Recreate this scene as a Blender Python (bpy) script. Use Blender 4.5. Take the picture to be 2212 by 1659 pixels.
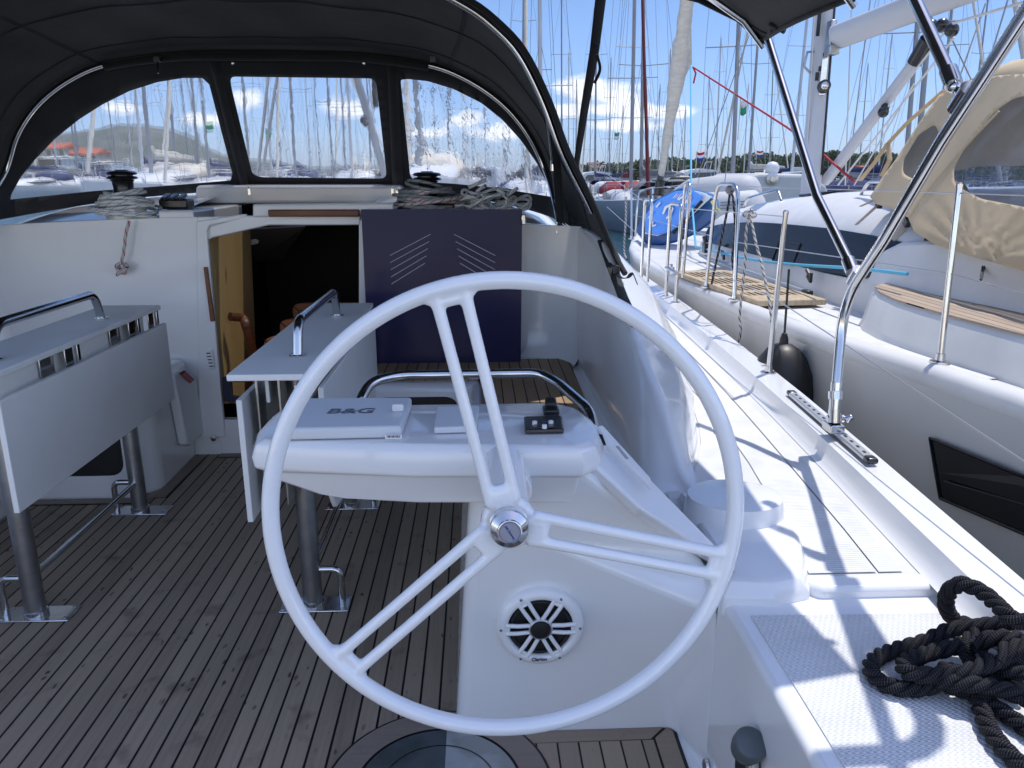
import bpy, bmesh, math, random
from math import radians, sin, cos, pi, tan, atan2, sqrt, hypot
from mathutils import Vector, Matrix
from mathutils import geometry as mgeo

for o in list(bpy.data.objects):
    bpy.data.objects.remove(o)
S = bpy.context.scene
COL = S.collection
RND = random.Random(7)

# ------------------------------------------------------------------ camera
EYE = 1.5                       # eye height above the cockpit sole (z = 0)
FOCAL = 1662.0                  # focal length in pixels of a 2212 x 1659 picture
PITCH, YAW = radians(15.2), radians(2.53)
cd = bpy.data.cameras.new('camera')
cd.sensor_width = 36.0
cd.lens = 36.0 * FOCAL / 2212.0
cd.clip_start = 0.05
cd.clip_end = 60000
cam = bpy.data.objects.new('camera', cd)
cam.location = (0, 0, EYE)
cam.rotation_euler = (radians(90) - PITCH, 0, -YAW)
COL.objects.link(cam)
S.camera = cam

# ------------------------------------------------------------------ light
SUN_DIR = Vector((0.30, 0.26, 1.0)).normalized()
SUN_EL = math.asin(SUN_DIR.z)
SUN_AZ = atan2(SUN_DIR.x, SUN_DIR.y)
ld = bpy.data.lights.new('sun', 'SUN')
ld.energy = 2.3
ld.angle = radians(0.6)
ld.color = (1.0, 0.955, 0.89)
lo = bpy.data.objects.new('sun', ld)
lo.rotation_euler = (-SUN_DIR).to_track_quat('-Z', 'Y').to_euler()
lo.location = (3, 3, 12)
COL.objects.link(lo)

w = bpy.data.worlds.new("World")
S.world = w
w.use_nodes = True
nt = w.node_tree
nt.nodes.clear()
def N(t, typ, **kw):
    n = t.nodes.new(typ)
    for k, v in kw.items():
        setattr(n, k, v)
    return n
wo = N(nt, 'ShaderNodeOutputWorld')
bg = N(nt, 'ShaderNodeBackground')
bg.inputs[1].default_value = 0.15
sky = N(nt, 'ShaderNodeTexSky', sky_type='NISHITA', sun_disc=False)
sky.sun_elevation = SUN_EL
sky.sun_rotation = SUN_AZ
sky.altitude = 0
sky.air_density = 1.0
sky.dust_density = 0.6
sky.ozone_density = 3.0
SKY_LOW, SKY_HIGH, SKY_FILL_ASTERN = (.34, .43, .68), (.31, .385, .50), (1.46, 1.22, 1.17)
# fair-weather cumulus: a few soft lumps at given directions, broken up by noise
tcw = N(nt, 'ShaderNodeTexCoord')
def math_node(t, op, a, b=None, c=None, clamp=False):
    n = N(t, 'ShaderNodeMath', operation=op)
    n.use_clamp = clamp
    for i, v in enumerate((a, b, c)):
        if v is None:
            continue
        if isinstance(v, (int, float)):
            n.inputs[i].default_value = v
        else:
            t.links.new(v, n.inputs[i])
    return n.outputs[0]
noi = N(nt, 'ShaderNodeTexNoise')
noi.inputs['Scale'].default_value = 26
noi.inputs['Detail'].default_value = 7
noi.inputs['Roughness'].default_value = 0.62
mpw = N(nt, 'ShaderNodeMapping')
mpw.inputs['Scale'].default_value = (1, 1, 1.9)
nt.links.new(tcw.outputs['Generated'], mpw.inputs[0])
nt.links.new(mpw.outputs[0], noi.inputs['Vector'])
FW = Vector((sin(YAW) * cos(PITCH), cos(YAW) * cos(PITCH), -sin(PITCH)))
RT = Vector((cos(YAW), -sin(YAW), 0))
UP = RT.cross(FW)
def ray(px, py):
    return (FW + RT * ((px - 1106) / FOCAL) + UP * ((829.5 - py) / FOCAL))
clouds = [(1262, 192, .036, .017), (1335, 205, .044, .016), (1225, 238, .03, .009), (1300, 236, .04, .009), (1400, 240, .05, .010),
          (1450, 240, .03, .008), (1340, 270, .05, .008), (745, 240, .035, .010), (430, 262, .03, .007), (262, 236, .022, .007), (535, 222, .022, .012),
          (900, 292, .05, .008), (1000, 262, .035, .010), (1080, 290, .05, .010)]
acc = None
for (cx_, cy_, sw, sh) in clouds:
    d = ray(cx_, cy_).normalized()
    sub = N(nt, 'ShaderNodeVectorMath', operation='SUBTRACT')
    nt.links.new(tcw.outputs['Generated'], sub.inputs[0])
    sub.inputs[1].default_value = d
    mul = N(nt, 'ShaderNodeVectorMath', operation='MULTIPLY')
    nt.links.new(sub.outputs[0], mul.inputs[0])
    mul.inputs[1].default_value = (1 / sw, 1 / sw, 1 / sh)
    ln = N(nt, 'ShaderNodeVectorMath', operation='LENGTH')
    nt.links.new(mul.outputs[0], ln.inputs[0])
    v = math_node(nt, 'SUBTRACT', 1.0, ln.outputs['Value'])
    acc = v if acc is None else math_node(nt, 'SMOOTH_MAX', acc, v, 0.2)
acc = math_node(nt, 'ADD', acc, math_node(nt, 'MULTIPLY', math_node(nt, 'SUBTRACT', noi.outputs[0], 0.5), 2.2))
cmask = math_node(nt, 'MULTIPLY', math_node(nt, 'ADD', acc, 0.05), 1.9, clamp=True)
cmask = math_node(nt, 'MULTIPLY', cmask, 0.97)
mixc = N(nt, 'ShaderNodeMix', data_type='RGBA')
nt.links.new(cmask, mixc.inputs['Factor'])
# tints dim the sky ahead and brighten it astern, added fill for cockpit shade
spw = N(nt, 'ShaderNodeSeparateXYZ')
nt.links.new(tcw.outputs['Generated'], spw.inputs[0])
def mrange(t, v, a, b, c=0.0, d=1.0):
    n = N(t, 'ShaderNodeMapRange', interpolation_type='SMOOTHSTEP')
    n.inputs[1].default_value, n.inputs[2].default_value, n.inputs[3].default_value, n.inputs[4].default_value = a, b, c, d
    t.links.new(v, n.inputs[0])
    return n.outputs[0]
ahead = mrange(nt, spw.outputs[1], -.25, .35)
low = mrange(nt, spw.outputs[2], .0, .26)
tl = N(nt, 'ShaderNodeMix', data_type='RGBA')
nt.links.new(low, tl.inputs['Factor'])
tl.inputs['A'].default_value = (*SKY_LOW, 1)
tl.inputs['B'].default_value = (*SKY_HIGH, 1)
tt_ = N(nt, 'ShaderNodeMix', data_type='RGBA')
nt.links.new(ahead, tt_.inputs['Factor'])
tt_.inputs['A'].default_value = (*SKY_FILL_ASTERN, 1)
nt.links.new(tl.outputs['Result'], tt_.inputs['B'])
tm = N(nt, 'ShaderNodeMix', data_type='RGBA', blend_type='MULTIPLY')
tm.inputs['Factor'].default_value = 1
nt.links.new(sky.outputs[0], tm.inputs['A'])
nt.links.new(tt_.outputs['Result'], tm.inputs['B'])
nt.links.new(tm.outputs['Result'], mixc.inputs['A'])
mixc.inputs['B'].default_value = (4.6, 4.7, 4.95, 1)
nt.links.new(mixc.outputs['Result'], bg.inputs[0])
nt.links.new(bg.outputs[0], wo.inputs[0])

S.view_settings.view_transform = 'Standard'
S.view_settings.look = 'None'
S.view_settings.exposure = 0.9
S.view_settings.gamma = 1.0
S.cycles.max_bounces = 10
S.cycles.transparent_max_bounces = 16
S.cycles.transmission_bounces = 6
S.cycles.use_denoising = True
S.cycles.caustics_reflective = False
S.cycles.caustics_refractive = False

# measure: where a picture ray meets a real plane of the boat (x = , y = or z = constant)
def P(px, py, x=None, y=None, z=None):
    d = ray(px, py)
    t = (z - EYE) / d.z if z is not None else (y / d.y if y is not None else x / d.x)
    return Vector((d.x * t, d.y * t, EYE + d.z * t))

# ------------------------------------------------------------------ materials
MATS = {}
def mat(name, color=(.8, .8, .8), rough=.5, metal=0.0, coat=0.0, var=0.0, vscale=6.0, bump=0.0, bscale=60.0, stretch=(1, 1, 1), spec=.5, sheen=0.0, col2=None, ctr=(.35, .65), trans=0.0, alpha=1.0, detail=4):
    if name in MATS:
        return MATS[name]
    m = bpy.data.materials.new(name)
    m.use_nodes = True
    t = m.node_tree
    b = t.nodes['Principled BSDF']
    b.inputs['Base Color'].default_value = (*color, 1)
    b.inputs['Roughness'].default_value = rough
    b.inputs['Metallic'].default_value = metal
    b.inputs['Coat Weight'].default_value = coat
    b.inputs['Coat Roughness'].default_value = 0.06
    b.inputs['Specular IOR Level'].default_value = spec
    b.inputs['Sheen Weight'].default_value = sheen
    b.inputs['Transmission Weight'].default_value = trans
    b.inputs['Alpha'].default_value = alpha
    tc = N(t, 'ShaderNodeTexCoord')
    mp = N(t, 'ShaderNodeMapping')
    mp.inputs['Scale'].default_value = stretch
    t.links.new(tc.outputs['Object'], mp.inputs[0])
    if var > 0 or col2:
        n = N(t, 'ShaderNodeTexNoise')
        n.inputs['Scale'].default_value = vscale
        n.inputs['Detail'].default_value = detail
        t.links.new(mp.outputs[0], n.inputs['Vector'])
        r = N(t, 'ShaderNodeMapRange')
        r.inputs[1].default_value, r.inputs[2].default_value = ctr
        t.links.new(n.outputs[0], r.inputs[0])
        mx = N(t, 'ShaderNodeMix', data_type='RGBA')
        c2 = col2 if col2 else tuple(c * (1 - var) for c in color)
        mx.inputs['A'].default_value = (*color, 1)
        mx.inputs['B'].default_value = (*c2, 1)
        t.links.new(r.outputs[0], mx.inputs['Factor'])
        t.links.new(mx.outputs['Result'], b.inputs['Base Color'])
        rr = N(t, 'ShaderNodeMapRange')
        rr.inputs[3].default_value = rough
        rr.inputs[4].default_value = min(1, rough + .12)
        t.links.new(n.outputs[0], rr.inputs[0])
        t.links.new(rr.outputs[0], b.inputs['Roughness'])
    if bump > 0:
        n2 = N(t, 'ShaderNodeTexNoise')
        n2.inputs['Scale'].default_value = bscale
        n2.inputs['Detail'].default_value = 3
        t.links.new(mp.outputs[0], n2.inputs['Vector'])
        bp = N(t, 'ShaderNodeBump')
        bp.inputs['Strength'].default_value = bump
        bp.inputs['Distance'].default_value = 0.01
        t.links.new(n2.outputs[0], bp.inputs['Height'])
        t.links.new(bp.outputs[0], b.inputs['Normal'])
    MATS[name] = m
    return m

GEL = mat('gelcoat', (.78, .785, .79), .15, coat=.6, var=.03, vscale=1.1, bump=.012, bscale=2.0, detail=1)
GELD = mat('gelcoat_weathered', (.69, .69, .685), .38, coat=.1, var=.12, vscale=3.5, bump=.02, bscale=8)
WHEELM = mat('wheel_lacquer', (.76, .78, .81), .16, coat=.7, bump=.01, bscale=3)
STEEL = mat('polished_steel', (.66, .66, .66), .09, metal=1, bump=.015, bscale=6, var=.12, vscale=9)
STEELD = mat('brushed_steel', (.46, .47, .48), .28, metal=1, var=.25, vscale=14)
ALU = mat('anodised_aluminium', (.56, .57, .58), .34, metal=.85, var=.12, vscale=3)
MASTM = mat('mast_aluminium', (.27, .28, .30), .45, metal=.2, var=.15, vscale=1.5)
MASTW = mat('mast_white_paint', (.50, .51, .53), .40, var=.10, vscale=1.2)
CANVAS = mat('black_canvas', (.013, .0145, .018), .8, sheen=.12, bump=.5, bscale=5, var=.3, vscale=5)
BLACK = mat('black_plastic', (.012, .012, .014), .28, coat=.2)
RUBBER = mat('black_rubber', (.010, .010, .011), .45, bump=.05, bscale=30)
DARKGL = mat('dark_glass', (.008, .009, .012), .10, spec=.25)
BOARD = mat('grey_table_board', (.80, .805, .79), .38, var=.05, vscale=4)
EDGE = mat('table_edge', (.68, .70, .69), .4)
PLASG = mat('pale_grey_plastic', (.62, .64, .67), .35, bump=.03, bscale=200)
TAN = mat('tan_canvas', (.60, .47, .30), .85, var=.18, vscale=2.5, bump=.35, bscale=9, stretch=(1, 1, .5))
GREYH = mat('grey_hull_paint', (.54, .54, .53), .26, coat=.3, var=.06, vscale=1.3)
DINGM = mat('grey_hypalon', (.45, .46, .47), .55, var=.08, vscale=2)
FARW = mat('far_white_gelcoat', (.66, .67, .68), .4, var=.10, vscale=1.0)
WINBAND = mat('cabin_window', (.010, .014, .024), .10, spec=.22)
SAIL = mat('sail_cloth', (.60, .56, .49), .8, var=.16, vscale=9, bump=.5, bscale=7, stretch=(1, 1, 3))
REDP = mat('red_plastic', (.50, .015, .02), .35)
NAVYF = mat('navy_cloth', (.018, .028, .10), .8, var=.2, vscale=8)
REDF = mat('dark_red_cloth', (.16, .012, .02), .8, var=.3, vscale=16)
GREYF = mat('grey_cloth', (.18, .19, .20), .8, var=.3, vscale=6, bump=.4, bscale=12)
WIRE = mat('rigging_wire', (.25, .25, .26), .35, metal=.8)
LBLUE = mat('light_blue_rope', (.10, .42, .62), .7, bump=.3, bscale=300)
REDR = mat('red_rope', (.38, .02, .03), .7, bump=.3, bscale=300)
WHITER = mat('white_rope', (.62, .60, .56), .75, bump=.4, bscale=250)
WOODP = mat('pale_plywood', (.58, .41, .19), .42, col2=(.48, .32, .13), vscale=2.2, stretch=(3, 3, .5), ctr=(.3, .7), detail=6)
WOODB = mat('brown_wood', (.20, .075, .03), .4, col2=(.13, .045, .018), vscale=8, stretch=(.4, 3, 3))
STEPM = mat('step_leather', (.50, .20, .08), .42, var=.18, vscale=6)
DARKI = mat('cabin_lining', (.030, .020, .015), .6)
SOCK = mat('white_plastic', (.72, .73, .74), .3)
BRASS = mat('tan_knob', (.50, .33, .18), .4)

def teak(name, width, axis='x', off=0.0, base=(.235, .185, .135), dark=(.135, .10, .075), caulk=0.10, stains=.8, sat=1):
    """weathered planks with black caulking every `width` metres along the axis"""
    m = bpy.data.materials.new(name)
    m.use_nodes = True
    t = m.node_tree
    b = t.nodes['Principled BSDF']
    tc = N(t, 'ShaderNodeTexCoord')
    sp = N(t, 'ShaderNodeSeparateXYZ')
    t.links.new(tc.outputs['Object'], sp.inputs[0])
    a = sp.outputs[0 if axis == 'x' else 1]
    u = math_node(t, 'DIVIDE', math_node(t, 'ADD', a, off + 50 * width), width)
    fr = math_node(t, 'FRACT', u)
    fl = math_node(t, 'FLOOR', u)
    wn = N(t, 'ShaderNodeTexWhiteNoise', noise_dimensions='1D')
    t.links.new(fl, wn.inputs['W'])
    mp = N(t, 'ShaderNodeMapping')
    mp.inputs['Scale'].default_value = (90, 3.5, 1) if axis == 'x' else (3.5, 90, 1)
    t.links.new(tc.outputs['Object'], mp.inputs[0])
    addv = N(t, 'ShaderNodeVectorMath', operation='ADD')
    cmb = N(t, 'ShaderNodeCombineXYZ')
    t.links.new(math_node(t, 'MULTIPLY', fl, 7.3), cmb.inputs[1])
    t.links.new(mp.outputs[0], addv.inputs[0])
    t.links.new(cmb.outputs[0], addv.inputs[1])
    g = N(t, 'ShaderNodeTexNoise')
    g.inputs['Scale'].default_value = 1.0
    g.inputs['Detail'].default_value = 5
    t.links.new(addv.outputs[0], g.inputs['Vector'])
    mx = N(t, 'ShaderNodeMix', data_type='RGBA')
    mx.inputs['A'].default_value = (*base, 1)
    mx.inputs['B'].default_value = (*dark, 1)
    f = math_node(t, 'ADD', math_node(t, 'MULTIPLY', g.outputs[0], .75), math_node(t, 'MULTIPLY', wn.outputs[0], .75))
    f = math_node(t, 'SUBTRACT', f, .30, clamp=True)
    t.links.new(f, mx.inputs['Factor'])
    # blotches and drips of dirt
    s1 = N(t, 'ShaderNodeTexNoise')
    s1.inputs['Scale'].default_value = 7
    s1.inputs['Detail'].default_value = 5
    t.links.new(tc.outputs['Object'], s1.inputs['Vector'])
    m1 = N(t, 'ShaderNodeMapRange')
    m1.inputs[1].default_value, m1.inputs[2].default_value = .60, .76
    t.links.new(s1.outputs[0], m1.inputs[0])
    s2 = N(t, 'ShaderNodeTexVoronoi')
    s2.inputs['Scale'].default_value = 24
    s2.inputs['Randomness'].default_value = 1
    mp2 = N(t, 'ShaderNodeMapping')
    mp2.inputs['Scale'].default_value = (1.3, .6, 1)
    t.links.new(tc.outputs['Object'], mp2.inputs[0])
    s4 = N(t, 'ShaderNodeTexNoise')
    s4.inputs['Scale'].default_value = 60
    mxv = N(t, 'ShaderNodeMix', data_type='VECTOR')
    mxv.inputs['Factor'].default_value = .035
    t.links.new(mp2.outputs[0], mxv.inputs['A'])
    t.links.new(s4.outputs['Color'], mxv.inputs['B'])
    t.links.new(mxv.outputs['Result'], s2.inputs['Vector'])
    m2 = N(t, 'ShaderNodeMapRange')
    m2.inputs[1].default_value, m2.inputs[2].default_value = .22, .12
    t.links.new(s2.outputs['Distance'], m2.inputs[0])
    s3 = N(t, 'ShaderNodeTexNoise')
    s3.inputs['Scale'].default_value = 3.1
    t.links.new(tc.outputs['Object'], s3.inputs['Vector'])
    m3 = N(t, 'ShaderNodeMapRange')
    m3.inputs[1].default_value, m3.inputs[2].default_value = .47, .62
    t.links.new(s3.outputs[0], m3.inputs[0])
    spots = math_node(t, 'MULTIPLY', m2.outputs[0], m3.outputs[0])
    st = math_node(t, 'MULTIPLY', math_node(t, 'MAXIMUM', math_node(t, 'MULTIPLY', m1.outputs[0], .7), spots), stains, clamp=True)
    mx2 = N(t, 'ShaderNodeMix', data_type='RGBA')
    t.links.new(st, mx2.inputs['Factor'])
    t.links.new(mx.outputs['Result'], mx2.inputs['A'])
    mx2.inputs['B'].default_value = (.055, .038, .028, 1)
    # caulking
    half = caulk / 2
    ca = math_node(t, 'LESS_THAN', math_node(t, 'ABSOLUTE', math_node(t, 'SUBTRACT', fr, .5)), .5 - half)
    mx3 = N(t, 'ShaderNodeMix', data_type='RGBA')
    t.links.new(ca, mx3.inputs['Factor'])
    mx3.inputs['A'].default_value = (.004, .004, .006, 1)
    t.links.new(mx2.outputs['Result'], mx3.inputs['B'])
    t.links.new(mx3.outputs['Result'], b.inputs['Base Color'])
    b.inputs['Roughness'].default_value = .62
    b.inputs['Specular IOR Level'].default_value = .35
    bp = N(t, 'ShaderNodeBump')
    bp.inputs['Strength'].default_value = .35
    bp.inputs['Distance'].default_value = .002
    t.links.new(math_node(t, 'ADD', math_node(t, 'MULTIPLY', g.outputs[0], .5), ca), bp.inputs['Height'])
    t.links.new(bp.outputs[0], b.inputs['Normal'])
    return m
CAULK = mat('black_caulk', (.004, .004, .006), .55)

def nonskid(name, pitch, dots=True, color=(.66, .67, .68), depth=.5):
    m = bpy.data.materials.new(name)
    m.use_nodes = True
    t = m.node_tree
    b = t.nodes['Principled BSDF']
    tc = N(t, 'ShaderNodeTexCoord')
    sp = N(t, 'ShaderNodeSeparateXYZ')
    t.links.new(tc.outputs['Object'], sp.inputs[0])
    k = 2 * pi / pitch
    sy = math_node(t, 'SINE', math_node(t, 'MULTIPLY', sp.outputs[1], k))
    if dots:
        row = math_node(t, 'MULTIPLY', math_node(t, 'FLOOR', math_node(t, 'DIVIDE', sp.outputs[1], pitch)), .5)
        sx = math_node(t, 'SINE', math_node(t, 'MULTIPLY', math_node(t, 'ADD', math_node(t, 'DIVIDE', sp.outputs[0], pitch * 1.15), row), 2 * pi))
        hgt = math_node(t, 'MULTIPLY', sx, sy)
    else:
        hgt = sy
    hh = math_node(t, 'MULTIPLY', math_node(t, 'SUBTRACT', hgt, .35 if dots else .15), 3.5, clamp=True)
    mx = N(t, 'ShaderNodeMix', data_type='RGBA')
    t.links.new(math_node(t, 'MULTIPLY', hh, .42 if dots else .16), mx.inputs['Factor'])
    n = N(t, 'ShaderNodeTexNoise')
    n.inputs['Scale'].default_value = 9
    n.inputs['Detail'].default_value = 5
    t.links.new(tc.outputs['Object'], n.inputs['Vector'])
    mxa = N(t, 'ShaderNodeMix', data_type='RGBA')
    mxa.inputs['A'].default_value = (*color, 1)
    mxa.inputs['B'].default_value = (*[c * .86 for c in color], 1)
    mr = N(t, 'ShaderNodeMapRange')
    mr.inputs[1].default_value, mr.inputs[2].default_value = .45, .72
    t.links.new(n.outputs[0], mr.inputs[0])
    t.links.new(mr.outputs[0], mxa.inputs['Factor'])
    t.links.new(mxa.outputs['Result'], mx.inputs['A'])
    mx.inputs['B'].default_value = (*[c * .55 for c in color], 1)
    t.links.new(mx.outputs['Result'], b.inputs['Base Color'])
    b.inputs['Roughness'].default_value = .5
    bp = N(t, 'ShaderNodeBump')
    bp.inputs['Strength'].default_value = depth
    bp.inputs['Distance'].default_value = .002
    t.links.new(hgt, bp.inputs['Height'])
    t.links.new(bp.outputs[0], b.inputs['Normal'])
    return m
NSDOT = nonskid('dotted_nonskid', .0112)
NSRIB = nonskid('ribbed_nonskid', .010, dots=False)

def vinyl(name, haze=.10, amount=.5, scale=5.0, tint=(.96, .97, .98), wav=.06):
    """clear vinyl: thin wavy sheet that lets light through, with a faint milky film and reflections"""
    m = bpy.data.materials.new(name)
    m.use_nodes = True
    t = m.node_tree
    t.nodes.clear()
    out = N(t, 'ShaderNodeOutputMaterial')
    tc = N(t, 'ShaderNodeTexCoord')
    mp = N(t, 'ShaderNodeMapping')
    mp.inputs['Scale'].default_value = (1, 1, .45)
    t.links.new(tc.outputs['Object'], mp.inputs[0])
    n = N(t, 'ShaderNodeTexNoise')
    n.inputs['Scale'].default_value = scale
    n.inputs['Detail'].default_value = 3
    t.links.new(mp.outputs[0], n.inputs['Vector'])
    bp = N(t, 'ShaderNodeBump')
    bp.inputs['Strength'].default_value = 1.0
    bp.inputs['Distance'].default_value = wav
    t.links.new(n.outputs[0], bp.inputs['Height'])
    tr = N(t, 'ShaderNodeBsdfTransparent')
    tr.inputs[0].default_value = (*tint, 1)
    rf = N(t, 'ShaderNodeBsdfRefraction')
    rf.inputs['IOR'].default_value = 1.004
    rf.inputs['Roughness'].default_value = 0.0
    rf.inputs[0].default_value = (*tint, 1)
    t.links.new(bp.outputs[0], rf.inputs['Normal'])
    m1 = N(t, 'ShaderNodeMixShader')
    m1.inputs[0].default_value = amount
    t.links.new(tr.outputs[0], m1.inputs[1])
    t.links.new(rf.outputs[0], m1.inputs[2])
    df = N(t, 'ShaderNodeBsdfTranslucent')
    df.inputs[0].default_value = (.8, .84, .9, 1)
    d2 = N(t, 'ShaderNodeBsdfDiffuse')
    d2.inputs[0].default_value = (.8, .84, .9, 1)
    ad = N(t, 'ShaderNodeMixShader')
    ad.inputs[0].default_value = .35
    t.links.new(df.outputs[0], ad.inputs[1])
    t.links.new(d2.outputs[0], ad.inputs[2])
    # milky streaks
    n3 = N(t, 'ShaderNodeTexNoise')
    n3.inputs['Scale'].default_value = 9
    n3.inputs['Detail'].default_value = 6
    mp3 = N(t, 'ShaderNodeMapping')
    mp3.inputs['Scale'].default_value = (2.2, 1, .35)
    mp3.inputs['Rotation'].default_value = (0, .5, 0)
    t.links.new(tc.outputs['Object'], mp3.inputs[0])
    t.links.new(mp3.outputs[0], n3.inputs['Vector'])
    mr = N(t, 'ShaderNodeMapRange')
    mr.inputs[1].default_value, mr.inputs[2].default_value = .48, .78
    mr.inputs[3].default_value, mr.inputs[4].default_value = haze * .75, haze * 2.4
    t.links.new(n3.outputs[0], mr.inputs[0])
    m2 = N(t, 'ShaderNodeMixShader')
    t.links.new(mr.outputs[0], m2.inputs[0])
    t.links.new(m1.outputs[0], m2.inputs[1])
    t.links.new(ad.outputs[0], m2.inputs[2])
    gl = N(t, 'ShaderNodeBsdfGlossy')
    gl.inputs['Roughness'].default_value = .06
    m3 = N(t, 'ShaderNodeMixShader')
    m3.inputs[0].default_value = .05
    t.links.new(m2.outputs[0], m3.inputs[1])
    t.links.new(gl.outputs[0], m3.inputs[2])
    t.links.new(m3.outputs[0], out.inputs[0])
    return m
VINYL = vinyl('clear_vinyl', .045, .6, 5.0, wav=.07)
VINYLW = vinyl('wrinkled_vinyl', .075, .75, 7.0, wav=.16)
VINYLB = vinyl('bluish_vinyl', .09, .4, 4.0, (.55, .61, .72))

def tinted(name, color, amount):
    m = bpy.data.materials.new(name)
    m.use_nodes = True
    t = m.node_tree
    t.nodes.clear()
    out = N(t, 'ShaderNodeOutputMaterial')
    tr = N(t, 'ShaderNodeBsdfTransparent')
    tr.inputs[0].default_value = (*amount, 1)
    gl = N(t, 'ShaderNodeBsdfPrincipled')
    gl.inputs['Base Color'].default_value = (*color, 1)
    gl.inputs['Roughness'].default_value = .16
    gl.inputs['Specular IOR Level'].default_value = .18
    m1 = N(t, 'ShaderNodeMixShader')
    m1.inputs[0].default_value = .75
    t.links.new(tr.outputs[0], m1.inputs[1])
    t.links.new(gl.outputs[0], m1.inputs[2])
    t.links.new(m1.outputs[0], out.inputs[0])
    return m
NAVYP = tinted('navy_acrylic', (.036, .033, .095), (.10, .10, .22))

def rope_mat(name, base, fleck, fleck2=None, cyc=22.0, width=.16):
    """braid with a zigzag fleck; needs uv: u round the rope, v metres along it"""
    m = bpy.data.materials.new(name)
    m.use_nodes = True
    t = m.node_tree
    b = t.nodes['Principled BSDF']
    uv = N(t, 'ShaderNodeUVMap')
    sp = N(t, 'ShaderNodeSeparateXYZ')
    t.links.new(uv.outputs[0], sp.inputs[0])
    v = math_node(t, 'MULTIPLY', sp.outputs[1], cyc)
    zz = math_node(t, 'MULTIPLY', math_node(t, 'PINGPONG', math_node(t, 'MULTIPLY', sp.outputs[1], cyc * 4), .5), .12)
    l1 = math_node(t, 'LESS_THAN', math_node(t, 'FRACT', math_node(t, 'ADD', math_node(t, 'ADD', v, math_node(t, 'MULTIPLY', sp.outputs[0], 2)), zz)), width)
    mx = N(t, 'ShaderNodeMix', data_type='RGBA')
    mx.inputs['A'].default_value = (*base, 1)
    mx.inputs['B'].default_value = (*fleck, 1)
    t.links.new(l1, mx.inputs['Factor'])
    last = mx
    if fleck2:
        l2 = math_node(t, 'LESS_THAN', math_node(t, 'FRACT', math_node(t, 'ADD', math_node(t, 'SUBTRACT', v, math_node(t, 'MULTIPLY', sp.outputs[0], 2)), .4)), width * .6)
        last = N(t, 'ShaderNodeMix', data_type='RGBA')
        t.links.new(l2, last.inputs['Factor'])
        t.links.new(mx.outputs['Result'], last.inputs['A'])
        last.inputs['B'].default_value = (*fleck2, 1)
    t.links.new(last.outputs['Result'], b.inputs['Base Color'])
    b.inputs['Roughness'].default_value = .8
    b.inputs['Specular IOR Level'].default_value = .2
    ba = math_node(t, 'SINE', math_node(t, 'ADD', math_node(t, 'MULTIPLY', sp.outputs[1], 1300), math_node(t, 'MULTIPLY', sp.outputs[0], 12.56)))
    bb = math_node(t, 'SINE', math_node(t, 'SUBTRACT', math_node(t, 'MULTIPLY', sp.outputs[1], 1300), math_node(t, 'MULTIPLY', sp.outputs[0], 12.56)))
    bp = N(t, 'ShaderNodeBump')
    bp.inputs['Strength'].default_value = .5
    bp.inputs['Distance'].default_value = .001
    t.links.new(math_node(t, 'MULTIPLY', ba, bb), bp.inputs['Height'])
    t.links.new(bp.outputs[0], b.inputs['Normal'])
    return m
ROPEB = rope_mat('braid_blue_fleck', (.80, .80, .77), (.10, .13, .25), cyc=16, width=.10)
ROPER = rope_mat('braid_red_fleck', (.58, .55, .52), (.42, .03, .05), cyc=20, width=.2)
ROPEG = rope_mat('braid_grey', (.30, .31, .32), (.12, .13, .16), cyc=18, width=.15)
ROPEK = rope_mat('braid_black_fleck', (.56, .53, .48), (.03, .03, .05), cyc=22, width=.28)
ROPED = rope_mat('braid_dark', (.025, .025, .03), (.25, .25, .26), cyc=22, width=.15)
DOCK = rope_mat('black_dock_line', (.004, .004, .006), (.11, .11, .13), (.03, .03, .035), cyc=260, width=.10)

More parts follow.
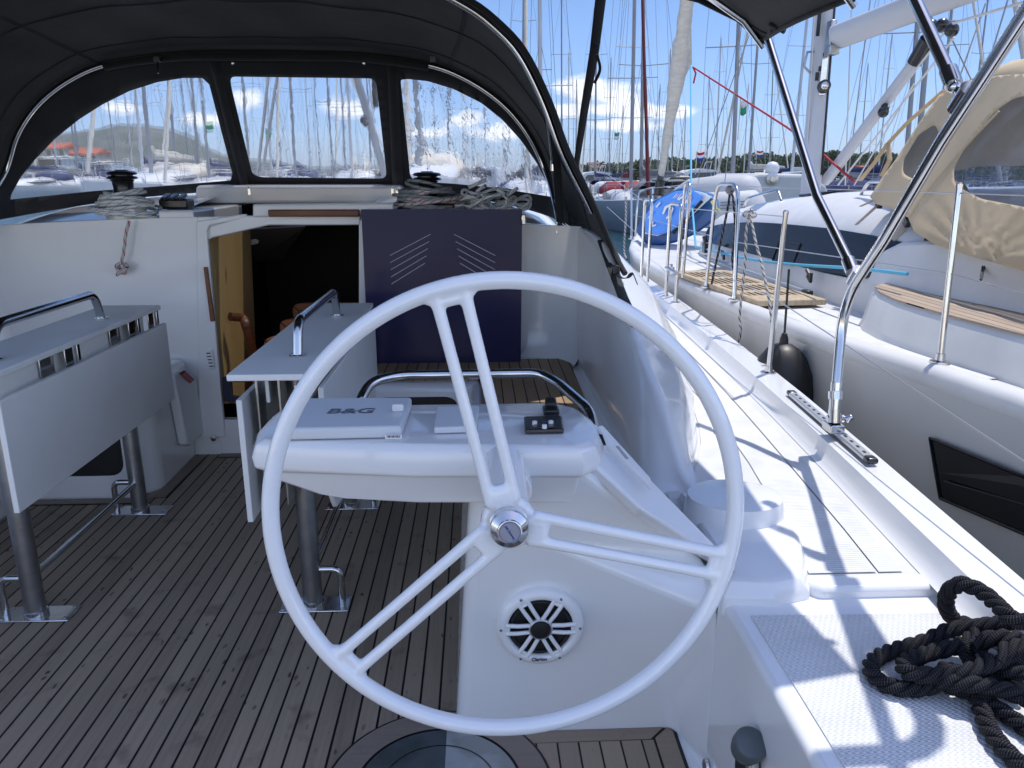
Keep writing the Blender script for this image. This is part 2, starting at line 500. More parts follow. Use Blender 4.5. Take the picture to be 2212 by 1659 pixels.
# ------------------------------------------------------------------ mesh helpers
class MB:
    def __init__(self):
        self.bm = bmesh.new()
        self.uv = None
    def box(self, c, s, rot=None):
        m = Matrix.Translation(Vector(c))
        if rot is not None:
            m = m @ rot.to_4x4()
        m = m @ Matrix.Diagonal((s[0], s[1], s[2], 1))
        bmesh.ops.create_cube(self.bm, size=1, matrix=m)
        return self
    def box2(self, a, b):
        a, b = Vector(a), Vector(b)
        return self.box((a + b) / 2, [abs(b[i] - a[i]) for i in range(3)])
    def faces(self, vs, fs):
        v = [self.bm.verts.new(p) for p in vs]
        for f in fs:
            try:
                self.bm.faces.new([v[i] for i in f])
            except ValueError:
                pass
        return v
    def prism(self, poly, vec):
        """flat polygon of 3D points given thickness along vec"""
        n = len(poly)
        vec = Vector(vec)
        a = [self.bm.verts.new(Vector(p)) for p in poly]
        b = [self.bm.verts.new(Vector(p) + vec) for p in poly]
        self.bm.faces.new(a[::-1])
        self.bm.faces.new(b)
        for i in range(n):
            self.bm.faces.new([a[i], a[(i + 1) % n], b[(i + 1) % n], b[i]])
        return self
    def loft(self, rings, close=True, caps=True):
        vr = [[self.bm.verts.new(Vector(p)) for p in r] for r in rings]
        n = len(rings[0])
        for k in range(len(vr) - 1):
            for i in range(n if close else n - 1):
                j = (i + 1) % n
                try:
                    self.bm.faces.new([vr[k][i], vr[k][j], vr[k + 1][j], vr[k + 1][i]])
                except ValueError:
                    pass
        if caps and close:
            self.bm.faces.new(vr[0][::-1])
            self.bm.faces.new(vr[-1])
        return self
    def tube(self, pts, r, seg=10, caps=True, closed=False, flat=None, uvs=False):
        """r: number or list; flat=(a,b): elliptic section scale"""
        pts = [Vector(p) for p in pts]
        n = len(pts)
        rs = r if isinstance(r, (list, tuple)) else [r] * n
        tans = []
        for i in range(n):
            if closed:
                d = pts[(i + 1) % n] - pts[i - 1]
            elif i == 0:
                d = pts[1] - pts[0]
            elif i == n - 1:
                d = pts[-1] - pts[-2]
            else:
                d = (pts[i + 1] - pts[i]).normalized() + (pts[i] - pts[i - 1]).normalized()
            tans.append(d.normalized() if d.length > 1e-9 else Vector((0, 0, 1)))
        up = Vector((0, 0, 1)) if abs(tans[0].z) < .95 else Vector((1, 0, 0))
        nrm = tans[0].cross(up).normalized()
        rings, ln, lens = [], 0, []
        for i in range(n):
            if i:
                nrm = (nrm - tans[i] * nrm.dot(tans[i]))
                nrm = nrm.normalized() if nrm.length > 1e-9 else tans[i].cross(up).normalized()
                ln += (pts[i] - pts[i - 1]).length
            lens.append(ln)
            bn = tans[i].cross(nrm)
            a, b = flat if flat else (1, 1)
            rings.append([self.bm.verts.new(pts[i] + (nrm * cos(2 * pi * k / seg) * a + bn * sin(2 * pi * k / seg) * b) * rs[i]) for k in range(seg)])
        if uvs and self.uv is None:
            self.uv = self.bm.loops.layers.uv.new('UVMap')
        m = n if closed else n - 1
        for i in range(m):
            i2 = (i + 1) % n
            l2 = lens[i2] if i2 else lens[i] + (pts[0] - pts[-1]).length
            for k in range(seg):
                k2 = (k + 1) % seg
                f = self.bm.faces.new([rings[i][k], rings[i][k2], rings[i2][k2], rings[i2][k]])
                if self.uv:
                    for lp, c in zip(f.loops, ((k / seg, lens[i]), ((k + 1) / seg, lens[i]), ((k + 1) / seg, l2), (k / seg, l2))):
                        lp[self.uv].uv = c
        if caps and not closed:
            self.bm.faces.new(rings[0][::-1])
            self.bm.faces.new(rings[-1])
        return self
    def lathe(self, prof, c=(0, 0, 0), axis=None, seg=32):
        """prof: (radius, height) list"""
        c = Vector(c)
        q = Vector((0, 0, 1)).rotation_difference(Vector(axis).normalized()).to_matrix() if axis is not None else Matrix.Identity(3)
        rings = []
        for (r, h) in prof:
            rings.append([self.bm.verts.new(c + q @ Vector((max(r, 1e-5) * cos(2 * pi * k / seg), max(r, 1e-5) * sin(2 * pi * k / seg), h))) for k in range(seg)])
        for i in range(len(rings) - 1):
            for k in range(seg):
                k2 = (k + 1) % seg
                self.bm.faces.new([rings[i][k], rings[i][k2], rings[i + 1][k2], rings[i + 1][k]])
        self.bm.faces.new(rings[0][::-1])
        self.bm.faces.new(rings[-1])
        return self
    def ball(self, c, r, seg=12, sc=(1, 1, 1)):
        bmesh.ops.create_uvsphere(self.bm, u_segments=seg, v_segments=max(6, seg // 2), radius=r, matrix=Matrix.Translation(Vector(c)) @ Matrix.Diagonal((*sc, 1)))
        return self
    def build(self, name, m, parent=None, smooth=35, bevel=0, bseg=2, solid=0, subd=0, mats=None, weld=0, split=False):
        if split:          # every loose piece becomes an object of its own
            bmesh.ops.recalc_face_normals(self.bm, faces=self.bm.faces)
            seen, out = set(), []
            for v0 in self.bm.verts:
                if v0 in seen: continue
                st, isl = [v0], []
                seen.add(v0)
                while st:
                    v = st.pop(); isl.append(v)
                    for e in v.link_edges:
                        u = e.other_vert(v)
                        if u not in seen:
                            seen.add(u); st.append(u)
                if len(isl) < 3: continue
                b = MB(); idx = {v: b.bm.verts.new(v.co) for v in isl}
                for f in {f for v in isl for f in v.link_faces}:
                    b.bm.faces.new([idx[v] for v in f.verts])
                out.append(b.build(name, m, parent, smooth, bevel, bseg, solid, subd, mats, weld))
            self.bm.free()
            return out
        if weld:
            bmesh.ops.remove_doubles(self.bm, verts=self.bm.verts, dist=weld)
        bmesh.ops.recalc_face_normals(self.bm, faces=self.bm.faces)
        me = bpy.data.meshes.new(name)
        self.bm.to_mesh(me)
        self.bm.free()
        for mm in (mats or [m]):
            me.materials.append(mm)
        if smooth:
            me.polygons.foreach_set('use_smooth', [True] * len(me.polygons))
            me.set_sharp_from_angle(angle=radians(smooth))
        o = bpy.data.objects.new(name, me)
        COL.objects.link(o)
        if parent is not None:
            attach(o, parent)
        if solid:
            md = o.modifiers.new('thickness', 'SOLIDIFY')
            md.thickness = solid
            md.offset = 0
        if bevel:
            md = o.modifiers.new('bevel', 'BEVEL')
            md.width = bevel
            md.segments = bseg
            md.limit_method = 'ANGLE'
            md.angle_limit = radians(32)
            md.harden_normals = False
        if subd:
            md = o.modifiers.new('subdivision', 'SUBSURF')
            md.levels = md.render_levels = subd
        return o

def world_loc(o):
    v = Vector((0, 0, 0))
    while o is not None:
        v = v + o.location
        o = o.parent
    return v
def attach(o, parent):
    """keep the mesh in world place under an unrotated parent"""
    o.parent = parent
    o.location = -world_loc(parent) if parent.type == 'EMPTY' or parent.parent is not None or True else (0, 0, 0)
def tag(o, label=None, cat=None, group=None, kind=None):
    if label: o['label'] = label
    if cat: o['category'] = cat
    if group: o['group'] = group
    if kind: o['kind'] = kind
    return o
def thing(name, loc, label, cat, group=None):
    o = bpy.data.objects.new(name, None)
    o.empty_display_size = .2
    o.location = loc
    COL.objects.link(o)
    return tag(o, label, cat, group)
def copy_tree(o, parent=None):
    c = o.copy()
    COL.objects.link(c)
    c.parent = parent
    for ch in list(o.children):
        copy_tree(ch, c)
    return c
def curve(pts, n=8, closed=False):
    """Catmull-Rom through the points"""
    pts = [Vector(p) for p in pts]
    out = []
    m = len(pts)
    rng = range(m) if closed else range(m - 1)
    for i in rng:
        p0 = pts[(i - 1) % m] if closed or i > 0 else pts[0] * 2 - pts[1]
        p1, p2 = pts[i], pts[(i + 1) % m]
        p3 = pts[(i + 2) % m] if closed or i + 2 < m else p2 * 2 - p1
        for k in range(n):
            t = k / n
            out.append(.5 * ((2 * p1) + (p2 - p0) * t + (2 * p0 - 5 * p1 + 4 * p2 - p3) * t * t + (3 * p1 - p0 - 3 * p2 + p3) * t ** 3))
    if not closed:
        out.append(pts[-1])
    return out
def fillet(pts, rad, n=6):
    """polyline with rounded corners"""
    pts = [Vector(p) for p in pts]
    out = [pts[0]]
    for i in range(1, len(pts) - 1):
        a, b, c = pts[i - 1], pts[i], pts[i + 1]
        r = min(rad, (a - b).length * .45, (c - b).length * .45)
        p, q = b + (a - b).normalized() * r, b + (c - b).normalized() * r
        for k in range(n + 1):
            t = k / n
            out.append(p * (1 - t) ** 2 + b * 2 * t * (1 - t) + q * t * t)
    out.append(pts[-1])
    return out
def interp(tab, y):
    if y <= tab[0][0]:
        return tab[0][1]
    for (a, va), (b, vb) in zip(tab, tab[1:]):
        if y <= b:
            t = (y - a) / (b - a)
            return va + (vb - va) * t
    return tab[-1][1]
def smooth_tab(tab, y):
    """Catmull-Rom look-up"""
    n = len(tab)
    if y <= tab[0][0]: return tab[0][1]
    if y >= tab[-1][0]: return tab[-1][1]
    for i in range(n - 1):
        if tab[i][0] <= y <= tab[i + 1][0]:
            h = tab[i + 1][0] - tab[i][0]
            t = (y - tab[i][0]) / h
            def sl(k):
                if k <= 0: return (tab[1][1] - tab[0][1]) / (tab[1][0] - tab[0][0])
                if k >= n - 1: return (tab[-1][1] - tab[-2][1]) / (tab[-1][0] - tab[-2][0])
                return (tab[k + 1][1] - tab[k - 1][1]) / (tab[k + 1][0] - tab[k - 1][0])
            m0, m1 = sl(i) * h, sl(i + 1) * h
            return (2 * t ** 3 - 3 * t * t + 1) * tab[i][1] + (t ** 3 - 2 * t * t + t) * m0 + (-2 * t ** 3 + 3 * t * t) * tab[i + 1][1] + (t ** 3 - t * t) * m1
def text_mesh(name, body, size, m, parent, loc, rot, depth=.0006, shear=0.0, spacing=1.0, bold=0.0):
    cu = bpy.data.curves.new(name, 'FONT')
    cu.body = body
    cu.size = size
    cu.extrude = depth
    cu.shear = shear
    cu.space_character = spacing
    cu.offset = bold
    cu.align_x = 'CENTER'
    cu.align_y = 'CENTER'
    tmp = bpy.data.objects.new('tmp', cu)
    COL.objects.link(tmp)
    bpy.context.view_layer.update()
    me = bpy.data.meshes.new_from_object(tmp)
    bpy.data.objects.remove(tmp)
    me.name = name
    me.materials.clear()
    me.materials.append(m)
    me.transform(Matrix.Translation(Vector(loc)) @ rot.to_4x4())
    o = bpy.data.objects.new(name, me)
    COL.objects.link(o)
    if parent is not None:
        attach(o, parent)
    return o
# ================================================================== our yacht
CX = -1.095                                   # centreline of our boat
def mxr(x): return 2 * CX - x
boat = thing('sailing_yacht', (CX, 4, 0), 'white sailing yacht whose teak-floored cockpit fills the foreground', 'sailboat')
T_FLOOR = teak('teak_sole', .0575, 'x', .012, base=(.38, .30, .215), dark=(.20, .155, .115), caulk=.12, stains=.9)
T_SEAT = teak('teak_seat', .052, 'x', 0, base=(.36, .25, .15), dark=(.25, .17, .10), caulk=.10, stains=.3)
T_MARG = teak('teak_margin', 5.0, 'y', 1.7, base=(.28, .225, .18), dark=(.19, .155, .125), caulk=.0001, stains=.8)
T_FOOT = teak('teak_foot', .0575, 'x', .03, base=(.34, .26, .19), dark=(.25, .19, .14), caulk=.09, stains=.3)

GX = [(-1.2, 1.02), (0, 1.13), (1.5, 1.217), (2, 1.265), (3.3, 1.36), (5, 1.42), (7, 1.40), (9, 1.22), (11, .75), (12.5, .05), (13.5, -.72), (14, -1.06)]
GZ = [(-1.2, .62), (3.3, .625), (6, .66), (9, .74), (12, .85), (14, .95)]
YS = [-1.2, -.6, 0, .6, 1.0, 1.4, 1.8, 2.2, 2.6, 3, 3.4, 3.8, 4.3, 4.9, 5.6, 6.3, 7, 7.8, 8.6, 9.4, 10.2, 11, 11.8, 12.5, 13.1, 13.6, 13.97]
gx = lambda y: smooth_tab(GX, y)
gz = lambda y: smooth_tab(GZ, y)
# hull shell with the bulwark
m = MB()
rings = []
for y in YS:
    r = []
    for s in (1, -1):
        X, Z = gx(y), gz(y)
        hb = X - CX
        sec = [(max(hb - .160, 0.0), Z - .062), (max(hb - .142, .001), Z - .056), (max(hb - .128, .002), Z - .03), (max(hb - .118, .003), Z), (max(hb - .004, .004), Z + .003), (hb, Z - .006), (hb * .995 + 0, Z - .25), (hb * .97, Z - .7), (hb * .86, Z - 1.35), (0.0, Z - 1.9)]
        if s == 1:
            r += [(CX + a, y, b) for a, b in sec]
        else:
            r += [(CX - a, y, b) for a, b in sec[::-1][1:]]
    rings.append(r)
m.loft(rings, close=False, caps=False)
m.build('hull', GEL, boat, smooth=50)
# deck forward of the cockpit and the side decks
def deck_strip(name, ys, xin, xout, zf, mt, n=6, parent=boat, both=True):
    m = MB()
    for s in ((1, -1) if both else (1,)):
        g = []
        for y in ys:
            a, b = xin(y), xout(y)
            row = []
            for k in range(n + 1):
                x = a + (b - a) * k / n
                row.append((x if s == 1 else mxr(x), y, zf(y, x)))
            g.append(row)
        m.loft(g, close=False, caps=False)
    return m.build(name, mt, parent, smooth=60)
YD = [1.62, 1.8, 2.0, 2.2] + [y for y in YS if y > 2.3]
zd = lambda y, x=0: gz(y) - .064
deck_strip('side_deck', YD, lambda y: (.57 if y < 2.3 else interp([(2.3, .60), (8.4, .45), (9.6, CX)], y)), lambda y: max(gx(y) - .15, CX), zd, GELD, both=True)
# non-skid panels on the side deck, two planks wide seams between them
SEAM1 = lambda y: interp([(1.6, .963), (4.4, 1.125), (7, 1.16)], y) - .0
def ns_panel(ys, a, b, dz=.004, name='nonskid_panel', mt=None):
    return deck_strip(name, ys, a, b, lambda y, x: zd(y) + dz, mt or NSRIB, n=4, both=False)
FOOT = [(2.0, .60), (2.25, .66), (2.65, .80), (3.0, .87), (3.34, .935), (3.8, .97), (4.8, 1.0), (7, 1.06)]
cf = lambda y: smooth_tab(FOOT, y)
yy = [1.66, 1.9, 2.15, 2.4, 2.7, 3.0, 3.3, 3.6, 3.9, 4.3, 4.8, 5.4, 6.1, 6.9]
ns_panel([y for y in yy], lambda y: max(interp([(1.66, .80), (2.3, .90), (3.0, .96)], y), cf(y) + .03) - 0.0, lambda y: max(gx(y) - .262, cf(y) + .032))
ns_panel([y for y in yy], lambda y: gx(y) - .256, lambda y: gx(y) - .196)
ns_panel([2.18, 2.3, 2.45, 2.6, 2.8, 3.0], lambda y: cf(y) + .015, lambda y: interp([(2.18, .79), (2.6, .86), (3, .93)], y))
# the recessed line of the toe rail fairing
# cockpit mouldings -----------------------------------------------------------
m = MB()
SX0, SX1, SZ = -.035, .50, .55               # starboard seat
for s in (0, 1):
    f = (lambda x: x) if s == 0 else mxr
    # long seat along the coaming and the L in front of the bulkhead
    def bx(x0, y0, z0, x1, y1, z1):
        a, b = sorted((f(x0), f(x1)))
        m.box2((a, y0, z0), (b, y1, z1))
    prof = [(SX0, 2.12), (SX0, 3.50), (-.52, 3.50), (-.62, 3.62), (-.62, 4.10), (.62, 4.10), (.60, 2.12)]
    if s == 1:
        prof = [(f(x), y) for x, y in prof][::-1]
    m.prism([(x, y, -.02) for x, y in prof], (0, 0, SZ + .02))
m.build('seat_moulding', GEL, boat, smooth=35, bevel=.035, bseg=4, split=True)
m = MB()
for s in (0, 1):
    prof = [(SX0 + .045, 2.2), (SX0 + .045, 3.44), (SX0 + .03, 3.56), (-.52, 3.56), (-.58, 3.64), (-.58, 3.97), (.50, 3.97), (.47, 3.7), (.445, 2.2)]
    if s:
        prof = [(mxr(x), y) for x, y in prof][::-1]
    m.prism([(x, y, SZ + .002) for x, y in prof], (0, 0, .006))
m.build('seat_teak', T_SEAT, boat, smooth=0, split=True)
# recesses under the forward seats (dark lockers)
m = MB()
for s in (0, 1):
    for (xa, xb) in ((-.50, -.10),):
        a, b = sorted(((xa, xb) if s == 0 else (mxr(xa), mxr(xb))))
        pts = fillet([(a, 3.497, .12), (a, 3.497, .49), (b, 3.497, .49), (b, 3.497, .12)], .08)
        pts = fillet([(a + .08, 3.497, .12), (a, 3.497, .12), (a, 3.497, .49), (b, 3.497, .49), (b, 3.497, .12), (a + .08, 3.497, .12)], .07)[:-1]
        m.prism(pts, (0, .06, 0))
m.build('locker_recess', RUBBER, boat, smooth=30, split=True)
# seat front that looks aft, starboard: raised white surround
# sole
m = MB()
FY0, FY1 = -1.0, 4.40
m.faces([(mxr(-.04), FY0, 0), (-.04, FY0, 0), (-.04, FY1, 0), (mxr(-.04), FY1, 0)], [(0, 1, 2, 3)])
m.build('cockpit_floor', T_FLOOR, boat, smooth=0)
# margin boards along seats and bulkhead
def margin_board(pts, wdt, inward, name='margin_board'):
    """strip of boards along a polyline on the sole"""
    m = MB()
    c = MB()
    for (a, b), nrm in zip(zip(pts, pts[1:]), inward):
        a, b, nrm = Vector((*a, 0)), Vector((*b, 0)), Vector((*nrm, 0))
        m.faces([a + Vector((0, 0, .0045)), b + Vector((0, 0, .0045)), b + nrm * wdt + Vector((0, 0, .0045)), a + nrm * wdt + Vector((0, 0, .0045))], [(0, 1, 2, 3)])
        c.faces([a + Vector((0, 0, .0022)), b + Vector((0, 0, .0022)), b + nrm * (wdt + .007) + Vector((0, 0, .0022)), a + nrm * (wdt + .007) + Vector((0, 0, .0022))], [(0, 1, 2, 3)])
    c.build('caulk_line', CAULK, boat, smooth=0)
    return m.build(name, T_MARG, boat, smooth=0)
margin_board([(mxr(-.05), 3.497), (-1.575, 3.497), (-1.575, 3.62), (-1.57, 4.06)], .06, [(0, -1), (1, 0), (1, 0)])
margin_board([(-1.44, 4.10), (-.74, 4.10)], .06, [(0, -1)])
# helm foot well: white moulding with teak inset
m = MB()
m.prism([(-.045, 1.835, .001), (-.045, 1.2, .001), (.60, 1.2, .001), (.60, 1.835, .001)], (0, 0, .007))
m.build('helm_sole', GEL, boat, smooth=0)
m = MB()
ins = [(-.012, 1.805), (.505, 1.812), (.535, 1.79), (.53, 1.2), (-.012, 1.2)]
m.prism([(x, y, .0085) for x, y in ins], (0, 0, .003))
m.build('foot_caulk', CAULK, boat, smooth=0)
m = MB()
m.prism([(x * .985 + .003, y - .008 if y > 1.5 else y, .0125) for x, y in [(-.004, 1.803), (.505, 1.806), (.46, 1.762), (.085, 1.760), (-.004, 1.76)]], (0, 0, .003))
m.prism([(.470, 1.757, .0125), (.512, 1.797, .0125), (.524, 1.782, .0125), (.52, 1.2, .0125), (.470, 1.2, .0125)], (0, 0, .003))
m.build('foot_margin', teak('teak_foot_margin', 9., 'y', 3, base=(.34, .26, .19), dark=(.25, .19, .14), caulk=.0001, stains=.3), boat, smooth=0)
m = MB()
m.prism([(x, y, .012) for x, y in [(.0, 1.75), (.463, 1.75), (.463, 1.2), (.0, 1.2)]], (0, 0, .003))
m.build('foot_teak', T_FOOT, boat, smooth=0)
# round steering cover let into the sole, with a teak ring
PC = (-.115, 1.60)
def ring(r0, r1, z, a0, a1, n=40):
    vs, fs = [], []
    for k in range(n + 1):
        a = a0 + (a1 - a0) * k / n
        vs += [(PC[0] + r0 * cos(a), PC[1] + r0 * sin(a), z), (PC[0] + r1 * cos(a), PC[1] + r1 * sin(a), z)]
    for k in range(n):
        fs.append((2 * k, 2 * k + 1, 2 * k + 3, 2 * k + 2))
    return vs, fs
m = MB(); m.faces(*ring(0.0, .292, .0165, 0, 2 * pi, 64)); m.build('ring_caulk', CAULK, boat, smooth=0)
m = MB(); m.faces(*ring(.214, .284, .0195, radians(78), radians(246))); m.faces(*ring(.214, .284, .0195, radians(-110), radians(66))); m.build('teak_ring', T_MARG, boat, smooth=0, split=True)
m = MB(); m.faces(*ring(0, .206, .020, 0, 2 * pi, 64)); 
cov = mat('steering_cover', (.34, .36, .36), .28, col2=(.24, .25, .24), vscale=9, ctr=(.42, .60))
ct = cov.node_tree          # see-through cover: dark where teak lies under it, pale over the white moulding
cb = ct.nodes['Principled BSDF']
ctc = N(ct, 'ShaderNodeTexCoord'); csp = N(ct, 'ShaderNodeSeparateXYZ'); ct.links.new(ctc.outputs['Object'], csp.inputs[0])
cst = math_node(ct, 'LESS_THAN', csp.outputs[0], -.100)
cmx = N(ct, 'ShaderNodeMix', data_type='RGBA', blend_type='MULTIPLY'); ct.links.new(cst, cmx.inputs['Factor'])
src = cb.inputs['Base Color'].links[0].from_socket
ct.links.new(src, cmx.inputs['A']); cmx.inputs['B'].default_value = (.22, .25, .26, 1)
ct.links.new(cmx.outputs['Result'], cb.inputs['Base Color'])
m.build('steering_cover', cov, boat, smooth=0)
m = MB(); m.faces(*ring(.145, .148, .0215, 0, 2 * pi, 64)); m.build('cover_groove', CAULK, boat, smooth=0)
# coaming, starboard and port ------------------------------------------------
CR = [(2.16, .655, .572), (2.24, .637, .592), (2.40, .632, .68), (2.57, .627, .762), (2.8, .62, .835), (3.0, .615, .897), (3.2, .61, .985), (3.36, .605, 1.075), (3.55, .595, 1.185), (3.7, .575, 1.222), (3.85, .555, 1.237), (4.12, .53, 1.245)]
CX_T, CZ_T = [(a, b) for a, b, c in CR], [(a, c) for a, b, c in CR]
m = MB()
for s in (0, 1):
    rings = []
    for kk_ in range(41):
        y = 2.16 + (4.12 - 2.16) * kk_ / 40
        x, z = smooth_tab(CX_T, y), smooth_tab(CZ_T, y)
        inn = min(.50, x - .04)
        fo = max(cf(y), x + .02)
        t = min(1, (z - .55) / .3)
        r = [(inn, y, .50), (inn + .01, y, .56), (inn + (x - inn) * .30, y, .55 + (z - .55) * .5), (inn + (x - .022 - inn) * .75, y, .55 + (z - .55) * .86), (x - .022, y, z - .010), (x - .014, y, z - .002), (x + .010, y, z), (x + .020, y, z - .010),
             (x + .04 + (fo - x) * .45 * t, y, z - (z - .57) * .30), (x + .04 + (fo - x) * .80 * t, y, z - (z - .57) * .65), (fo, y, zd(y) + .012), (fo + .012, y, zd(y) - .02), (x, y, .50)]
        rings.append([(px_ if s == 0 else mxr(px_), py_, pz_) for px_, py_, pz_ in r])
    m.loft(rings)
m.build('coaming', GEL, boat, smooth=60, split=True)
# swept corner between the bulkhead and the coaming
m = MB()
for s in (0, 1):
    rows = []
    for z in (.548, .57, .62, .75, .95, 1.10, 1.20, 1.235, 1.245):
        row = []
        gr_ = .05 * max(0, 1 - (z - .548) / .07) ** 2
        sl = (z - .55) * .085
        for k in range(13):
            a = pi / 2 * k / 12
            R_c = .26
            x = (.520 + sl - gr_) - R_c + R_c * sin(a)
            y = (4.098 - gr_) - R_c + R_c * cos(a)
            row.append((x if s == 0 else mxr(x), y, z))
        rows.append(row)
    m.loft(rows, close=False, caps=False)
m.build('swept_corner', GEL, boat, smooth=60, split=True)
# winch plinth outside the coaming (round disc on a body)
m = MB()
n = 40
def pl(cx, cy, a, b, z, rot=0.0):
    return [(cx + a * cos(t) * cos(rot) - b * sin(t) * sin(rot), cy + a * cos(t) * sin(rot) + b * sin(t) * cos(rot), z) for t in [2 * pi * k / n for k in range(n)]]
m.loft([pl(.713, 1.975, .142, .125, .54), pl(.713, 1.975, .138, .122, .60), pl(.713, 1.975, .130, .115, .632), pl(.713, 1.975, .118, .104, .635)])
m.build('winch_plinth', GEL, boat, smooth=50)
m = MB()
def body(z, g):
    return [(.585 - g, 1.60 - g, z), (.68, 1.585 - g, z), (.755 + g, 1.61 - g * .8, z), (.80 + g, 1.70, z), (.845 + g * .7, 1.84, z), (.84 + g * .5, 1.98, z), (.79, 2.08 + g, z), (.60, 2.12 + g, z)]
m.loft([body(.50, .024), body(.55, .02), body(.578, .0), body(.585, -.02)])
m.build('coaming_end', GEL, boat, smooth=40, bevel=.02, bseg=4)
# aft seat box with dotted non-skid
m = MB()
sb = [(.568, 1.640), (.562, -.9), (1.05, -.9), (gx(1.55) - .10, 1.640)]
m.prism([(x, y, -.02) for x, y in sb], (0, 0, .55))
m.build('aft_deck', GEL, boat, smooth=35, bevel=.018, bseg=3)
m = MB()
m.prism([(x, y, .5305) for x, y in [(.612, 1.525), (.606, -.85), (.99, -.85), (1.06, 1.515)]], (0, 0, .003))
m.build('dotted_nonskid', NSDOT, boat, smooth=0)
m = MB()       # edge of the side deck above the aft seat
m.prism([(.80, 1.592, .50), (gx(1.6) - .10, 1.592, .50), (gx(1.6) - .10, 1.66, .50), (.74, 1.66, .50)], (0, 0, zd(1.6) - .50 + .002))
m.build('deck_edge', GEL, boat, smooth=35, bevel=.012)
# inner side of the aft seat: shallow panel
m = MB()
m.prism([(.564, 1.20, .02), (.564, 1.50, .02), (.564, 1.50, .40), (.564, 1.20, .42)], (-.006, 0, 0))
m.bm.free()
# port wall below the seats
m = MB(); m.box2((mxr(-.04) - .5, -1, -.02), (mxr(-.04), 2.2, .5)); m.build('port_seat_side', GEL, boat, bevel=.02)

# bulkhead with the companionway --------------------------------------------
BY = 4.10
m = MB()
OL, OR_ = P(440, 600, y=BY).x, P(782, 600, y=BY).x
def topz(x): return 1.295 - .045 * ((x - CX) / 1.4) ** 2
for (a, b) in ((mxr(.58), OL), (OR_, .58)):
    xs = [a + (b - a) * k / 8 for k in range(9)]
    m.prism([(a, BY, -.02)] + [(b, BY, -.02)] + [(x, BY, topz(x)) for x in xs[::-1]], (0, .05, 0))
c1, c2 = P(455, 515, y=BY), P(580, 487, y=BY)
m.prism([(OL, BY, c1.z - .03), (c1.x, BY, c1.z), (c2.x, BY, c2.z), (OR_, BY, c2.z), (OR_, BY, topz(OR_)), (CX, BY, topz(CX)), (OL, BY, topz(OL))], (0, .05, 0))
m.box2((OL, BY, -.02), (OR_, BY + .05, .20))
m.build('bulkhead', GEL, boat, smooth=0, bevel=.004)
# raised frame round the opening
m = MB()
fr = [P(430, 945, y=BY - .02), P(423, 478, y=BY - .02), P(530, 462, y=BY - .02), P(533, 470, y=BY - .02), P(452, 487, y=BY - .02), P(447, 500, y=BY - .02), P(486, 945, y=BY - .02)]
m.prism(fr, (0, .03, 0))
fr = [P(530, 466, y=BY - .024), P(778, 466, y=BY - .024), P(778, 486, y=BY - .024), P(582, 486, y=BY - .024), P(455, 514, y=BY - .024), P(452, 490, y=BY - .024)]
m.prism(fr, (0, .03, 0))
fr = [P(775, 474, y=BY - .02), P(786, 474, y=BY - .02), P(794, 790, y=BY - .02), P(775, 790, y=BY - .02)]
m.prism(fr, (0, .03, 0))
m.build('companionway_frame', GEL, boat, smooth=0, bevel=.006, bseg=2)
m = MB()
m.prism([P(439, 577, y=BY - .035), P(447, 577, y=BY - .035), P(464, 694, y=BY - .035), P(454, 695, y=BY - .035)], (0, .014, 0))
m.build('wood_strip', WOODB, boat, bevel=.003)
m = MB()
m.prism([P(446, 757, y=BY - .032), P(458, 755, y=BY - .032), P(464, 795, y=BY - .032), P(452, 800, y=BY - .032)], (0, .011, 0))
v = m.build('vent', SOCK, boat, bevel=.003)
m = MB()
for k in range(5):
    a = P(450 + k * 1.6, 763 + k * 7, y=BY - .034)
    m.box(a, (.022, .003, .005))
m.build('vent_slot', RUBBER, v, smooth=0)
m = MB()
m.prism([P(463, 745, y=BY - .026), P(468, 745, y=BY - .026), P(470, 780, y=BY - .026), P(465, 781, y=BY - .026)], (0, .005, 0))
m.build('small_catch', SOCK, boat)
m = MB()
m.prism([P(479, 815, y=BY - .03), P(545, 812, y=BY - .03), P(545, 825, y=BY - .03), P(500, 826, y=BY - .03), P(502, 855, y=BY - .03), P(545, 862, y=BY - .03), P(545, 870, y=BY - .03), P(482, 867, y=BY - .03)], (0, .02, 0))
m.build('washboard_bracket', mat('navy_plastic', (.02, .025, .05), .3), boat, bevel=.003)
m = MB()
m.lathe([(.0, 0), (.016, 0), (.016, .012), (.006, .014)], P(462, 946, y=BY - .03), (0, -1, 0), 16)
m.build('drain_fitting', STEEL, boat)
m = MB()
m.box2(P(578, 453, y=4.02), P(776, 468, y=4.02) + Vector((0, .03, 0)))
m.build('hatch_handle', WOODB, boat, bevel=.006)
# sliding hatch and its garage
m = MB()
m.prism([P(545, 441, y=4.06), P(850, 438, y=4.06), P(850, 462, y=4.06), P(545, 470, y=4.06)], (0, .05, .0))
m.build('sliding_hatch', GEL, boat, bevel=.012, bseg=3)
m = MB(); m.box2((-1.64, 4.12, 1.25), (-1.46, 4.98, 1.325)); m.box2((-.73, 4.12, 1.25), (-.56, 4.98, 1.325)); m.build('hatch_rail', GEL, boat, bevel=.012, bseg=3, split=True)
m = MB()
m.prism([(CX - .64, 4.93, 1.33), (CX + .64, 4.93, 1.33), (CX + .62, 4.93, 1.438), (CX - .62, 4.93, 1.438)], (0, .36, .005))
m.build('hatch_garage', GEL, boat, bevel=.02, bseg=3)
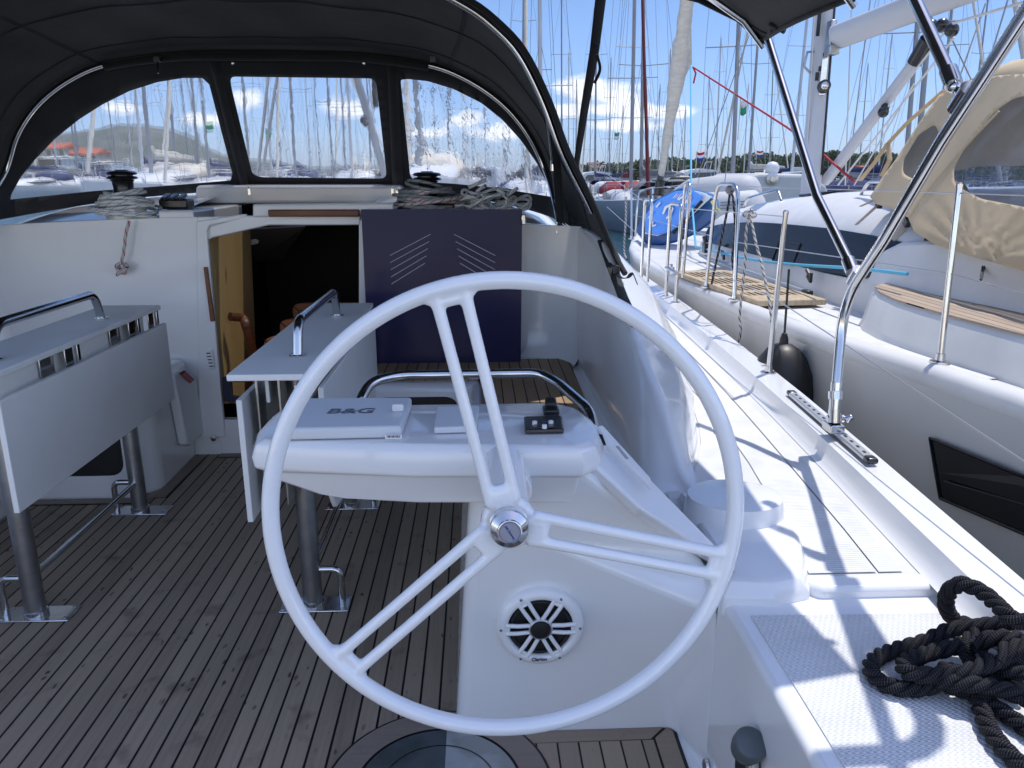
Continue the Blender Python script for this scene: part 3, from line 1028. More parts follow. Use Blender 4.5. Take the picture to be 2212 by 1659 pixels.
# coachroof
ZC = [(4.14, 1.275), (4.4, 1.325), (4.8, 1.365), (5.3, 1.40), (6.5, 1.42), (8, 1.30), (9.6, .86)]
m = MB()
rings = []
for y in [4.14, 4.3, 4.6, 5, 5.4, 6, 6.7, 7.5, 8.3, 9.0, 9.6]:
    zc = smooth_tab(ZC, y)
    wf = interp([(4, 1), (7, .98), (9.6, .45)], y)
    half = [(0, 0), (.5, -.006), (.95, -.022), (1.3, -.05), (1.46, -.085), (1.56, -.14), (1.68, -.26)]
    pts = [(dx * wf, zc + dz) for dx, dz in half] + [(min(2.02, gx(y) - CX - .30) * (1 if wf > .9 else wf + .1), zd(y) - .01)]
    rings.append([(CX - a, y, b) for a, b in pts[::-1]] + [(CX + a, y, b) for a, b in pts[1:]])
m.loft(rings, close=False, caps=False)
bmesh.ops.delete(m.bm, geom=[f for f in m.bm.faces if abs(f.calc_center_median().x - CX) < .5 and f.calc_center_median().y < 4.98 and f.calc_center_median().z > 1.2], context='FACES')
m.build('coachroof', GEL, boat, smooth=50)
# cabin interior -------------------------------------------------------------
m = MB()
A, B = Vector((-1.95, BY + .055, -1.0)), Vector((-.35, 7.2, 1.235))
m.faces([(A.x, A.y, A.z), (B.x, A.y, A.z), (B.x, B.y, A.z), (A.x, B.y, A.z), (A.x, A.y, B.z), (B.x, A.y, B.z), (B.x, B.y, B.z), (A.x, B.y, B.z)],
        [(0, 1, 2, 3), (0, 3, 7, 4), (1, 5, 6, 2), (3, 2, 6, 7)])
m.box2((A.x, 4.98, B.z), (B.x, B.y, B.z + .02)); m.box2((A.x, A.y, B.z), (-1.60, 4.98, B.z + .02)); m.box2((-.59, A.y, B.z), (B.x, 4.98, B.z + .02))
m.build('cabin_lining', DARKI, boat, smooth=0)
m = MB()
m.prism([P(458, 512, x=-1.44), P(541, 494, x=-1.44), P(558, 872, x=-1.44), P(490, 872, x=-1.44)], (-.02, 0, 0))
m.build('cabin_panel', WOODP, boat, smooth=0)
m = MB()
for a, b in (((541, 494), (650, 488)),):
    m.faces([P(541, 494, y=5.0), P(660, 488, y=5.0), P(635, 520, y=5.6), P(610, 556, y=6.0), P(545, 566, y=6.0)], [(0, 1, 2, 3, 4)])
m.build('cabin_ceiling', mat('cabin_headliner', (.16, .17, .19), .6), boat, smooth=0, solid=.01)
m = MB()
m.prism([P(538, 519, y=5.2), P(552, 516, y=5.2), P(559, 520, y=5.2), P(557, 526, y=5.2), P(538, 530, y=5.2)], (0, .004, 0))
m.build('cabin_hatch', mat('milky_acrylic', (.75, .78, .80), .3), boat, smooth=0)
m = MB()
m.tube(fillet([P(497, 684, x=-1.40), P(525, 686, x=-1.36), P(530, 700, x=-1.33), P(556, 790, x=-1.33)], .06), .017, flat=(1, 1.5))
m.build('wooden_grab_rail', WOODB, boat)
for i, (x0, y0, x1, y1, yy_) in enumerate(((535, 768, 660, 860, 4.28), (566, 728, 690, 800, 4.50), (600, 690, 720, 760, 4.80), (628, 655, 772, 720, 5.2))):
    a, b = P(x0, y0, y=yy_), P(x1, y1, y=yy_)
    pts = fillet([(b.x, yy_, b.z), (a.x + .02, yy_, b.z), (a.x, yy_, a.z), (b.x, yy_, a.z)], .07)
    m = MB()
    m.prism(pts, (0, .16, -.02))
    st = m.build('companionway_step', STEPM, boat, smooth=30, bevel=.006)
    m = MB()
    m.tube([(a.x + .05, yy_ - .003, a.z - .05), (a.x + .008, yy_ - .003, a.z - .012)], .003, 6)
    m.tube([(a.x + .05, yy_ - .003, b.z), (a.x + .05, yy_ - .003, a.z - .05), (b.x, yy_ - .003, a.z - .05)], .003, 6)
    m.build('step_seam', CAULK, st)
# stanchions and guard rails on the starboard side ----------------------------
def stanchion(base, top, parent, r=.0125, eye=.55):
    m = MB()
    base, top = Vector(base), Vector(top)
    m.tube([base, top], [r, r * .86], 14)
    s = m.build('stanchion', STEEL, parent)
    m = MB()
    m.lathe([(.0, -.004), (.036, -.004), (.036, .006), (.018, .010), (.016, .035), (.0125, .036)], base, None, 20)
    m.build('stanchion_foot', STEEL, s)
    m = MB()
    m.lathe([(0, 0), (r, 0), (r, .012), (r * .6, .018), (.0, .019)], top, None, 12)
    m.build('stanchion_cap', STEEL, s)
    return s
def P_at(px, py, x):      # point above / on the rail plane x = const
    return P(px, py, x=x)
b = P(1660, 806, z=.625)
stanchion(b, P(1697, 463, x=b.x + .01), boat)
LIFE = MAT_LIFE = mat('coated_wire', (.50, .49, .50), .3, metal=.6)
gates = []
for (pb, pc, topy) in (((1385, 607), (1398, 614), 415), ((1438, 641), (1459, 654), 412)):
    a, c = P(*pb, z=.645), P(*pc, z=.645)
    h = .66
    m = MB()
    ln_ = (c - a)
    ta, tc_ = a + Vector((.012, .05, h)), c + Vector((.014, .03, h))
    m.tube(fillet([a, ta, tc_, c], .05, 8), .0125, 12)
    g = m.build('gate_frame', STEEL, boat)
    m = MB()
    for q in (a, c):
        m.lathe([(.0, -.004), (.034, -.004), (.034, .006), (.016, .010), (.014, .03)], q, None, 18)
    m.build('gate_foot', STEEL, g, split=True)
    gates.append((ta, tc_))
a2 = P(1309, 515, x=1.25)
m = MB()
s1t = P(1697, 468, x=b.x + .01)
s1m = b + Vector((.004, .0, .34))
g2 = gates[1]; g1 = gates[0]
aft = Vector((1.22, 1.0, 1.30)); aftm = Vector((1.21, .9, .93))
m.tube([g2[1] - Vector((0, 0, .02)), s1t], .0025, 6)
m.tube([g2[1] - Vector((0, 0, .34)), s1m, Vector((1.21, .8, .82))], .0025, 6)
m.tube([Vector(a2) + Vector((.0, 0, .6)), g1[0] - Vector((0, 0, .02))], .0025, 6)
m.tube([Vector(a2) + Vector((.0, 0, .3)), g1[0] - Vector((0, 0, .32))], .0025, 6)
m.build('guard_wire', LIFE, boat, split=True)
stanchion(Vector((a2.x, 9.0, .73)), Vector((a2.x + .02, 9.0, 1.40)), boat)
# genoa track with car
t0, t1 = P(1710, 855, z=.628), P(1880, 1000, z=.628)
m = MB()
dv = (t1 - t0).normalized()
q = Vector((1, 0, 0)).rotation_difference(dv).to_matrix()
m.box((t0 + t1) / 2 + Vector((0, 0, .010)), ((t1 - t0).length, .034, .016), q)
tr = m.build('bimini_track', ALU, boat, bevel=.004)
m = MB()
for e in (t0, t1):
    m.box(e + Vector((0, 0, .011)), (.04, .036, .020), q)
m.build('track_end_stop', BLACK, tr, bevel=.008, bseg=3, split=True)
m = MB()
for k in range(14):
    c = t0 + (t1 - t0) * ((k + 1) / 15) + Vector((0, 0, .0185))
    m.box(c, (.016, .008, .002), q)
m.build('track_slot', CAULK, tr, smooth=0)
# hatch on side deck far forward, chrome cleat
cl = P(1422, 682, z=.60)
m = MB()
m.lathe([(0, 0), (.035, 0), (.035, .006), (.02, .008)], P(1425, 686, z=.60), None, 20)
m.build('deck_filler', STEEL, boat)
# ================================================================== things in the cockpit
# drop-leaf cockpit tables
def make_table():
    """built at the origin: near pole foot at (0,0,0), far pole at +Y .87"""
    t = thing('cockpit_table', (0, 0, 0), '', 'table', 'drop-leaf tables in the cockpit')
    for y in (0.0, .87):
        m = MB(); m.tube([(0, y, .006), (0, y, .90)], .034, 28); m.build('post', STEELD, t)
        m = MB(); m.box((.01, y, .004), (.245, .10, .007)); bp = m.build('base_plate', STEEL, t, bevel=.003)
        m = MB()
        for sx in (-.10, .115):
            for sy in (-.035, .035):
                m.lathe([(0, 0), (.008, 0), (.006, .003), (0, .0035)], (sx, y + sy, .0075), None, 10)
        m.build('bolt', STEELD, bp, split=True)
        m = MB(); m.lathe([(.034, 0), (.040, 0), (.040, .016), (.035, .018)], (0, y, .008), None, 28); m.build('collar', STEEL, t)
    m = MB(); m.tube([(.0, .03, .145), (.0, .85, .145)], .0125, 12); m.build('cross_bar', STEEL, t)
    m = MB(); m.box2((-.145, -.25, .906), (.118, 1.08, .926)); top = m.build('table_top', BOARD, t, bevel=.003)
    m = MB(); m.box2((-.07, -.12, .80), (-.058, 1.0, .905)); m.build('apron', BOARD, t, bevel=.002)
    m = MB(); m.box2((.052, -.12, .80), (.064, 1.0, .905)); m.build('apron', BOARD, t, bevel=.002)
    m = MB()
    m.tube(fillet([(.012, -.005, .926), (.012, .03, 1.035), (.012, .70, 1.035), (.012, .735, .926)], .075, 8), .0165, 16)
    h = m.build('handrail', STEEL, t)
    m = MB()
    for y in (-.005, .735):
        m.lathe([(.0165, 0), (.028, 0), (.028, .004), (.018, .006)], (.012, y, .9265), None, 20)
    m.build('flange', STEEL, h, split=True)
    return t
LTAB = make_table()
def leaf(t, side, y0, y1, ztop, zbot, dx=.12, shape=None, tilt=0.0):
    m = MB()
    x = side * dx
    pts = shape or [(y0, ztop), (y1, ztop), (y1, zbot), (y0, zbot)]
    m.prism([(x + side * tilt * (ztop - z), y, z) for y, z in pts], (side * .018, 0, 0))
    return m.build('drop_leaf', EDGE if False else BOARD, t, bevel=.002)
def loop(t, side):
    for y in (0, .87):
        m = MB()
        m.tube(fillet([(side * .03, y, .145), (side * .105, y, .145), (side * .105, y, .008)], .06, 8), .0125, 12)
        m.build('foot_loop', STEEL, t)
def hinges(t, side, ys):
    m = MB()
    for y in ys:
        m.box((side * .098, y, .865), (.006, .055, .08))
        m.box((side * .103, y + .055, .86), (.012, .020, .09))
        m.box((side * .072, y - .10, .865), (.006, .09, .08))
    m.build('hinge', STEEL, t, bevel=.002, split=True)
RTAB = copy_tree(LTAB)
loop(LTAB, -1); loop(RTAB, 1)
leaf(LTAB, 1, -.19, 1.10, .84, .475, dx=.107)
hinges(LTAB, 1, (.28, .80, 1.0))
# right table: one leaf on the port side, one with rounded end to starboard
leaf(RTAB, -1, -.19, 1.08, .83, .42, dx=.125)
m = MB()
m.prism([(.105, y, z) for y, z in [(-.17, .862), (1.08, .862), (1.08, .42), (.03, .40), (-.07, .415), (-.14, .50), (-.17, .62)]], (.018, 0, 0))
m.build('drop_leaf', BOARD, RTAB, bevel=.004)
m = MB()
m.box2((-.03, -.125, .45), (-.022, -.05, .905)); m.box2((-.10, -.125, .45), (-.092, -.05, .905))
m.build('side_plate', STEELD, RTAB, bevel=.002, split=True)
m = MB()
m.lathe([(0, 0), (.022, 0), (.026, .006), (.022, .014), (0, .016)], (.03, -.14, .765), (0, -1, 0), 24)
kn = m.build('knob', BRASS, RTAB)
m = MB(); m.lathe([(0, 0), (.006, 0), (.005, .003), (0, .003)], (.03, -.157, .765), (0, -1, 0), 10); m.tube([(.03, -.14, .79), (.03, -.13, .86)], .008, 10)
m.build('knob_bolt', STEELD, kn)
LTAB.location = (-1.570, 2.48, 0)
RTAB.location = (-.607, 2.50, 0)
LTAB['label'] = 'grey drop-leaf cockpit table at the left edge, steel handrail on top'
RTAB['label'] = 'grey drop-leaf cockpit table beside the steering wheel, round tan knob under it'
for t in (LTAB, RTAB):
    t['category'] = 'table'

# line bag / winch handle pocket on the side of the port seat
pk = thing('handle_pocket', (-1.52, 3.75, .35), 'white plastic pocket with something red inside, on the seat side', 'pocket')
pa, pb_ = P(376, 822, y=3.62), P(424, 812, y=3.85)
m = MB()
sx = -1.566
def pk_pt(px, py): return P(px, py, x=sx + .05)
out = [pk_pt(377, 812), pk_pt(391, 797), pk_pt(425, 815), pk_pt(441, 935), pk_pt(413, 964), pk_pt(405, 960)]
m.prism([(sx, p.y, p.z) for p in out], (.05, 0, 0))
m.build('pocket_body', SOCK, pk, bevel=.012, bseg=3)
m = MB()
out = [pk_pt(386, 806), pk_pt(398, 800), pk_pt(419, 820), pk_pt(410, 828)]
m.prism([(sx + .048, p.y, p.z) for p in out], (.004, 0, 0))
m.build('pocket_mouth', RUBBER, pk)
m = MB()
out = [pk_pt(389, 809), pk_pt(399, 803), pk_pt(416, 822), pk_pt(410, 827), pk_pt(400, 821)]
m.prism([(sx + .053, p.y, p.z) for p in out], (.004, 0, 0))
m.build('red_handle', REDP, pk, bevel=.004)

# helm console -----------------------------------------------------------------
con = thing('helm_console', (0.1, 1.8, 0), 'white moulded helm console with grey instrument covers behind the steering wheel', 'console')
# top pod
def ringp(spec): return [Vector(p) for p in spec]
ZT = .885
R_top = [P(600, 952, z=ZT), P(572, 948, z=ZT), P(575, 925, z=ZT), P(602, 893, z=ZT), P(622, 878, z=ZT), P(900, 874, z=ZT), P(1190, 870, z=ZT), P(1235, 880, z=ZT), P(1262, 900, z=ZT), P(1278, 925, z=ZT), P(1268, 952, z=ZT), P(1236, 962, z=ZT), P(900, 958, z=ZT)]
def shift(r, dz, grow, cy=1.85, cx=-.12, fy=1.0):
    out = []
    for p in r:
        v = Vector((p.x - cx, (p.y - cy) * 1.0, 0))
        l = v.length
        v = v * ((l + grow) / l)
        out.append(Vector((cx + v.x, cy + v.y, p.z + dz)))
    return out
R1 = shift(R_top, -.012, .022)
R2 = shift(R_top, -.045, .034)
R3 = shift(R_top, -.072, .030)
R4 = shift(R_top, -.080, .012)
R5 = []
for p in R4:        # underside draws in towards the pedestal
    R5.append(Vector((max(p.x, -.505 + .12 * max(0, (p.y - 1.75))), 1.80 + (p.y - 1.80) * .9, p.z - .022)))
R6 = [Vector((max(p.x, -.40), 1.80 + (p.y - 1.80) * .82, .742)) for p in R5]
R7 = [Vector((max(p.x, -.33), p.y, .728)) for p in R6]
m = MB()
m.loft([R_top, R1, R2, R3, R4, R5, R6, R7])
m.build('instrument_pod', GEL, con, smooth=40, bevel=.006, bseg=3)
# pedestal below
m = MB()
p1, p2, A_, p3 = P(1012, 1000, y=1.735), P(1262, 1004, y=1.70), P(1168, 1168, y=1.765), P(1012, 1098, y=1.757)
B_, C_, D_ = P(1440, 1478, y=1.795), Vector((.578, 1.615, .49)), P(1530, 1212, z=.56)
q1, q2, q3 = Vector((-.078, 1.80, 0)), Vector((.535, 1.80, 0)), Vector((.578, 1.60, 0))
r1, r2 = Vector((-.070, 2.12, 0)), Vector((-.045, 2.12, .80))
V_ = [p1, p2, A_, p3, B_, C_, D_, q1, q2, q3, r1, r2, Vector((.50, 1.98, .50)), Vector((.58, 2.12, 0))]
m.faces(V_, [(0, 1, 2, 3), (3, 2, 4, 8, 7), (1, 6, 2), (6, 5, 2), (2, 5, 4), (4, 5, 9, 8), (0, 3, 7, 10, 11), (11, 12, 13, 10), (0, 11, 12, 1), (1, 12, 6), (6, 12, 5), (5, 12, 13, 9)])
m.build('pedestal', GEL, con, smooth=60, bevel=.035, bseg=6)
# sloping arm to starboard
m = MB()
arm_o = [P(1250, 892, z=.885), P(1300, 925, z=.86), P(1420, 1050, z=.76), P(1548, 1180, z=.62)]
arm_i = [P(1236, 962, z=.875), P(1268, 985, z=.845), P(1385, 1100, z=.745), P(1535, 1200, z=.60)]
arm_l = [P(1240, 1006, z=.83), P(1268, 1018, z=.81), P(1375, 1118, z=.715), P(1530, 1216, z=.555)]
rings = []
for o_, i_, l_ in zip(arm_o, arm_i, arm_l):
    rings.append([o_, i_, l_, Vector((l_.x + .02, l_.y + .06, l_.z - .03)), Vector((o_.x + .02, o_.y + .10, l_.z - .06)), Vector((o_.x + .012, o_.y + .02, o_.z - .03))])
m.loft(rings)
m.build('console_arm', GEL, con, smooth=30, bevel=.014, bseg=4)
# cover of the chart plotter, with lettering
def slab(name, c4, h, mt, parent, bev=.004, taper=.004):
    m = MB()
    c = sum(c4, Vector()) / len(c4)
    m.loft([c4, [p + Vector((0, 0, h * .75)) for p in c4], [p + (c - p).normalized() * taper + Vector((0, 0, h)) for p in c4]])
    return m.build(name, mt, parent, bevel=bev, bseg=3)
z0 = ZT + .003
cv = slab('plotter_cover', [P(601, 952, z=z0), P(868, 946, z=z0), P(890, 880, z=z0), P(626, 882, z=z0)], .030, PLASG, con, .006)
tc4 = z0 + .0305
cc = P(757, 888, z=tc4)
text_mesh('lettering', 'B&G', .056, BLACK, cv, cc, Matrix.Rotation(0, 3, 'Z') @ Matrix.Diagonal((1.12, 1, 1)), .0006, .12, 1.0, .0010)
m = MB(); lp = P(852, 940, y=P(868, 946, z=z0).y - .0005)
lb = P(838, 952, z=z0)
m.box((lb.x + .014, lb.y - .0040, z0 + .011), (.040, .0012, .010))
tg = m.build('barcode_label', mat('label_paper', (.80, .80, .80), .5), cv, smooth=0)
m = MB()
for k in range(11):
    m.box((lb.x - .001 + k * .0030, lb.y - .0050, z0 + .012), (.0009 + .0006 * (k % 3), .0006, .006))
m.build('barcode', BLACK, tg, smooth=0)
m = MB()
m.box(P(860, 889, z=tc4) + Vector((0, 0, .010)), (.030, .012, .020))
m.build('thumb_tab', SOCK, cv, bevel=.005, bseg=3)
slab('instrument_cover', [P(938, 937, z=z0), P(1030, 934, z=z0), P(1035, 888, z=z0), P(944, 890, z=z0)], .016, PLASG, con, .004)
kp = slab('switch_panel', [P(1134, 938, z=z0), P(1218, 936, z=z0), P(1214, 906, z=z0), P(1132, 908, z=z0)], .012, BLACK, con, .004, .002)
m = MB()
for (px, py) in ((1155, 917), (1190, 916), (1176, 925)):
    m.lathe([(0, 0), (.0065, 0), (.006, .009), (0, .010)], P(px, py, z=z0 + .012), None, 14)
m.build('button', SOCK, kp, split=True)
m = MB()
m.prism([P(1146, 926, z=z0 + .0135), P(1200, 923, z=z0 + .0135), P(1203, 910, z=z0 + .0135), P(1160, 911, z=z0 + .0135)], (0, 0, .001))
m.build('panel_print', mat('dark_sheen_plastic', (.05, .055, .065), .15), kp)
rk = MB(); c = P(1190, 893, z=z0)
rk.box(c + Vector((0, 0, .008)), (.042, .05, .016)); rs = rk.build('rocker_switch', BLACK, con, bevel=.004)
rk = MB(); rk.box(c + Vector((0, .006, .026)), (.030, .034, .022), Matrix.Rotation(.35, 3, 'X')); rk.build('rocker', RUBBER, rs, bevel=.006)
# engine panel on the arm
m = MB()
e4 = [P(1291, 936, z=.872), P(1302, 935, z=.872), P(1405, 1050, z=.778), P(1403, 1066, z=.77), P(1310, 975, z=.838)]
m.prism([p + Vector((0, 0, .004)) for p in e4], (.0, -.0, .018))
ep = m.build('engine_panel', SOCK, con, bevel=.004)
m = MB(); m.prism([P(1294, 940, z=.892), P(1301, 941, z=.892), P(1309, 962, z=.880), P(1303, 962, z=.880)], (0, 0, .003)); m.build('panel_slot', RUBBER, ep)
m = MB(); m.prism([P(1330, 965, z=.868), P(1337, 966, z=.868), P(1358, 992, z=.85), P(1352, 992, z=.85)], (0, 0, .0025)); m.build('panel_window', mat('grey_lens', (.35, .37, .36), .15), ep)
# shaft housing behind the wheel
hub = P(1099, 1130, y=1.40)
m = MB()
m.lathe([(.0, 0), (.040, 0), (.046, .01), (.046, .26)], hub + Vector((0, .02, -.005)), (0, 1, .10), 36)
m.build('steering_shaft', GEL, con)
m = MB()
sc_ = P(1098, 1062, y=1.66)
m.lathe([(0, 0), (.050, 0), (.056, .005), (.058, .03), (.060, .10)], sc_, (0, 1, 0), 40)
bo = m.build('shaft_boss', GEL, con)
m = MB()
for px in (1065, 1128):
    m.lathe([(0, 0), (.005, 0), (.0075, .003), (.008, .006)], P(px, 1027, y=1.653), (0, 1, 0), 14)
m.build('screw', STEELD, bo, split=True)
# loudspeaker
spk = P(1167, 1352, y=1.770)
NA = Vector((0, -1, -.057)).normalized()
KS = 1.16
def disc(m, prof, c=spk, off=0.0, seg=48):
    m.lathe([(a * KS, b * KS) for a, b in prof], c + NA * off, NA, seg)
m = MB(); disc(m, [(0, -.004), (.0735, -.004), (.0735, .002), (.03, -.001), (.0, -.001)]); m2 = m
sp_ = m.build('loudspeaker', mat('speaker_dark', (.006, .006, .007), .5), con)
m = MB()
prof = [(.074, -.012), (.0985, -.012), (.0985, .002), (.094, .010), (.083, .014), (.076, .012), (.073, .006), (.072, -.012)]
q = Vector((0, 0, 1)).rotation_difference(NA).to_matrix() * KS
rings = []
for k in range(56):
    a = 2 * pi * k / 56
    rings.append([spk + q @ Vector((r * cos(a), r * sin(a), h)) for r, h in prof])
rings.append(rings[0])
m.loft(rings, close=True, caps=False)
m.build('speaker_rim', GEL, sp_, smooth=50)
m = MB()
for r0 in (.066,):
    rr = []
    for k in range(40):
        a = 2 * pi * k / 40
        rr.append([spk + q @ Vector(((r0 + .004 * cos(b)) * cos(a), (r0 + .004 * cos(b)) * sin(a), .004 + .004 * sin(b))) for b in [2 * pi * j / 8 for j in range(8)]])
    rr.append(rr[0])
    m.loft(rr, caps=False)
m.build('cone_surround', mat('speaker_rubber', (.008, .008, .010), .6), sp_, smooth=60)
m = MB()
for k in range(6):
    a = k * pi / 3
    for s in (-1, 1):
        o0 = Vector((cos(a), sin(a), 0)); n0 = Vector((-sin(a), cos(a), 0))
        p0 = o0 * .024 + n0 * s * .0085
        p1 = o0 * .078 + n0 * s * .0105
        m.tube([spk + q @ (p0 + Vector((0, 0, .010))), spk + q @ ((p0 + p1) / 2 + Vector((0, 0, .0125))), spk + q @ (p1 + Vector((0, 0, .011)))], .0058, 8, flat=(1, 1))
    m.tube([spk + q @ (o0 * .072 + n0 * z_ + Vector((0, 0, .011))) for z_ in (-.011, .011)], .0045, 8)
m.build('speaker_grille', GEL, sp_, smooth=60)
m = MB()
disc(m, [(0, .006), (.0265, .006), (.027, .014), (.024, .0165), (.0225, .014), (0, .014)])
m.build('tweeter_ring', mat('silver_plastic', (.5, .5, .5), .3, metal=.6), sp_)
m = MB(); disc(m, [(0, .014), (.0222, .014), (.021, .0175), (.012, .0195), (0, .020)]); m.build('tweeter', RUBBER, sp_)
m = MB()
for k in range(6):
    a = k * pi / 3
    m.lathe([(0, 0), (.0042, 0), (.0036, .002), (0, .0025)], spk + q @ Vector((.089 * cos(a), .089 * sin(a), .0125)), NA, 10)
m.build('speaker_screw', STEEL, sp_, split=True)
text_mesh('speaker_lettering', 'Clarion', .0135, BLACK, sp_, P(1165, 1425, y=1.755), Matrix.Rotation(radians(90), 3, 'X'), .0004, 0, 1.0, .0004)

# steel grab rail in front of the console
gr = thing('grab_rail', (0, 2.15, .5), 'bent stainless steel guard rail round the front of the helm console', 'rail')
m = MB()
pts = [P(772, 925, y=2.10), P(776, 868, y=2.12), P(800, 824, y=2.2), P(860, 811, y=2.25), P(1165, 806, y=2.25), P(1205, 826, y=2.18), P(1275, 888, y=2.0), P(1286, 945, y=1.93)]
m.tube(fillet(pts, .07, 8), .0150, 16)
m.build('rail_tube', STEEL, gr)
m = MB()
p0 = P(772, 925, y=2.10)
m.lathe([(.015, 0), (.028, 0), (.028, .006), (.016, .010)], p0 + Vector((0, 0, -.004)), None, 20)
m.build('rail_flange', STEEL, gr)

# steering wheel ----------------------------------------------------------------
wh = thing('steering_wheel', hub, 'large white steering wheel with three double spokes and chrome hub', 'steering wheel')
TILT = radians(6)
WC = Vector((.050, 1.405, .850)) 
ux, uy = Vector((1, 0, 0)), Vector((0, sin(TILT), cos(TILT)))
un = ux.cross(uy)                         # away from the camera: towards +Y ... forward
if un.y > 0: un = -un                     # un points at the helmsman
def W(x, y, z=0): return WC + ux * x + uy * y + un * z
RIM = .461
m = MB()
m.tube([W(RIM * cos(a), RIM * sin(a)) for a in [2 * pi * k / 120 for k in range(120)]], .0178, 14, closed=True)
hb_ = Vector(((hub - WC).dot(ux), (hub - WC).dot(uy), 0))
m.lathe([(0, -.026), (.050, -.026), (.056, -.020), (.056, .0), (.050, .010), (.0, .012)], W(hb_.x, hb_.y, .0), un, 36)
ends = [((950, 668), (1008, 655)), ((752, 1398), (788, 1430)), ((1562, 1196), (1546, 1240))]
for e in ends:
    tgt = []
    for (px, py) in e:
        d = ray(px, py)
        t = (WC - Vector((0, 0, EYE))).dot(un) / d.dot(un)
        hit = Vector((0, 0, EYE)) + d * t
        v = hit - WC
        v2 = Vector((v.dot(ux), v.dot(uy)))
        v2 = v2.normalized() * (RIM - .004)
        tgt.append(v2)
    mid = (tgt[0] + tgt[1]) / 2
    dirv = (mid - Vector((hb_.x, hb_.y))).normalized()
    side = Vector((-dirv.y, dirv.x))
    for v2 in tgt:
        sgn = 1 if (v2 - mid).dot(side) > 0 else -1
        st = Vector((hb_.x, hb_.y)) + dirv * .045 + side * sgn * .0245
        n_ = 14
        pts, rr = [], []
        for k in range(n_ + 1):
            t = k / n_
            p = st * (1 - t) + v2 * t
            pts.append(W(p.x, p.y, .004 * (1 - t)))
            rr.append(.0122 + .0016 * abs(2 * t - 1) ** 6)
        m.tube(pts, rr, 12, flat=(1.0, 1.0))
    # webs closing the slot at both ends
    for (t_, r_, wd) in ((-.02, .014, .028), (-.008, .014, .026), (.004, .013, .024)):
        c = Vector((hb_.x, hb_.y)) + dirv * (.066 + t_)
        m.tube([W(*(c - side * wd), .003), W(*(c + side * wd), .003)], r_, 10)
    st0 = Vector((hb_.x, hb_.y)) + dirv * .03; st1 = Vector((hb_.x, hb_.y)) + dirv * .068
    for s_ in (-.012, 0, .012):
        m.tube([W(*(st0 + side * s_), .004), W(*(st1 + side * s_), .004)], .0135, 10)
    for t_ in (-.004, -.015, -.026):
        c = mid.normalized() * (RIM + t_)
        hw = (tgt[0] - tgt[1]).length / 2
        m.tube([W(*(c - side * (hw + .008 + (t_ + .032) * .7))), W(*(c + side * (hw + .008 + (t_ + .032) * .7)))], .0115, 10)
wr = m.build('wheel_rim_and_spokes', WHEELM, wh, smooth=180)
md = wr.modifiers.new('remesh', 'REMESH'); md.mode = 'VOXEL'; md.voxel_size = .0028; md.use_smooth_shade = True
md = wr.modifiers.new('soften', 'SMOOTH'); md.factor = .5; md.iterations = 14
m = MB()
HC = W(hb_.x, hb_.y)
m.lathe([(0, .0), (.0385, .004), (.0395, .014), (.0375, .016), (.0390, .018), (.0390, .024), (.0365, .026), (.0385, .028), (.0385, .034), (.037, .040), (.030, .047), (.0245, .052), (.0235, .055), (.0225, .0555), (0, .0555)], HC, un, 56)
hubo = m.build('hub_cap', STEEL, wh, smooth=28)
m = MB(); m.lathe([(0, 0), (.0218, 0), (.0215, .0008), (0, .0008)], HC + un * .0557, un, 48)
dsk = m.build('hub_badge', mat('badge_grey', (.30, .31, .37), .25, metal=.3), wh)
BLUEI = mat('blue_ink', (.03, .035, .22), .5)
m = MB()
rr = []
for k in range(48):
    a = 2 * pi * k / 48
    rr.append([HC + un * (.0566 + .0002 * j) + ux * (rad * cos(a)) + uy * (rad * sin(a)) for j, rad in ((0, .0195), (1, .0195), (1, .0203), (0, .0203))])
rr.append(rr[0]); m.loft(rr, caps=False)
m.build('badge_ring', BLUEI, dsk, smooth=0)
rotm = Matrix((ux, uy, un)).transposed() @ Matrix.Rotation(radians(-58), 3, 'Z')
text_mesh('badge_lettering', 'Jefa Steering', .0066, BLUEI, dsk, HC + un * .0568, rotm, .0002, .35, .95, .00015)
# little notch mark on the rim of the cap
# throttle lever at the bottom edge
th = thing('throttle_lever', (.50, 1.4, .1), 'black throttle lever with a round knob, below the steering wheel at right', 'lever')
kc = P(1617, 1612, y=1.30)
m = MB(); m.lathe([(0, -.040), (.020, -.038), (.030, -.024), (.034, -.004), (.034, .016), (.032, .021), (.028, .024), (0, .026)], kc, (.10, -.55, 1), 36)
m.build('lever_knob', mat('soft_grey_black', (.085, .10, .11), .45), th, smooth=60)
m = MB(); m.tube([kc + Vector((.01, -.0, -.03)), kc + Vector((.015, -.03, -.16))], .014, 14); m.build('lever_arm', STEEL, th)
m = MB(); m.lathe([(0, 0), (.052, 0), (.050, .03), (.034, .042), (0, .044)], kc + Vector((.045, .03, -.085)), (-1, -.3, .1), 32); m.build('lever_base', RUBBER, th)
m = MB()
for px, py in ((1485, 1606), (1527, 1655)):
    c = P(px, py, x=.562)
    m.lathe([(0, 0), (.020, 0), (.018, .006), (.010, .010), (0, .010)], c, (-1, 0, 0), 20)
m.build('push_knob', STEEL, con, split=True)

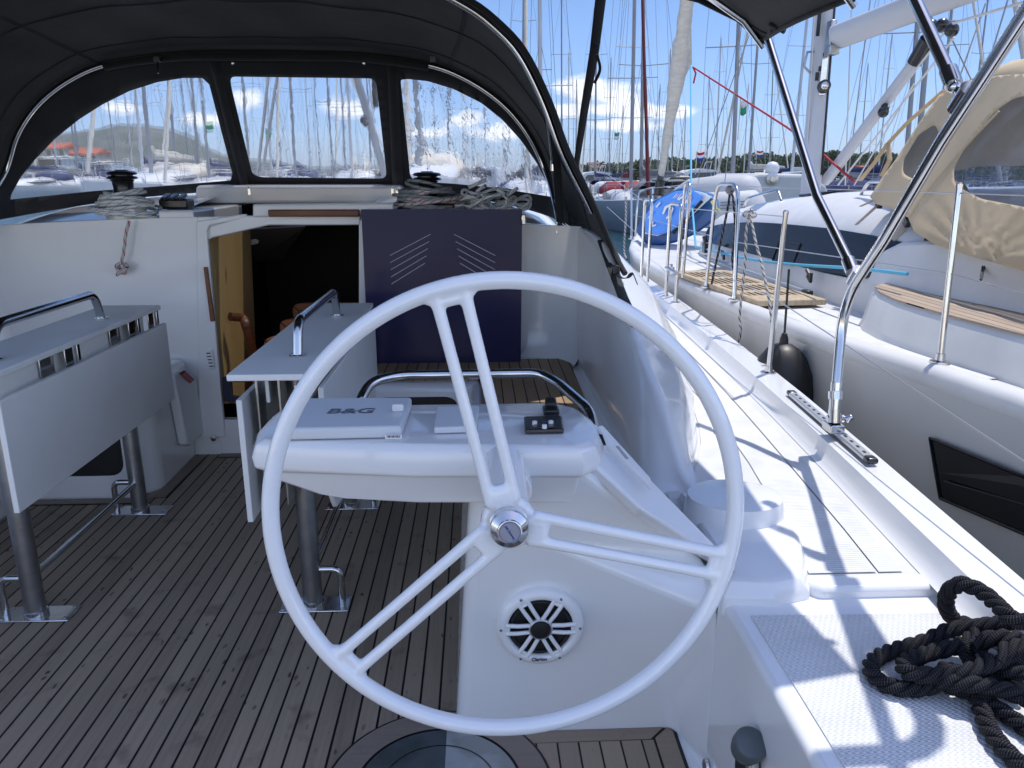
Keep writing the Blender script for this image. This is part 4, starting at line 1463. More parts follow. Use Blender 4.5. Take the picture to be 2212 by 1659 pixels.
# navy acrylic washboards standing on the seat -----------------------------------
nv = thing('acrylic_washboard', (-.17, 3.9, .56), 'tall navy acrylic washboard engraved with chevron lines, behind the wheel top', 'washboard')
m = MB()
m.prism([P(780, 452, y=3.955), P(1128, 452, y=3.955), P(1125, 785, y=3.9), P(797, 787, y=3.9)], (0, .010, 0))
m.build('acrylic_sheet', NAVYP, nv, smooth=0)
m = MB()
def nvp(px, py):
    t = (py - 452) / 334
    return P(px, py, y=3.955 - .06 * t)
for k in range(5):
    for (xa, ya, xb, yb) in ((930 - k * 5.2, 504 + k * 22.0 * 1.0, 842 + k * .8, 552 + k * 19), (984 + k * 6, 504 + k * 22, 1072 - k * .4, 550 + k * 19.5)):
        xa_, ya_ = (930 - k * 3, 506 + k * 15.6) if xa < 960 else (981 + k * 3.2, 506 + k * 15.6)
        xb_, yb_ = (842 + k * 1.0, 552 + k * 15.3) if xa < 960 else (1070 - k * .3, 552 + k * 15.3)
        m.tube([nvp(xa_, ya_) + Vector((0, -.002, 0)), nvp(xb_, yb_) + Vector((0, -.002, 0))], .0021, 6)
m.build('engraved_line', mat('frosted_line', (.42, .43, .48), .6), nv, split=True)
m = MB(); m.box(P(1131, 474, y=3.93), (.022, .03, .05)); m.build('clamp', STEEL, nv, bevel=.004)
# ================================================================== sprayhood
hood = thing('sprayhood', (CX, 4.2, 1.3), 'black canvas sprayhood with three clear windows arched over the companionway', 'sprayhood')
def sym(half):          # half: list of (dx, y, z) from the starboard foot to the middle
    st = [Vector((CX + a, b, c)) for a, b, c in half]
    return [Vector((CX - a, b, c)) for a, b, c in half] + st[::-1][1:]
def resample(pts, n):
    L = [0]
    for a, b in zip(pts, pts[1:]):
        L.append(L[-1] + (b - a).length)
    out = []
    j = 0
    for k in range(n + 1):
        s = L[-1] * k / n
        while j < len(L) - 2 and L[j + 1] < s:
            j += 1
        t = (s - L[j]) / max(1e-9, L[j + 1] - L[j])
        out.append(pts[j].lerp(pts[j + 1], t))
    return out
AFT = [(1.735, 3.34, 1.085), (1.715, 3.40, 1.13), (1.69, 3.45, 1.19), (1.61, 3.42, 1.36), (1.485, 3.40, 1.59), (1.40, 3.40, 1.80), (1.30, 3.40, 1.985), (1.20, 3.40, 2.09), (1.07, 3.40, 2.18), (.85, 3.40, 2.27), (.45, 3.40, 2.335), (0, 3.40, 2.35)]
FWD = [(1.56, 4.22, 1.255), (1.545, 4.32, 1.35), (1.51, 4.5, 1.52), (1.41, 4.5, 1.72), (1.27, 4.5, 1.882), (1.08, 4.5, 2.01), (.86, 4.5, 2.092), (.50, 4.5, 2.14), (.2, 4.5, 2.148), (0, 4.5, 2.150)]
BAS = [(1.575, 4.16, 1.235), (1.55, 4.30, 1.25), (1.49, 4.55, 1.275), (1.30, 4.85, 1.32), (1.0, 5.08, 1.365), (.62, 5.22, 1.395), (.3, 5.27, 1.405), (0, 5.28, 1.41)]
NS = 120
aftc = resample(curve(sym(AFT), 6), NS)
fwdc = resample(curve(sym(FWD), 6), NS)
basc = resample(curve(sym(BAS), 6), NS)
def top_pt(i, t):
    a, b = fwdc[i], aftc[i]
    p = a.lerp(b, t)
    bulge = sin(pi * t) * .03
    c = Vector((CX, p.y, 1.2))
    rip = .005 * sin(i * .55 + t * 5) * sin(pi * t) + .004 * sin(i * .21 - t * 9) * sin(pi * t)
    return p + (p - c).normalized() * (bulge + rip)
m = MB()
m.loft([[top_pt(i, t / 12) for i in range(NS + 1)] for t in range(13)], close=False, caps=False)
m.build('canvas_top', CANVAS, hood, smooth=60, solid=.004)
m = MB()          # stitched seams of the canvas panels
for i_ in (34, 86):
    for o_ in (-.18, .18):
        m.tube([top_pt(i_, t / 14).lerp(top_pt(i_ + 1, t / 14), .5 + o_) + Vector((0, 0, -.005)) for t in range(15)], .0022, 5)
m.tube([top_pt(i, .5) + (Vector((CX, top_pt(i, .5).y, 1.2)) - top_pt(i, .5)).normalized() * .006 for i in range(NS + 1)], .0030, 5)
m.tube([top_pt(i, .14) + (Vector((CX, top_pt(i, .14).y, 1.2)) - top_pt(i, .14)).normalized() * .006 for i in range(NS + 1)], .0025, 5)
m.build('panel_seam', mat('seam_thread', (.035, .037, .042), .8), hood, split=True)
# hem of the aft edge, rolled
m = MB()
m.tube([p + Vector((0, -.005, 0)) for p in aftc], .013, 8)
m.tube([p + Vector((0, .03, -.012)) for p in aftc[6:-6]], .006, 6)
m.build('canvas_hem', CANVAS, hood)
# front panel, ruled from the forward hoop to the base line, windows cut out
def spt(s, t):
    i = min(max(s, 0), NS - 1e-6)
    k = int(i)
    f = i - k
    a = fwdc[k].lerp(fwdc[k + 1], f)
    b = basc[k].lerp(basc[k + 1], f)
    p = a.lerp(b, t)
    return p + Vector((0, sin(pi * t) * .02, 0))
def to_px(p):
    q = p - Vector((0, 0, EYE))
    d = q.dot(FW)
    return 1106 + FOCAL * q.dot(RT) / d, 829.5 - FOCAL * q.dot(UP) / d
def solve_st(px, py, s0, t0):
    s, t = s0, t0
    for _ in range(30):
        u, v = to_px(spt(s, t))
        e = Vector((px - u, py - v))
        if e.length < .02: break
        us, vs = to_px(spt(s + .3, t)); ut, vt = to_px(spt(s, t + .01))
        a, b, c, d = (us - u) / .3, (ut - u) / .01, (vs - v) / .3, (vt - v) / .01
        det = a * d - b * c
        if abs(det) < 1e-9: break
        ds = (d * e.x - b * e.y) / det
        dt = (-c * e.x + a * e.y) / det
        l = max(1, abs(ds) / 6, abs(dt) / .15)
        s = min(max(s + ds / l, .5), NS - .5); t = min(max(t + dt / l, .01), .99)
    return s, t
def nearest(px, py):
    best = None
    for s in range(2, NS - 1, 3):
        for t in (.1, .3, .5, .7, .9):
            u, v = to_px(spt(s, t))
            e = (u - px) ** 2 + (v - py) ** 2
            if best is None or e < best[0]: best = (e, s, t)
    return best[1], best[2]
def dense(poly, step=9):
    out = []
    for a, b in zip(poly, poly[1:] + poly[:1]):
        n = max(1, int(hypot(b[0] - a[0], b[1] - a[1]) / step))
        for k in range(n):
            out.append((a[0] + (b[0] - a[0]) * k / n, a[1] + (b[1] - a[1]) * k / n))
    return out
def round2(poly, r):
    p3 = [Vector((x, y, 0)) for x, y in poly]
    n = len(p3)
    out = []
    for i in range(n):
        a, b, c = p3[i - 1], p3[i], p3[(i + 1) % n]
        rr = min(r, (a - b).length * .45, (c - b).length * .45)
        p, q = b + (a - b).normalized() * rr, b + (c - b).normalized() * rr
        for k in range(5):
            t = k / 4
            v = p * (1 - t) ** 2 + b * 2 * t * (1 - t) + q * t * t
            out.append((v.x, v.y))
    return out
W1 = [(22, 431), (24, 420), (45, 382), (75, 345), (118, 300), (170, 258), (220, 226), (280, 196), (340, 177), (395, 168), (437, 168), (452, 182), (502, 375), (498, 390), (380, 400), (200, 413)]
W2 = round2([(497, 165), (812, 169), (836, 386), (562, 383), (545, 376), (500, 190)], 16)
W3 = round2([(866, 172), (880, 170), (925, 175), (980, 192), (1040, 222), (1085, 258), (1125, 302), (1160, 352), (1182, 395), (1197, 426), (1080, 407), (980, 397), (896, 392), (886, 380), (866, 180)], 8)
front_verts, front_edges = [], []
wins = []
for wpoly in (W1, W2, W3):
    pts = []
    g = None
    for (px, py) in dense(wpoly):
        if g is None: g = nearest(px, py)
        s, t = solve_st(px, py, *g)
        u, v = to_px(spt(s, t))
        if hypot(u - px, v - py) > 3:
            s, t = solve_st(px, py, *nearest(px, py))
        g = (s, t)
        pts.append((s / NS * 4, t))
    wins.append(pts)
def add_loop(pts):
    n0 = len(front_verts)
    front_verts.extend(Vector(p) for p in pts)
    front_edges.extend((n0 + i, n0 + (i + 1) % len(pts)) for i in range(len(pts)))
bound = [(k * 4 / 60, 0.0) for k in range(61)] + [(4, k / 8) for k in range(1, 8)] + [(4 - k * 4 / 60, 1.0) for k in range(61)] + [(0, 1 - k / 8) for k in range(1, 8)]
add_loop(bound)
for p in wins: add_loop(p)
for i in range(1, 80):
    for j in range(1, 14):
        front_verts.append(Vector((i * 4 / 80 + .007 * sin(j * 3.1), j / 14 + .004 * cos(i * 2.3))))
vo, eo, fo, *_ = mgeo.delaunay_2d_cdt(front_verts, front_edges, [], 0, 1e-5)
def inside(pt, poly):
    c = False
    n = len(poly)
    for i in range(n):
        (x1, y1), (x2, y2) = poly[i], poly[(i + 1) % n]
        if (y1 > pt[1]) != (y2 > pt[1]) and pt[0] < (x2 - x1) * (pt[1] - y1) / (y2 - y1) + x1:
            c = not c
    return c
groups = {k: [] for k in range(-1, 3)}
for f in fo:
    c = sum((vo[i] for i in f), Vector((0, 0))) / len(f)
    if not (0 < c.x < 4 and 0 < c.y < 1): continue
    g = -1
    for k, p in enumerate(wins):
        if inside(c, p): g = k
    groups[g].append(f)
for g, fs in groups.items():
    used = sorted({i for f in fs for i in f})
    mp_ = {i: k for k, i in enumerate(used)}
    m = MB()
    m.faces([spt(vo[i].x / 4 * NS, vo[i].y) for i in used], [[mp_[i] for i in f] for f in fs])
    if g == -1:
        m.build('front_panel', CANVAS, hood, smooth=60, solid=.004)
    else:
        m.build('vinyl_window', VINYLW if g == 2 else VINYL, hood, smooth=180)
# seams beside the middle window, zip covers
for poly in ([(452, 128), (474, 132), (538, 398), (520, 400)], [(836, 130), (858, 130), (872, 398), (848, 398)]):
    m = MB()
    rows = []
    for k in range(9):
        t = k / 8
        a = (poly[0][0] + (poly[3][0] - poly[0][0]) * t, poly[0][1] + (poly[3][1] - poly[0][1]) * t)
        b = (poly[1][0] + (poly[2][0] - poly[1][0]) * t, poly[1][1] + (poly[2][1] - poly[1][1]) * t)
        pa_, pb2 = spt(*solve_st(*a, *nearest(*a))), spt(*solve_st(*b, *nearest(*b)))
        rows.append([pa_ + Vector((0, -.008, 0)), (pa_ + pb2) / 2 + Vector((0, -.022, 0)), pb2 + Vector((0, -.008, 0))])
    m.loft(rows, close=False, caps=False)
    m.build('zip_flap', CANVAS, hood, smooth=60, solid=.004)
# side wing, both sides: closes the gap between hoops down to the deck
for s in (0, 1):
    f = (lambda v: v) if s == 0 else (lambda v: Vector((mxr(v.x), v.y, v.z)))
    k0 = NS
    m = MB()
    low = [Vector((CX + 1.575, 4.17, 1.26)), Vector((CX + 1.63, 4.0, 1.262)), Vector((CX + 1.66, 3.85, 1.256)), Vector((CX + 1.70, 3.66, 1.235)), Vector((CX + 1.73, 3.5, 1.17)), Vector((CX + 1.735, 3.34, 1.085))]
    upp = [top_pt(NS - 3, t) for t in (0, .25, .5, .75, 1.0)]
    low = resample(low, 8); upp = resample(upp, 8)
    m.loft([[f(a.lerp(b, k / 6)) for k in range(7)] for a, b in zip(upp, low)], close=False, caps=False)
    m.build('side_wing', CANVAS, hood, smooth=60, solid=.004)
# steel tubes
m = MB()
off = [p + (Vector((CX, p.y, 1.3)) - p).normalized() * .028 + Vector((0, -.015, 0)) for p in fwdc]
m.tube([p for i, p in enumerate(off) if i <= 36], .0125, 12)
m.tube([p for i, p in enumerate(off) if i >= 83], .0125, 12)
m.build('hoop_tube', STEEL, hood, split=True)
m = MB()
m.tube([p + Vector((0, -.01, -.01)) for i, p in enumerate(off) if 35 <= i <= 84], .022, 10)
m.build('hoop_sleeve', CANVAS, hood)
m = MB()
m.tube([p + (Vector((CX, p.y, 1.3)) - p).normalized() * .02 + Vector((0, .06, 0)) for i, p in enumerate(aftc) if 76 <= i <= 112], .0125, 12)
m.tube([p + (Vector((CX, p.y, 1.3)) - p).normalized() * .02 + Vector((0, .06, 0)) for i, p in enumerate(aftc) if 8 <= i <= 44], .0125, 12)
m.build('aft_hoop_tube', STEEL, hood, split=True)
for s in (0, 1):
    f = (lambda v: v) if s == 0 else (lambda v: Vector((mxr(v.x), v.y, v.z)))
    foot = P(1210, 492, y=4.10); elb = P(1196, 360, y=3.95); up_ = P(1184, 258, y=3.85)
    m = MB()
    m.tube([f(foot), f(elb)], .0125, 12)
    m.tube([f(elb), f(up_)], .0100, 12)
    st = m.build('strut', STEEL, hood)
    m = MB()
    m.tube([f(foot.lerp(elb, .45)), f(foot.lerp(elb, .52))], .018, 12)
    m.tube([f(elb + Vector((0, 0, -.02))), f(elb + Vector((0, 0, .03)))], .017, 12)
    m.ball(f(foot), .022, 12); m.box(f(foot + Vector((0, 0, -.02))), (.045, .045, .012))
    m.build('strut_fitting', STEEL, st, split=True)
    m = MB()
    a, b = P(1196, 255, y=3.8), P(1210, 480, y=4.0)
    m.tube([f(a), f(a.lerp(b, .5) + Vector((0, -.02, 0))), f(b)], .011, 8, flat=(1.8, .4))
    m.build('webbing', CANVAS, hood)
# strap running from the corner of the hood to the deck
m = MB()
sp_pts = [P(1300, 520, x=.58), P(1322, 580, x=.595), P(1345, 640, x=.605), P(1374, 705, x=.615)]
m.tube(sp_pts, .014, 8, flat=(1.6, .5))
m.build('deck_strap', CANVAS, hood)
m = MB(); m.box(P(1330, 583, x=.59), (.035, .02, .04)); m.build('buckle', BLACK, hood, bevel=.005)
m = MB(); m.tube(curve([P(1328, 575, x=.60), P(1338, 598, x=.60), P(1356, 600, x=.62), P(1366, 590, x=.63), P(1376, 612, x=.66)], 6), .006, 6, flat=(1.8, .4)); m.build('strap_tail', CANVAS, hood)
m = MB()
for px, py in ((503, 136), (786, 136)):
    m.lathe([(0, 0), (.010, 0), (.006, .006), (0, .007)], P(px, py, y=4.46), (0, -1, 0), 12)
m.build('press_stud', STEEL, hood, split=True)
m = MB(); c = P(340, 128, y=4.42)
m.tube([c, c + Vector((.0, -.01, -.07))], .006, 6, flat=(1.5, .4)); m.box(c, (.03, .03, .02))
c = P(935, 128, y=4.42)
m.box(c, (.03, .03, .025))
m.build('hoop_tie', BLACK, hood, split=True)
m = MB()
for px, py in ((539, 408), (848, 408), (858, 412)):
    c = P(px, py + 6, y=4.6)
    m.box(c, (.014, .014, .035)); m.ball(c + Vector((0, 0, .02)), .009, 8)
m.build('turn_button', STEEL, hood, split=True)

# ================================================================== winches and coils on the coachroof
def make_winch():
    t = thing('winch', (0, 0, 0), '', 'winch', 'black winches on the coachroof')
    m = MB(); m.lathe([(0, 0), (.078, 0), (.078, .014), (.066, .03), (.055, .05), (.049, .085), (.052, .118), (.060, .128), (.0, .13)], (0, 0, 0), None, 40); m.build('drum', BLACK, t)
    m = MB(); m.lathe([(.04, .128), (.071, .131), (.075, .138), (.068, .144), (.052, .146), (.052, .150), (.070, .153), (.075, .160), (.066, .168), (.034, .172), (.030, .176), (.0, .177)], (0, 0, 0), None, 44); m.build('self_tailer', BLACK, t)
    m = MB(); m.box((-.03, .052, .155), (.02, .05, .01)); m.build('feeder_arm', STEELD, t, bevel=.002)
    return t
wz = 1.255
WL = make_winch()
WR = copy_tree(WL)
Lp = P(275, 470, y=4.22); Rp = P(925, 472, y=4.22)
WL.location = (Lp.x, 4.22, P(275, 367, y=4.22).z - .176)
WR.location = (Rp.x, 4.22, P(925, 370, y=4.22).z - .176)
for t in (WL, WR):
    b_ = MB(); b_.lathe([(0, -.07), (.10, -.07), (.095, -.002), (0, -.002)], t.location, None, 32); b_.build('winch_base', GEL, t)
WL['label'] = 'black self-tailing winch left of the companionway, wrapped in a pale coil of rope'
WR['label'] = 'black self-tailing winch right of the companionway, wrapped in dark and red-flecked rope'
def coil(name, c, r0, z0, z1, turns, rad, m_, label, cat, seed, squash=1.0, flare=0.0, jit=.012, parent=None, group=None):
    rn = random.Random(seed)
    pts = []
    n = turns * 22
    ph = [rn.uniform(0, 6.28) for _ in range(8)]
    for k in range(n + 1):
        a = 2 * pi * k / 22
        t = k / n
        tt = (sin(t * pi * 2.3 + ph[0]) * .5 + .5) * .75 + t * .25
        tt = min(1, max(0, tt))
        r = r0 + flare * (1 - tt) + jit * sin(a * .37 + ph[1]) + jit * .6 * sin(a * 1.7 + ph[2])
        pts.append(Vector((c[0] + r * cos(a), c[1] + r * sin(a) * squash, z0 + (z1 - z0) * tt + .014 * sin(a * .93 + ph[3]) + .010 * sin(a * 1.31 + ph[4]))))
    m = MB()
    m.tube(pts, rad, 8, uvs=True)
    return m, pts
LL = Vector(WL.location); LR = Vector(WR.location)
rp = thing('rope_coil', LL, 'pale rope coil round the left winch, knotted tail hanging down the white wall', 'rope')
mA, _ = coil('c', LL, .085, LL.z + .00, LL.z + .065, 5, .0085, None, '', '', 3, flare=.045, jit=.016)
mA.build('rope_turns', ROPEB, rp, smooth=60)
mA, _ = coil('c', LL + Vector((.012, -.02, 0)), .112, LL.z - .05, LL.z + .025, 7, .0085, None, '', '', 9, flare=.05, jit=.020)
mA.build('rope_turns', ROPEB, rp, smooth=60)
m = MB()
tail = [P(279, 478, y=4.05), P(272, 505, y=4.05), P(268, 540, y=4.05), P(262, 568, y=4.055)]
m.tube(curve(tail, 6), .0085, 8, uvs=True)
k0 = P(264, 580, y=4.05)
kn_ = []
for k in range(40):
    a = 2 * pi * k / 40 * 2
    kn_.append(k0 + Vector((.018 * cos(a) + .010 * cos(a * 1.5), .012 * sin(a * 1.5) - .006, .020 * sin(a) + .006 * cos(a * .5))))
m.tube(kn_, .0085, 8, uvs=True)
m.tube(curve([k0 + Vector((.01, -.01, 0)), k0 + Vector((-.01, -.015, -.02)), P(253, 594, y=4.05)], 5), .0085, 8, uvs=True)
m.build('rope_tail', ROPER, rp, smooth=60)
rp2 = thing('rope_coil', LR, 'thick dark grey and red-flecked rope coil wound round the right winch', 'rope')
mA, _ = coil('c', LR, .10, LR.z + .045, LR.z + .12, 5, .0085, None, '', '', 5, flare=.05)
mA.build('rope_turns', ROPEG, rp2, smooth=60)
mA, _ = coil('c', LR, .125, LR.z + .01, LR.z + .08, 5, .0085, None, '', '', 11, flare=.055)
mA.build('rope_turns', ROPER, rp2, smooth=60)
mA, _ = coil('c', LR + Vector((0, -.01, 0)), .145, LR.z - .03, LR.z + .06, 6, .0085, None, '', '', 12, flare=.05, jit=.020)
mA.build('rope_turns', ROPEG, rp2, smooth=60)
# loose pile beside the right winch
pile = MB()
rn = random.Random(21)
c0 = P(1045, 455, y=4.28)
for j in range(16):
    cx_ = c0.x + rn.uniform(-.16, .17) ; cy_ = 4.28 + rn.uniform(-.09, .10)
    r = rn.uniform(.035, .065)
    hz = 1.325 + rn.uniform(0, .125) * max(.15, 1 - abs(cx_ - c0.x) / .2)
    ax = Vector((rn.uniform(-.6, .6), rn.uniform(-.9, .3), 1)).normalized()
    qq = Vector((0, 0, 1)).rotation_difference(ax).to_matrix()
    pts = [Vector((cx_, cy_, hz)) + qq @ Vector((r * 1.6 * cos(a), r * sin(a), .006 * sin(3 * a))) for a in [2 * pi * k / 26 for k in range(27)]]
    pile.tube(pts, .0082, 8, uvs=True)
for j in range(4):
    a = Vector((c0.x + rn.uniform(-.1, .15), 4.2 + rn.uniform(-.04, .06), 1.39 + rn.uniform(0, .05)))
    d = Vector((rn.uniform(-.1, .1), rn.uniform(-.05, .05), rn.uniform(.02, .06)))
    pile.tube([a, a + d], .0095, 8, uvs=True)
tag(pile.build('rope_pile', ROPEB, None, smooth=60), 'tangled pile of white blue-flecked rope right of the dark rope coil', 'rope')
# rope clutch and small fittings on the coachroof
cl_ = thing('rope_clutch', P(385, 455, y=4.3), 'black rope clutch on the coachroof just right of the left winch', 'rope clutch')
c = P(382, 440, y=4.35)
m = MB(); m.box(c, (.15, .12, .055)); m.build('clutch_body', BLACK, cl_, bevel=.012, bseg=3)
m = MB()
for k in (-1, 0, 1):
    m.box(c + Vector((k * .042, -.03, .036)), (.03, .09, .018), Matrix.Rotation(.25, 3, 'X'))
m.build('clutch_lever', BLACK, cl_, bevel=.005, split=True)
bb = thing('turning_block', (.1, 4.15, 1.27), 'dark block beside the right winch, behind the navy washboard edge', 'block')
m = MB(); m.box(P(955, 452, y=4.12), (.13, .06, .06)); m.build('block_body', BLACK, bb, bevel=.01)

# ================================================================== bimini
bim = thing('bimini', (CX, 1.5, 2.1), 'black canvas bimini on polished steel legs, its corner at the top', 'bimini')
BP = [(-2.29, 2.04), (-2.20, 2.14), (-2.05, 2.23), (-1.7, 2.33), (-1.2, 2.42), (-.6, 2.47), (0, 2.49), (.6, 2.47), (1.2, 2.42), (1.7, 2.33), (2.05, 2.23), (2.20, 2.14), (2.29, 2.04)]
prof = [Vector((CX + a, 0, z)) for a, z in BP]
m = MB()
rows = []
for k in range(17):
    y = 3.44 - k * 1.74 / 16
    row = []
    for i, p in enumerate(prof):
        e = abs(p.x - CX) / 2.29
        yy_ = y
        if k == 0: yy_ = 3.66 - .27 * e ** 8 
        sag = -.02 * sin(pi * ((k % 8) / 8)) * (1 - e ** 4)
        row.append(Vector((p.x + (.0 if e < .9 else -.03 * sin(pi * (k % 8) / 8) * (1 if p.x > CX else -1)), yy_, p.z + sag)))
    rows.append(row)
m.loft(rows, close=False, caps=False)
m.build('canvas', CANVAS, bim, smooth=60, solid=.006)
m = MB()
m.tube([rows[0][i] + Vector((0, 0, -.012)) for i in range(len(prof))], .012, 8)
e0 = rows[0][-1]
m.tube(curve([e0 + Vector((-.05, .0, .05)), e0 + Vector((-.02, -.10, .005)), e0 + Vector((-.05, -.2, .02)), e0 + Vector((-.01, -.24, -.01))], 6), .010, 8)
m.tube([rows[k][-1] for k in range(17)], .011, 8)
m.build('canvas_hem', CANVAS, bim)
LT = mat('faint_print', (.16, .16, .165), .8)
# printed word on the valance near the corner, seen from behind
cyl = Vector((.10, 0, .09)).normalized()        # outward normal of the valance
ty = Vector((-.09, 0, .10)).normalized()
text_mesh('printed_word', 'EXPRESSION', .030, LT, bim, Vector((1.145, 3.10, 2.095)) - cyl * .006, Matrix((Vector((0, 1, 0)), ty, Vector((0, 1, 0)).cross(ty))).transposed(), .0004, 0, 1.0)
# legs
foot = P(1800, 922, z=.66); 
sock = P(1806, 850, x=foot.x + .005)
knee = P(1822, 650, x=1.265); jn = P(1850, 588, x=1.255); top = P(2225, 12, x=1.20); far = top + (top - jn).normalized() * .5
m = MB()
m.tube(fillet([sock, knee, knee + (top - jn).normalized() * .35], .16, 10) + [jn + (top - jn) * .6, far], .0175, 18)
leg = m.build('main_leg', STEEL, bim)
m = MB()
m.tube([foot + Vector((0, 0, .05)), sock + Vector((0, 0, .04))], .021, 18)
m.tube([P(1806, 862, x=foot.x), P(1806, 845, x=foot.x)], .026, 18)
m.tube([P(1803, 912, x=foot.x), P(1804, 885, x=foot.x)], .023, 14)
m.build('leg_socket', STEEL, leg)
m = MB()
m.box(foot + Vector((0, 0, .0)), (.05, .07, .03)); m.tube([foot + Vector((-.025, 0, .03)), foot + Vector((.035, 0, .03))], .014, 12)
m.tube([foot + Vector((.03, -.02, .03)), foot + Vector((.05, -.025, .045))], .012, 10)
m.build('leg_foot', STEEL, leg, bevel=.004)
m = MB()
cor = rows[0][-1] + Vector((-.02, -.03, -.02))
fa = P(1662, 95, x=1.2)
mid = P(1765, 425, x=1.23)
m.tube([fa + (fa - mid).normalized() * .05, mid, P(1842, 582, x=1.25)], .0165, 18)
fl = m.build('front_strut', STEEL, bim)
m = MB()
j = P(1838, 575, x=1.25)
m.tube([P(1832, 562, x=1.25), P(1842, 588, x=1.25)], .023, 16); m.ball(P(1850, 592, x=1.258), .021, 14)
m.tube([P(1842, 610, x=1.258), P(1857, 583, x=1.258)], .023, 16)
m.build('strut_joint', STEEL, fl)
m = MB()
r0_, r1_ = P(1965, -25, x=1.19), P(2056, 172, x=1.215)
m.tube([r0_, r1_], .0165, 18)
bl = m.build('brace', STEEL, bim)
m = MB()
m.tube([P(2048, 150, x=1.213), P(2060, 182, x=1.216)], .022, 16)
m.tube([P(2058, 178, x=1.216), P(2080, 212, x=1.22)], .010, 10)
m.ball(P(2062, 188, x=1.216), .018, 12)
u, v = P(2066, 236, x=1.222), P(2096, 190, x=1.216)
m.tube([u, v], .0235, 18)
m.build('brace_clamp', STEEL, bl)
for s in (1,):
    m = MB()      # hoops of the bimini
    for yy_ in (3.40, 2.6, 1.80):
        m.tube([Vector((p.x, yy_, p.z - .03)) for p in prof], .0125, 10)
    m.build('hoop_tube', STEEL, bim, split=True)
m = MB()      # unseen sleeved after bow, added to cast the shadow bands on the aft deck
af = [Vector((1.30, 2.0, 1.95)), Vector((1.27, 1.75, 1.98)), Vector((1.23, 1.50, 2.0)), Vector((1.0, 1.49, 2.12)), Vector((.4, 1.49, 2.32)), Vector((CX, 1.49, 2.45)), Vector((mxr(.4), 1.49, 2.32)), Vector((mxr(1.23), 1.50, 2.0))]
m.tube(curve(af, 5), .026, 10)
m.build('unseen_aft_bow', CANVAS, bim)
# port legs, out of the picture but casting their light and shade
m = MB()
m.tube([Vector((mxr(q.x), q.y, q.z)) for q in (foot, knee, far)], .0175, 12)
m.build('main_leg', STEEL, bim)
# black strap between bimini and hood
st = thing('boom_strap', P(1270, 200, y=4), 'long black webbing-covered strap slanting up beside the edge of the sprayhood', 'strap')
m = MB()
pts = [P(1244, 362, y=4.05), P(1262, 240, y=3.95), P(1284, 110, y=3.85), P(1302, -40, y=3.75)]
m.tube(pts, [.010, .014, .016, .018], 10, flat=(1.5, .7)); m.build('strap_webbing', CANVAS, st)
m = MB(); m.tube(curve([P(1290, 118, y=3.82), P(1296, 150, y=3.85), P(1284, 180, y=3.88)], 8), .005, 6, flat=(1.5, .5)); m.tube([P(1279, 88, y=3.83), P(1291, 100, y=3.83)], .007, 8)
m.build('strap_loop', CANVAS, st)

# ================================================================== black dock line heap (three strand)
def three_strand(paths, rad, name, label, cat):
    r = thing(name, paths[0][0], label, cat)
    for path in paths:
        pts = curve(path, 14)
        # resample evenly
        pts = resample(pts, max(8, int(sum((b - a).length for a, b in zip(pts, pts[1:])) / .0065)))
        m = MB()
        n = len(pts)
        tn = [(pts[min(i + 1, n - 1)] - pts[max(i - 1, 0)]).normalized() for i in range(n)]
        nm = tn[0].cross(Vector((0, 0, 1)))
        if nm.length < .1: nm = Vector((1, 0, 0))
        frames = []
        for i in range(n):
            nm = (nm - tn[i] * nm.dot(tn[i])).normalized()
            frames.append((nm.copy(), tn[i].cross(nm)))
        for s in range(3):
            hp = []
            for i in range(n):
                a = -2 * pi * (i * .0065 / (rad * 4.7)) + s * 2 * pi / 3
                hp.append(pts[i] + frames[i][0] * cos(a) * rad * .56 + frames[i][1] * sin(a) * rad * .56)
            m.tube(hp, rad * .50, 8, uvs=True)
        m.build('rope_length', DOCK, r, smooth=60)
    return r
def dk(px, py, z): return P(px, py, z=z + .030)
R_ = .0165
Z0 = .519
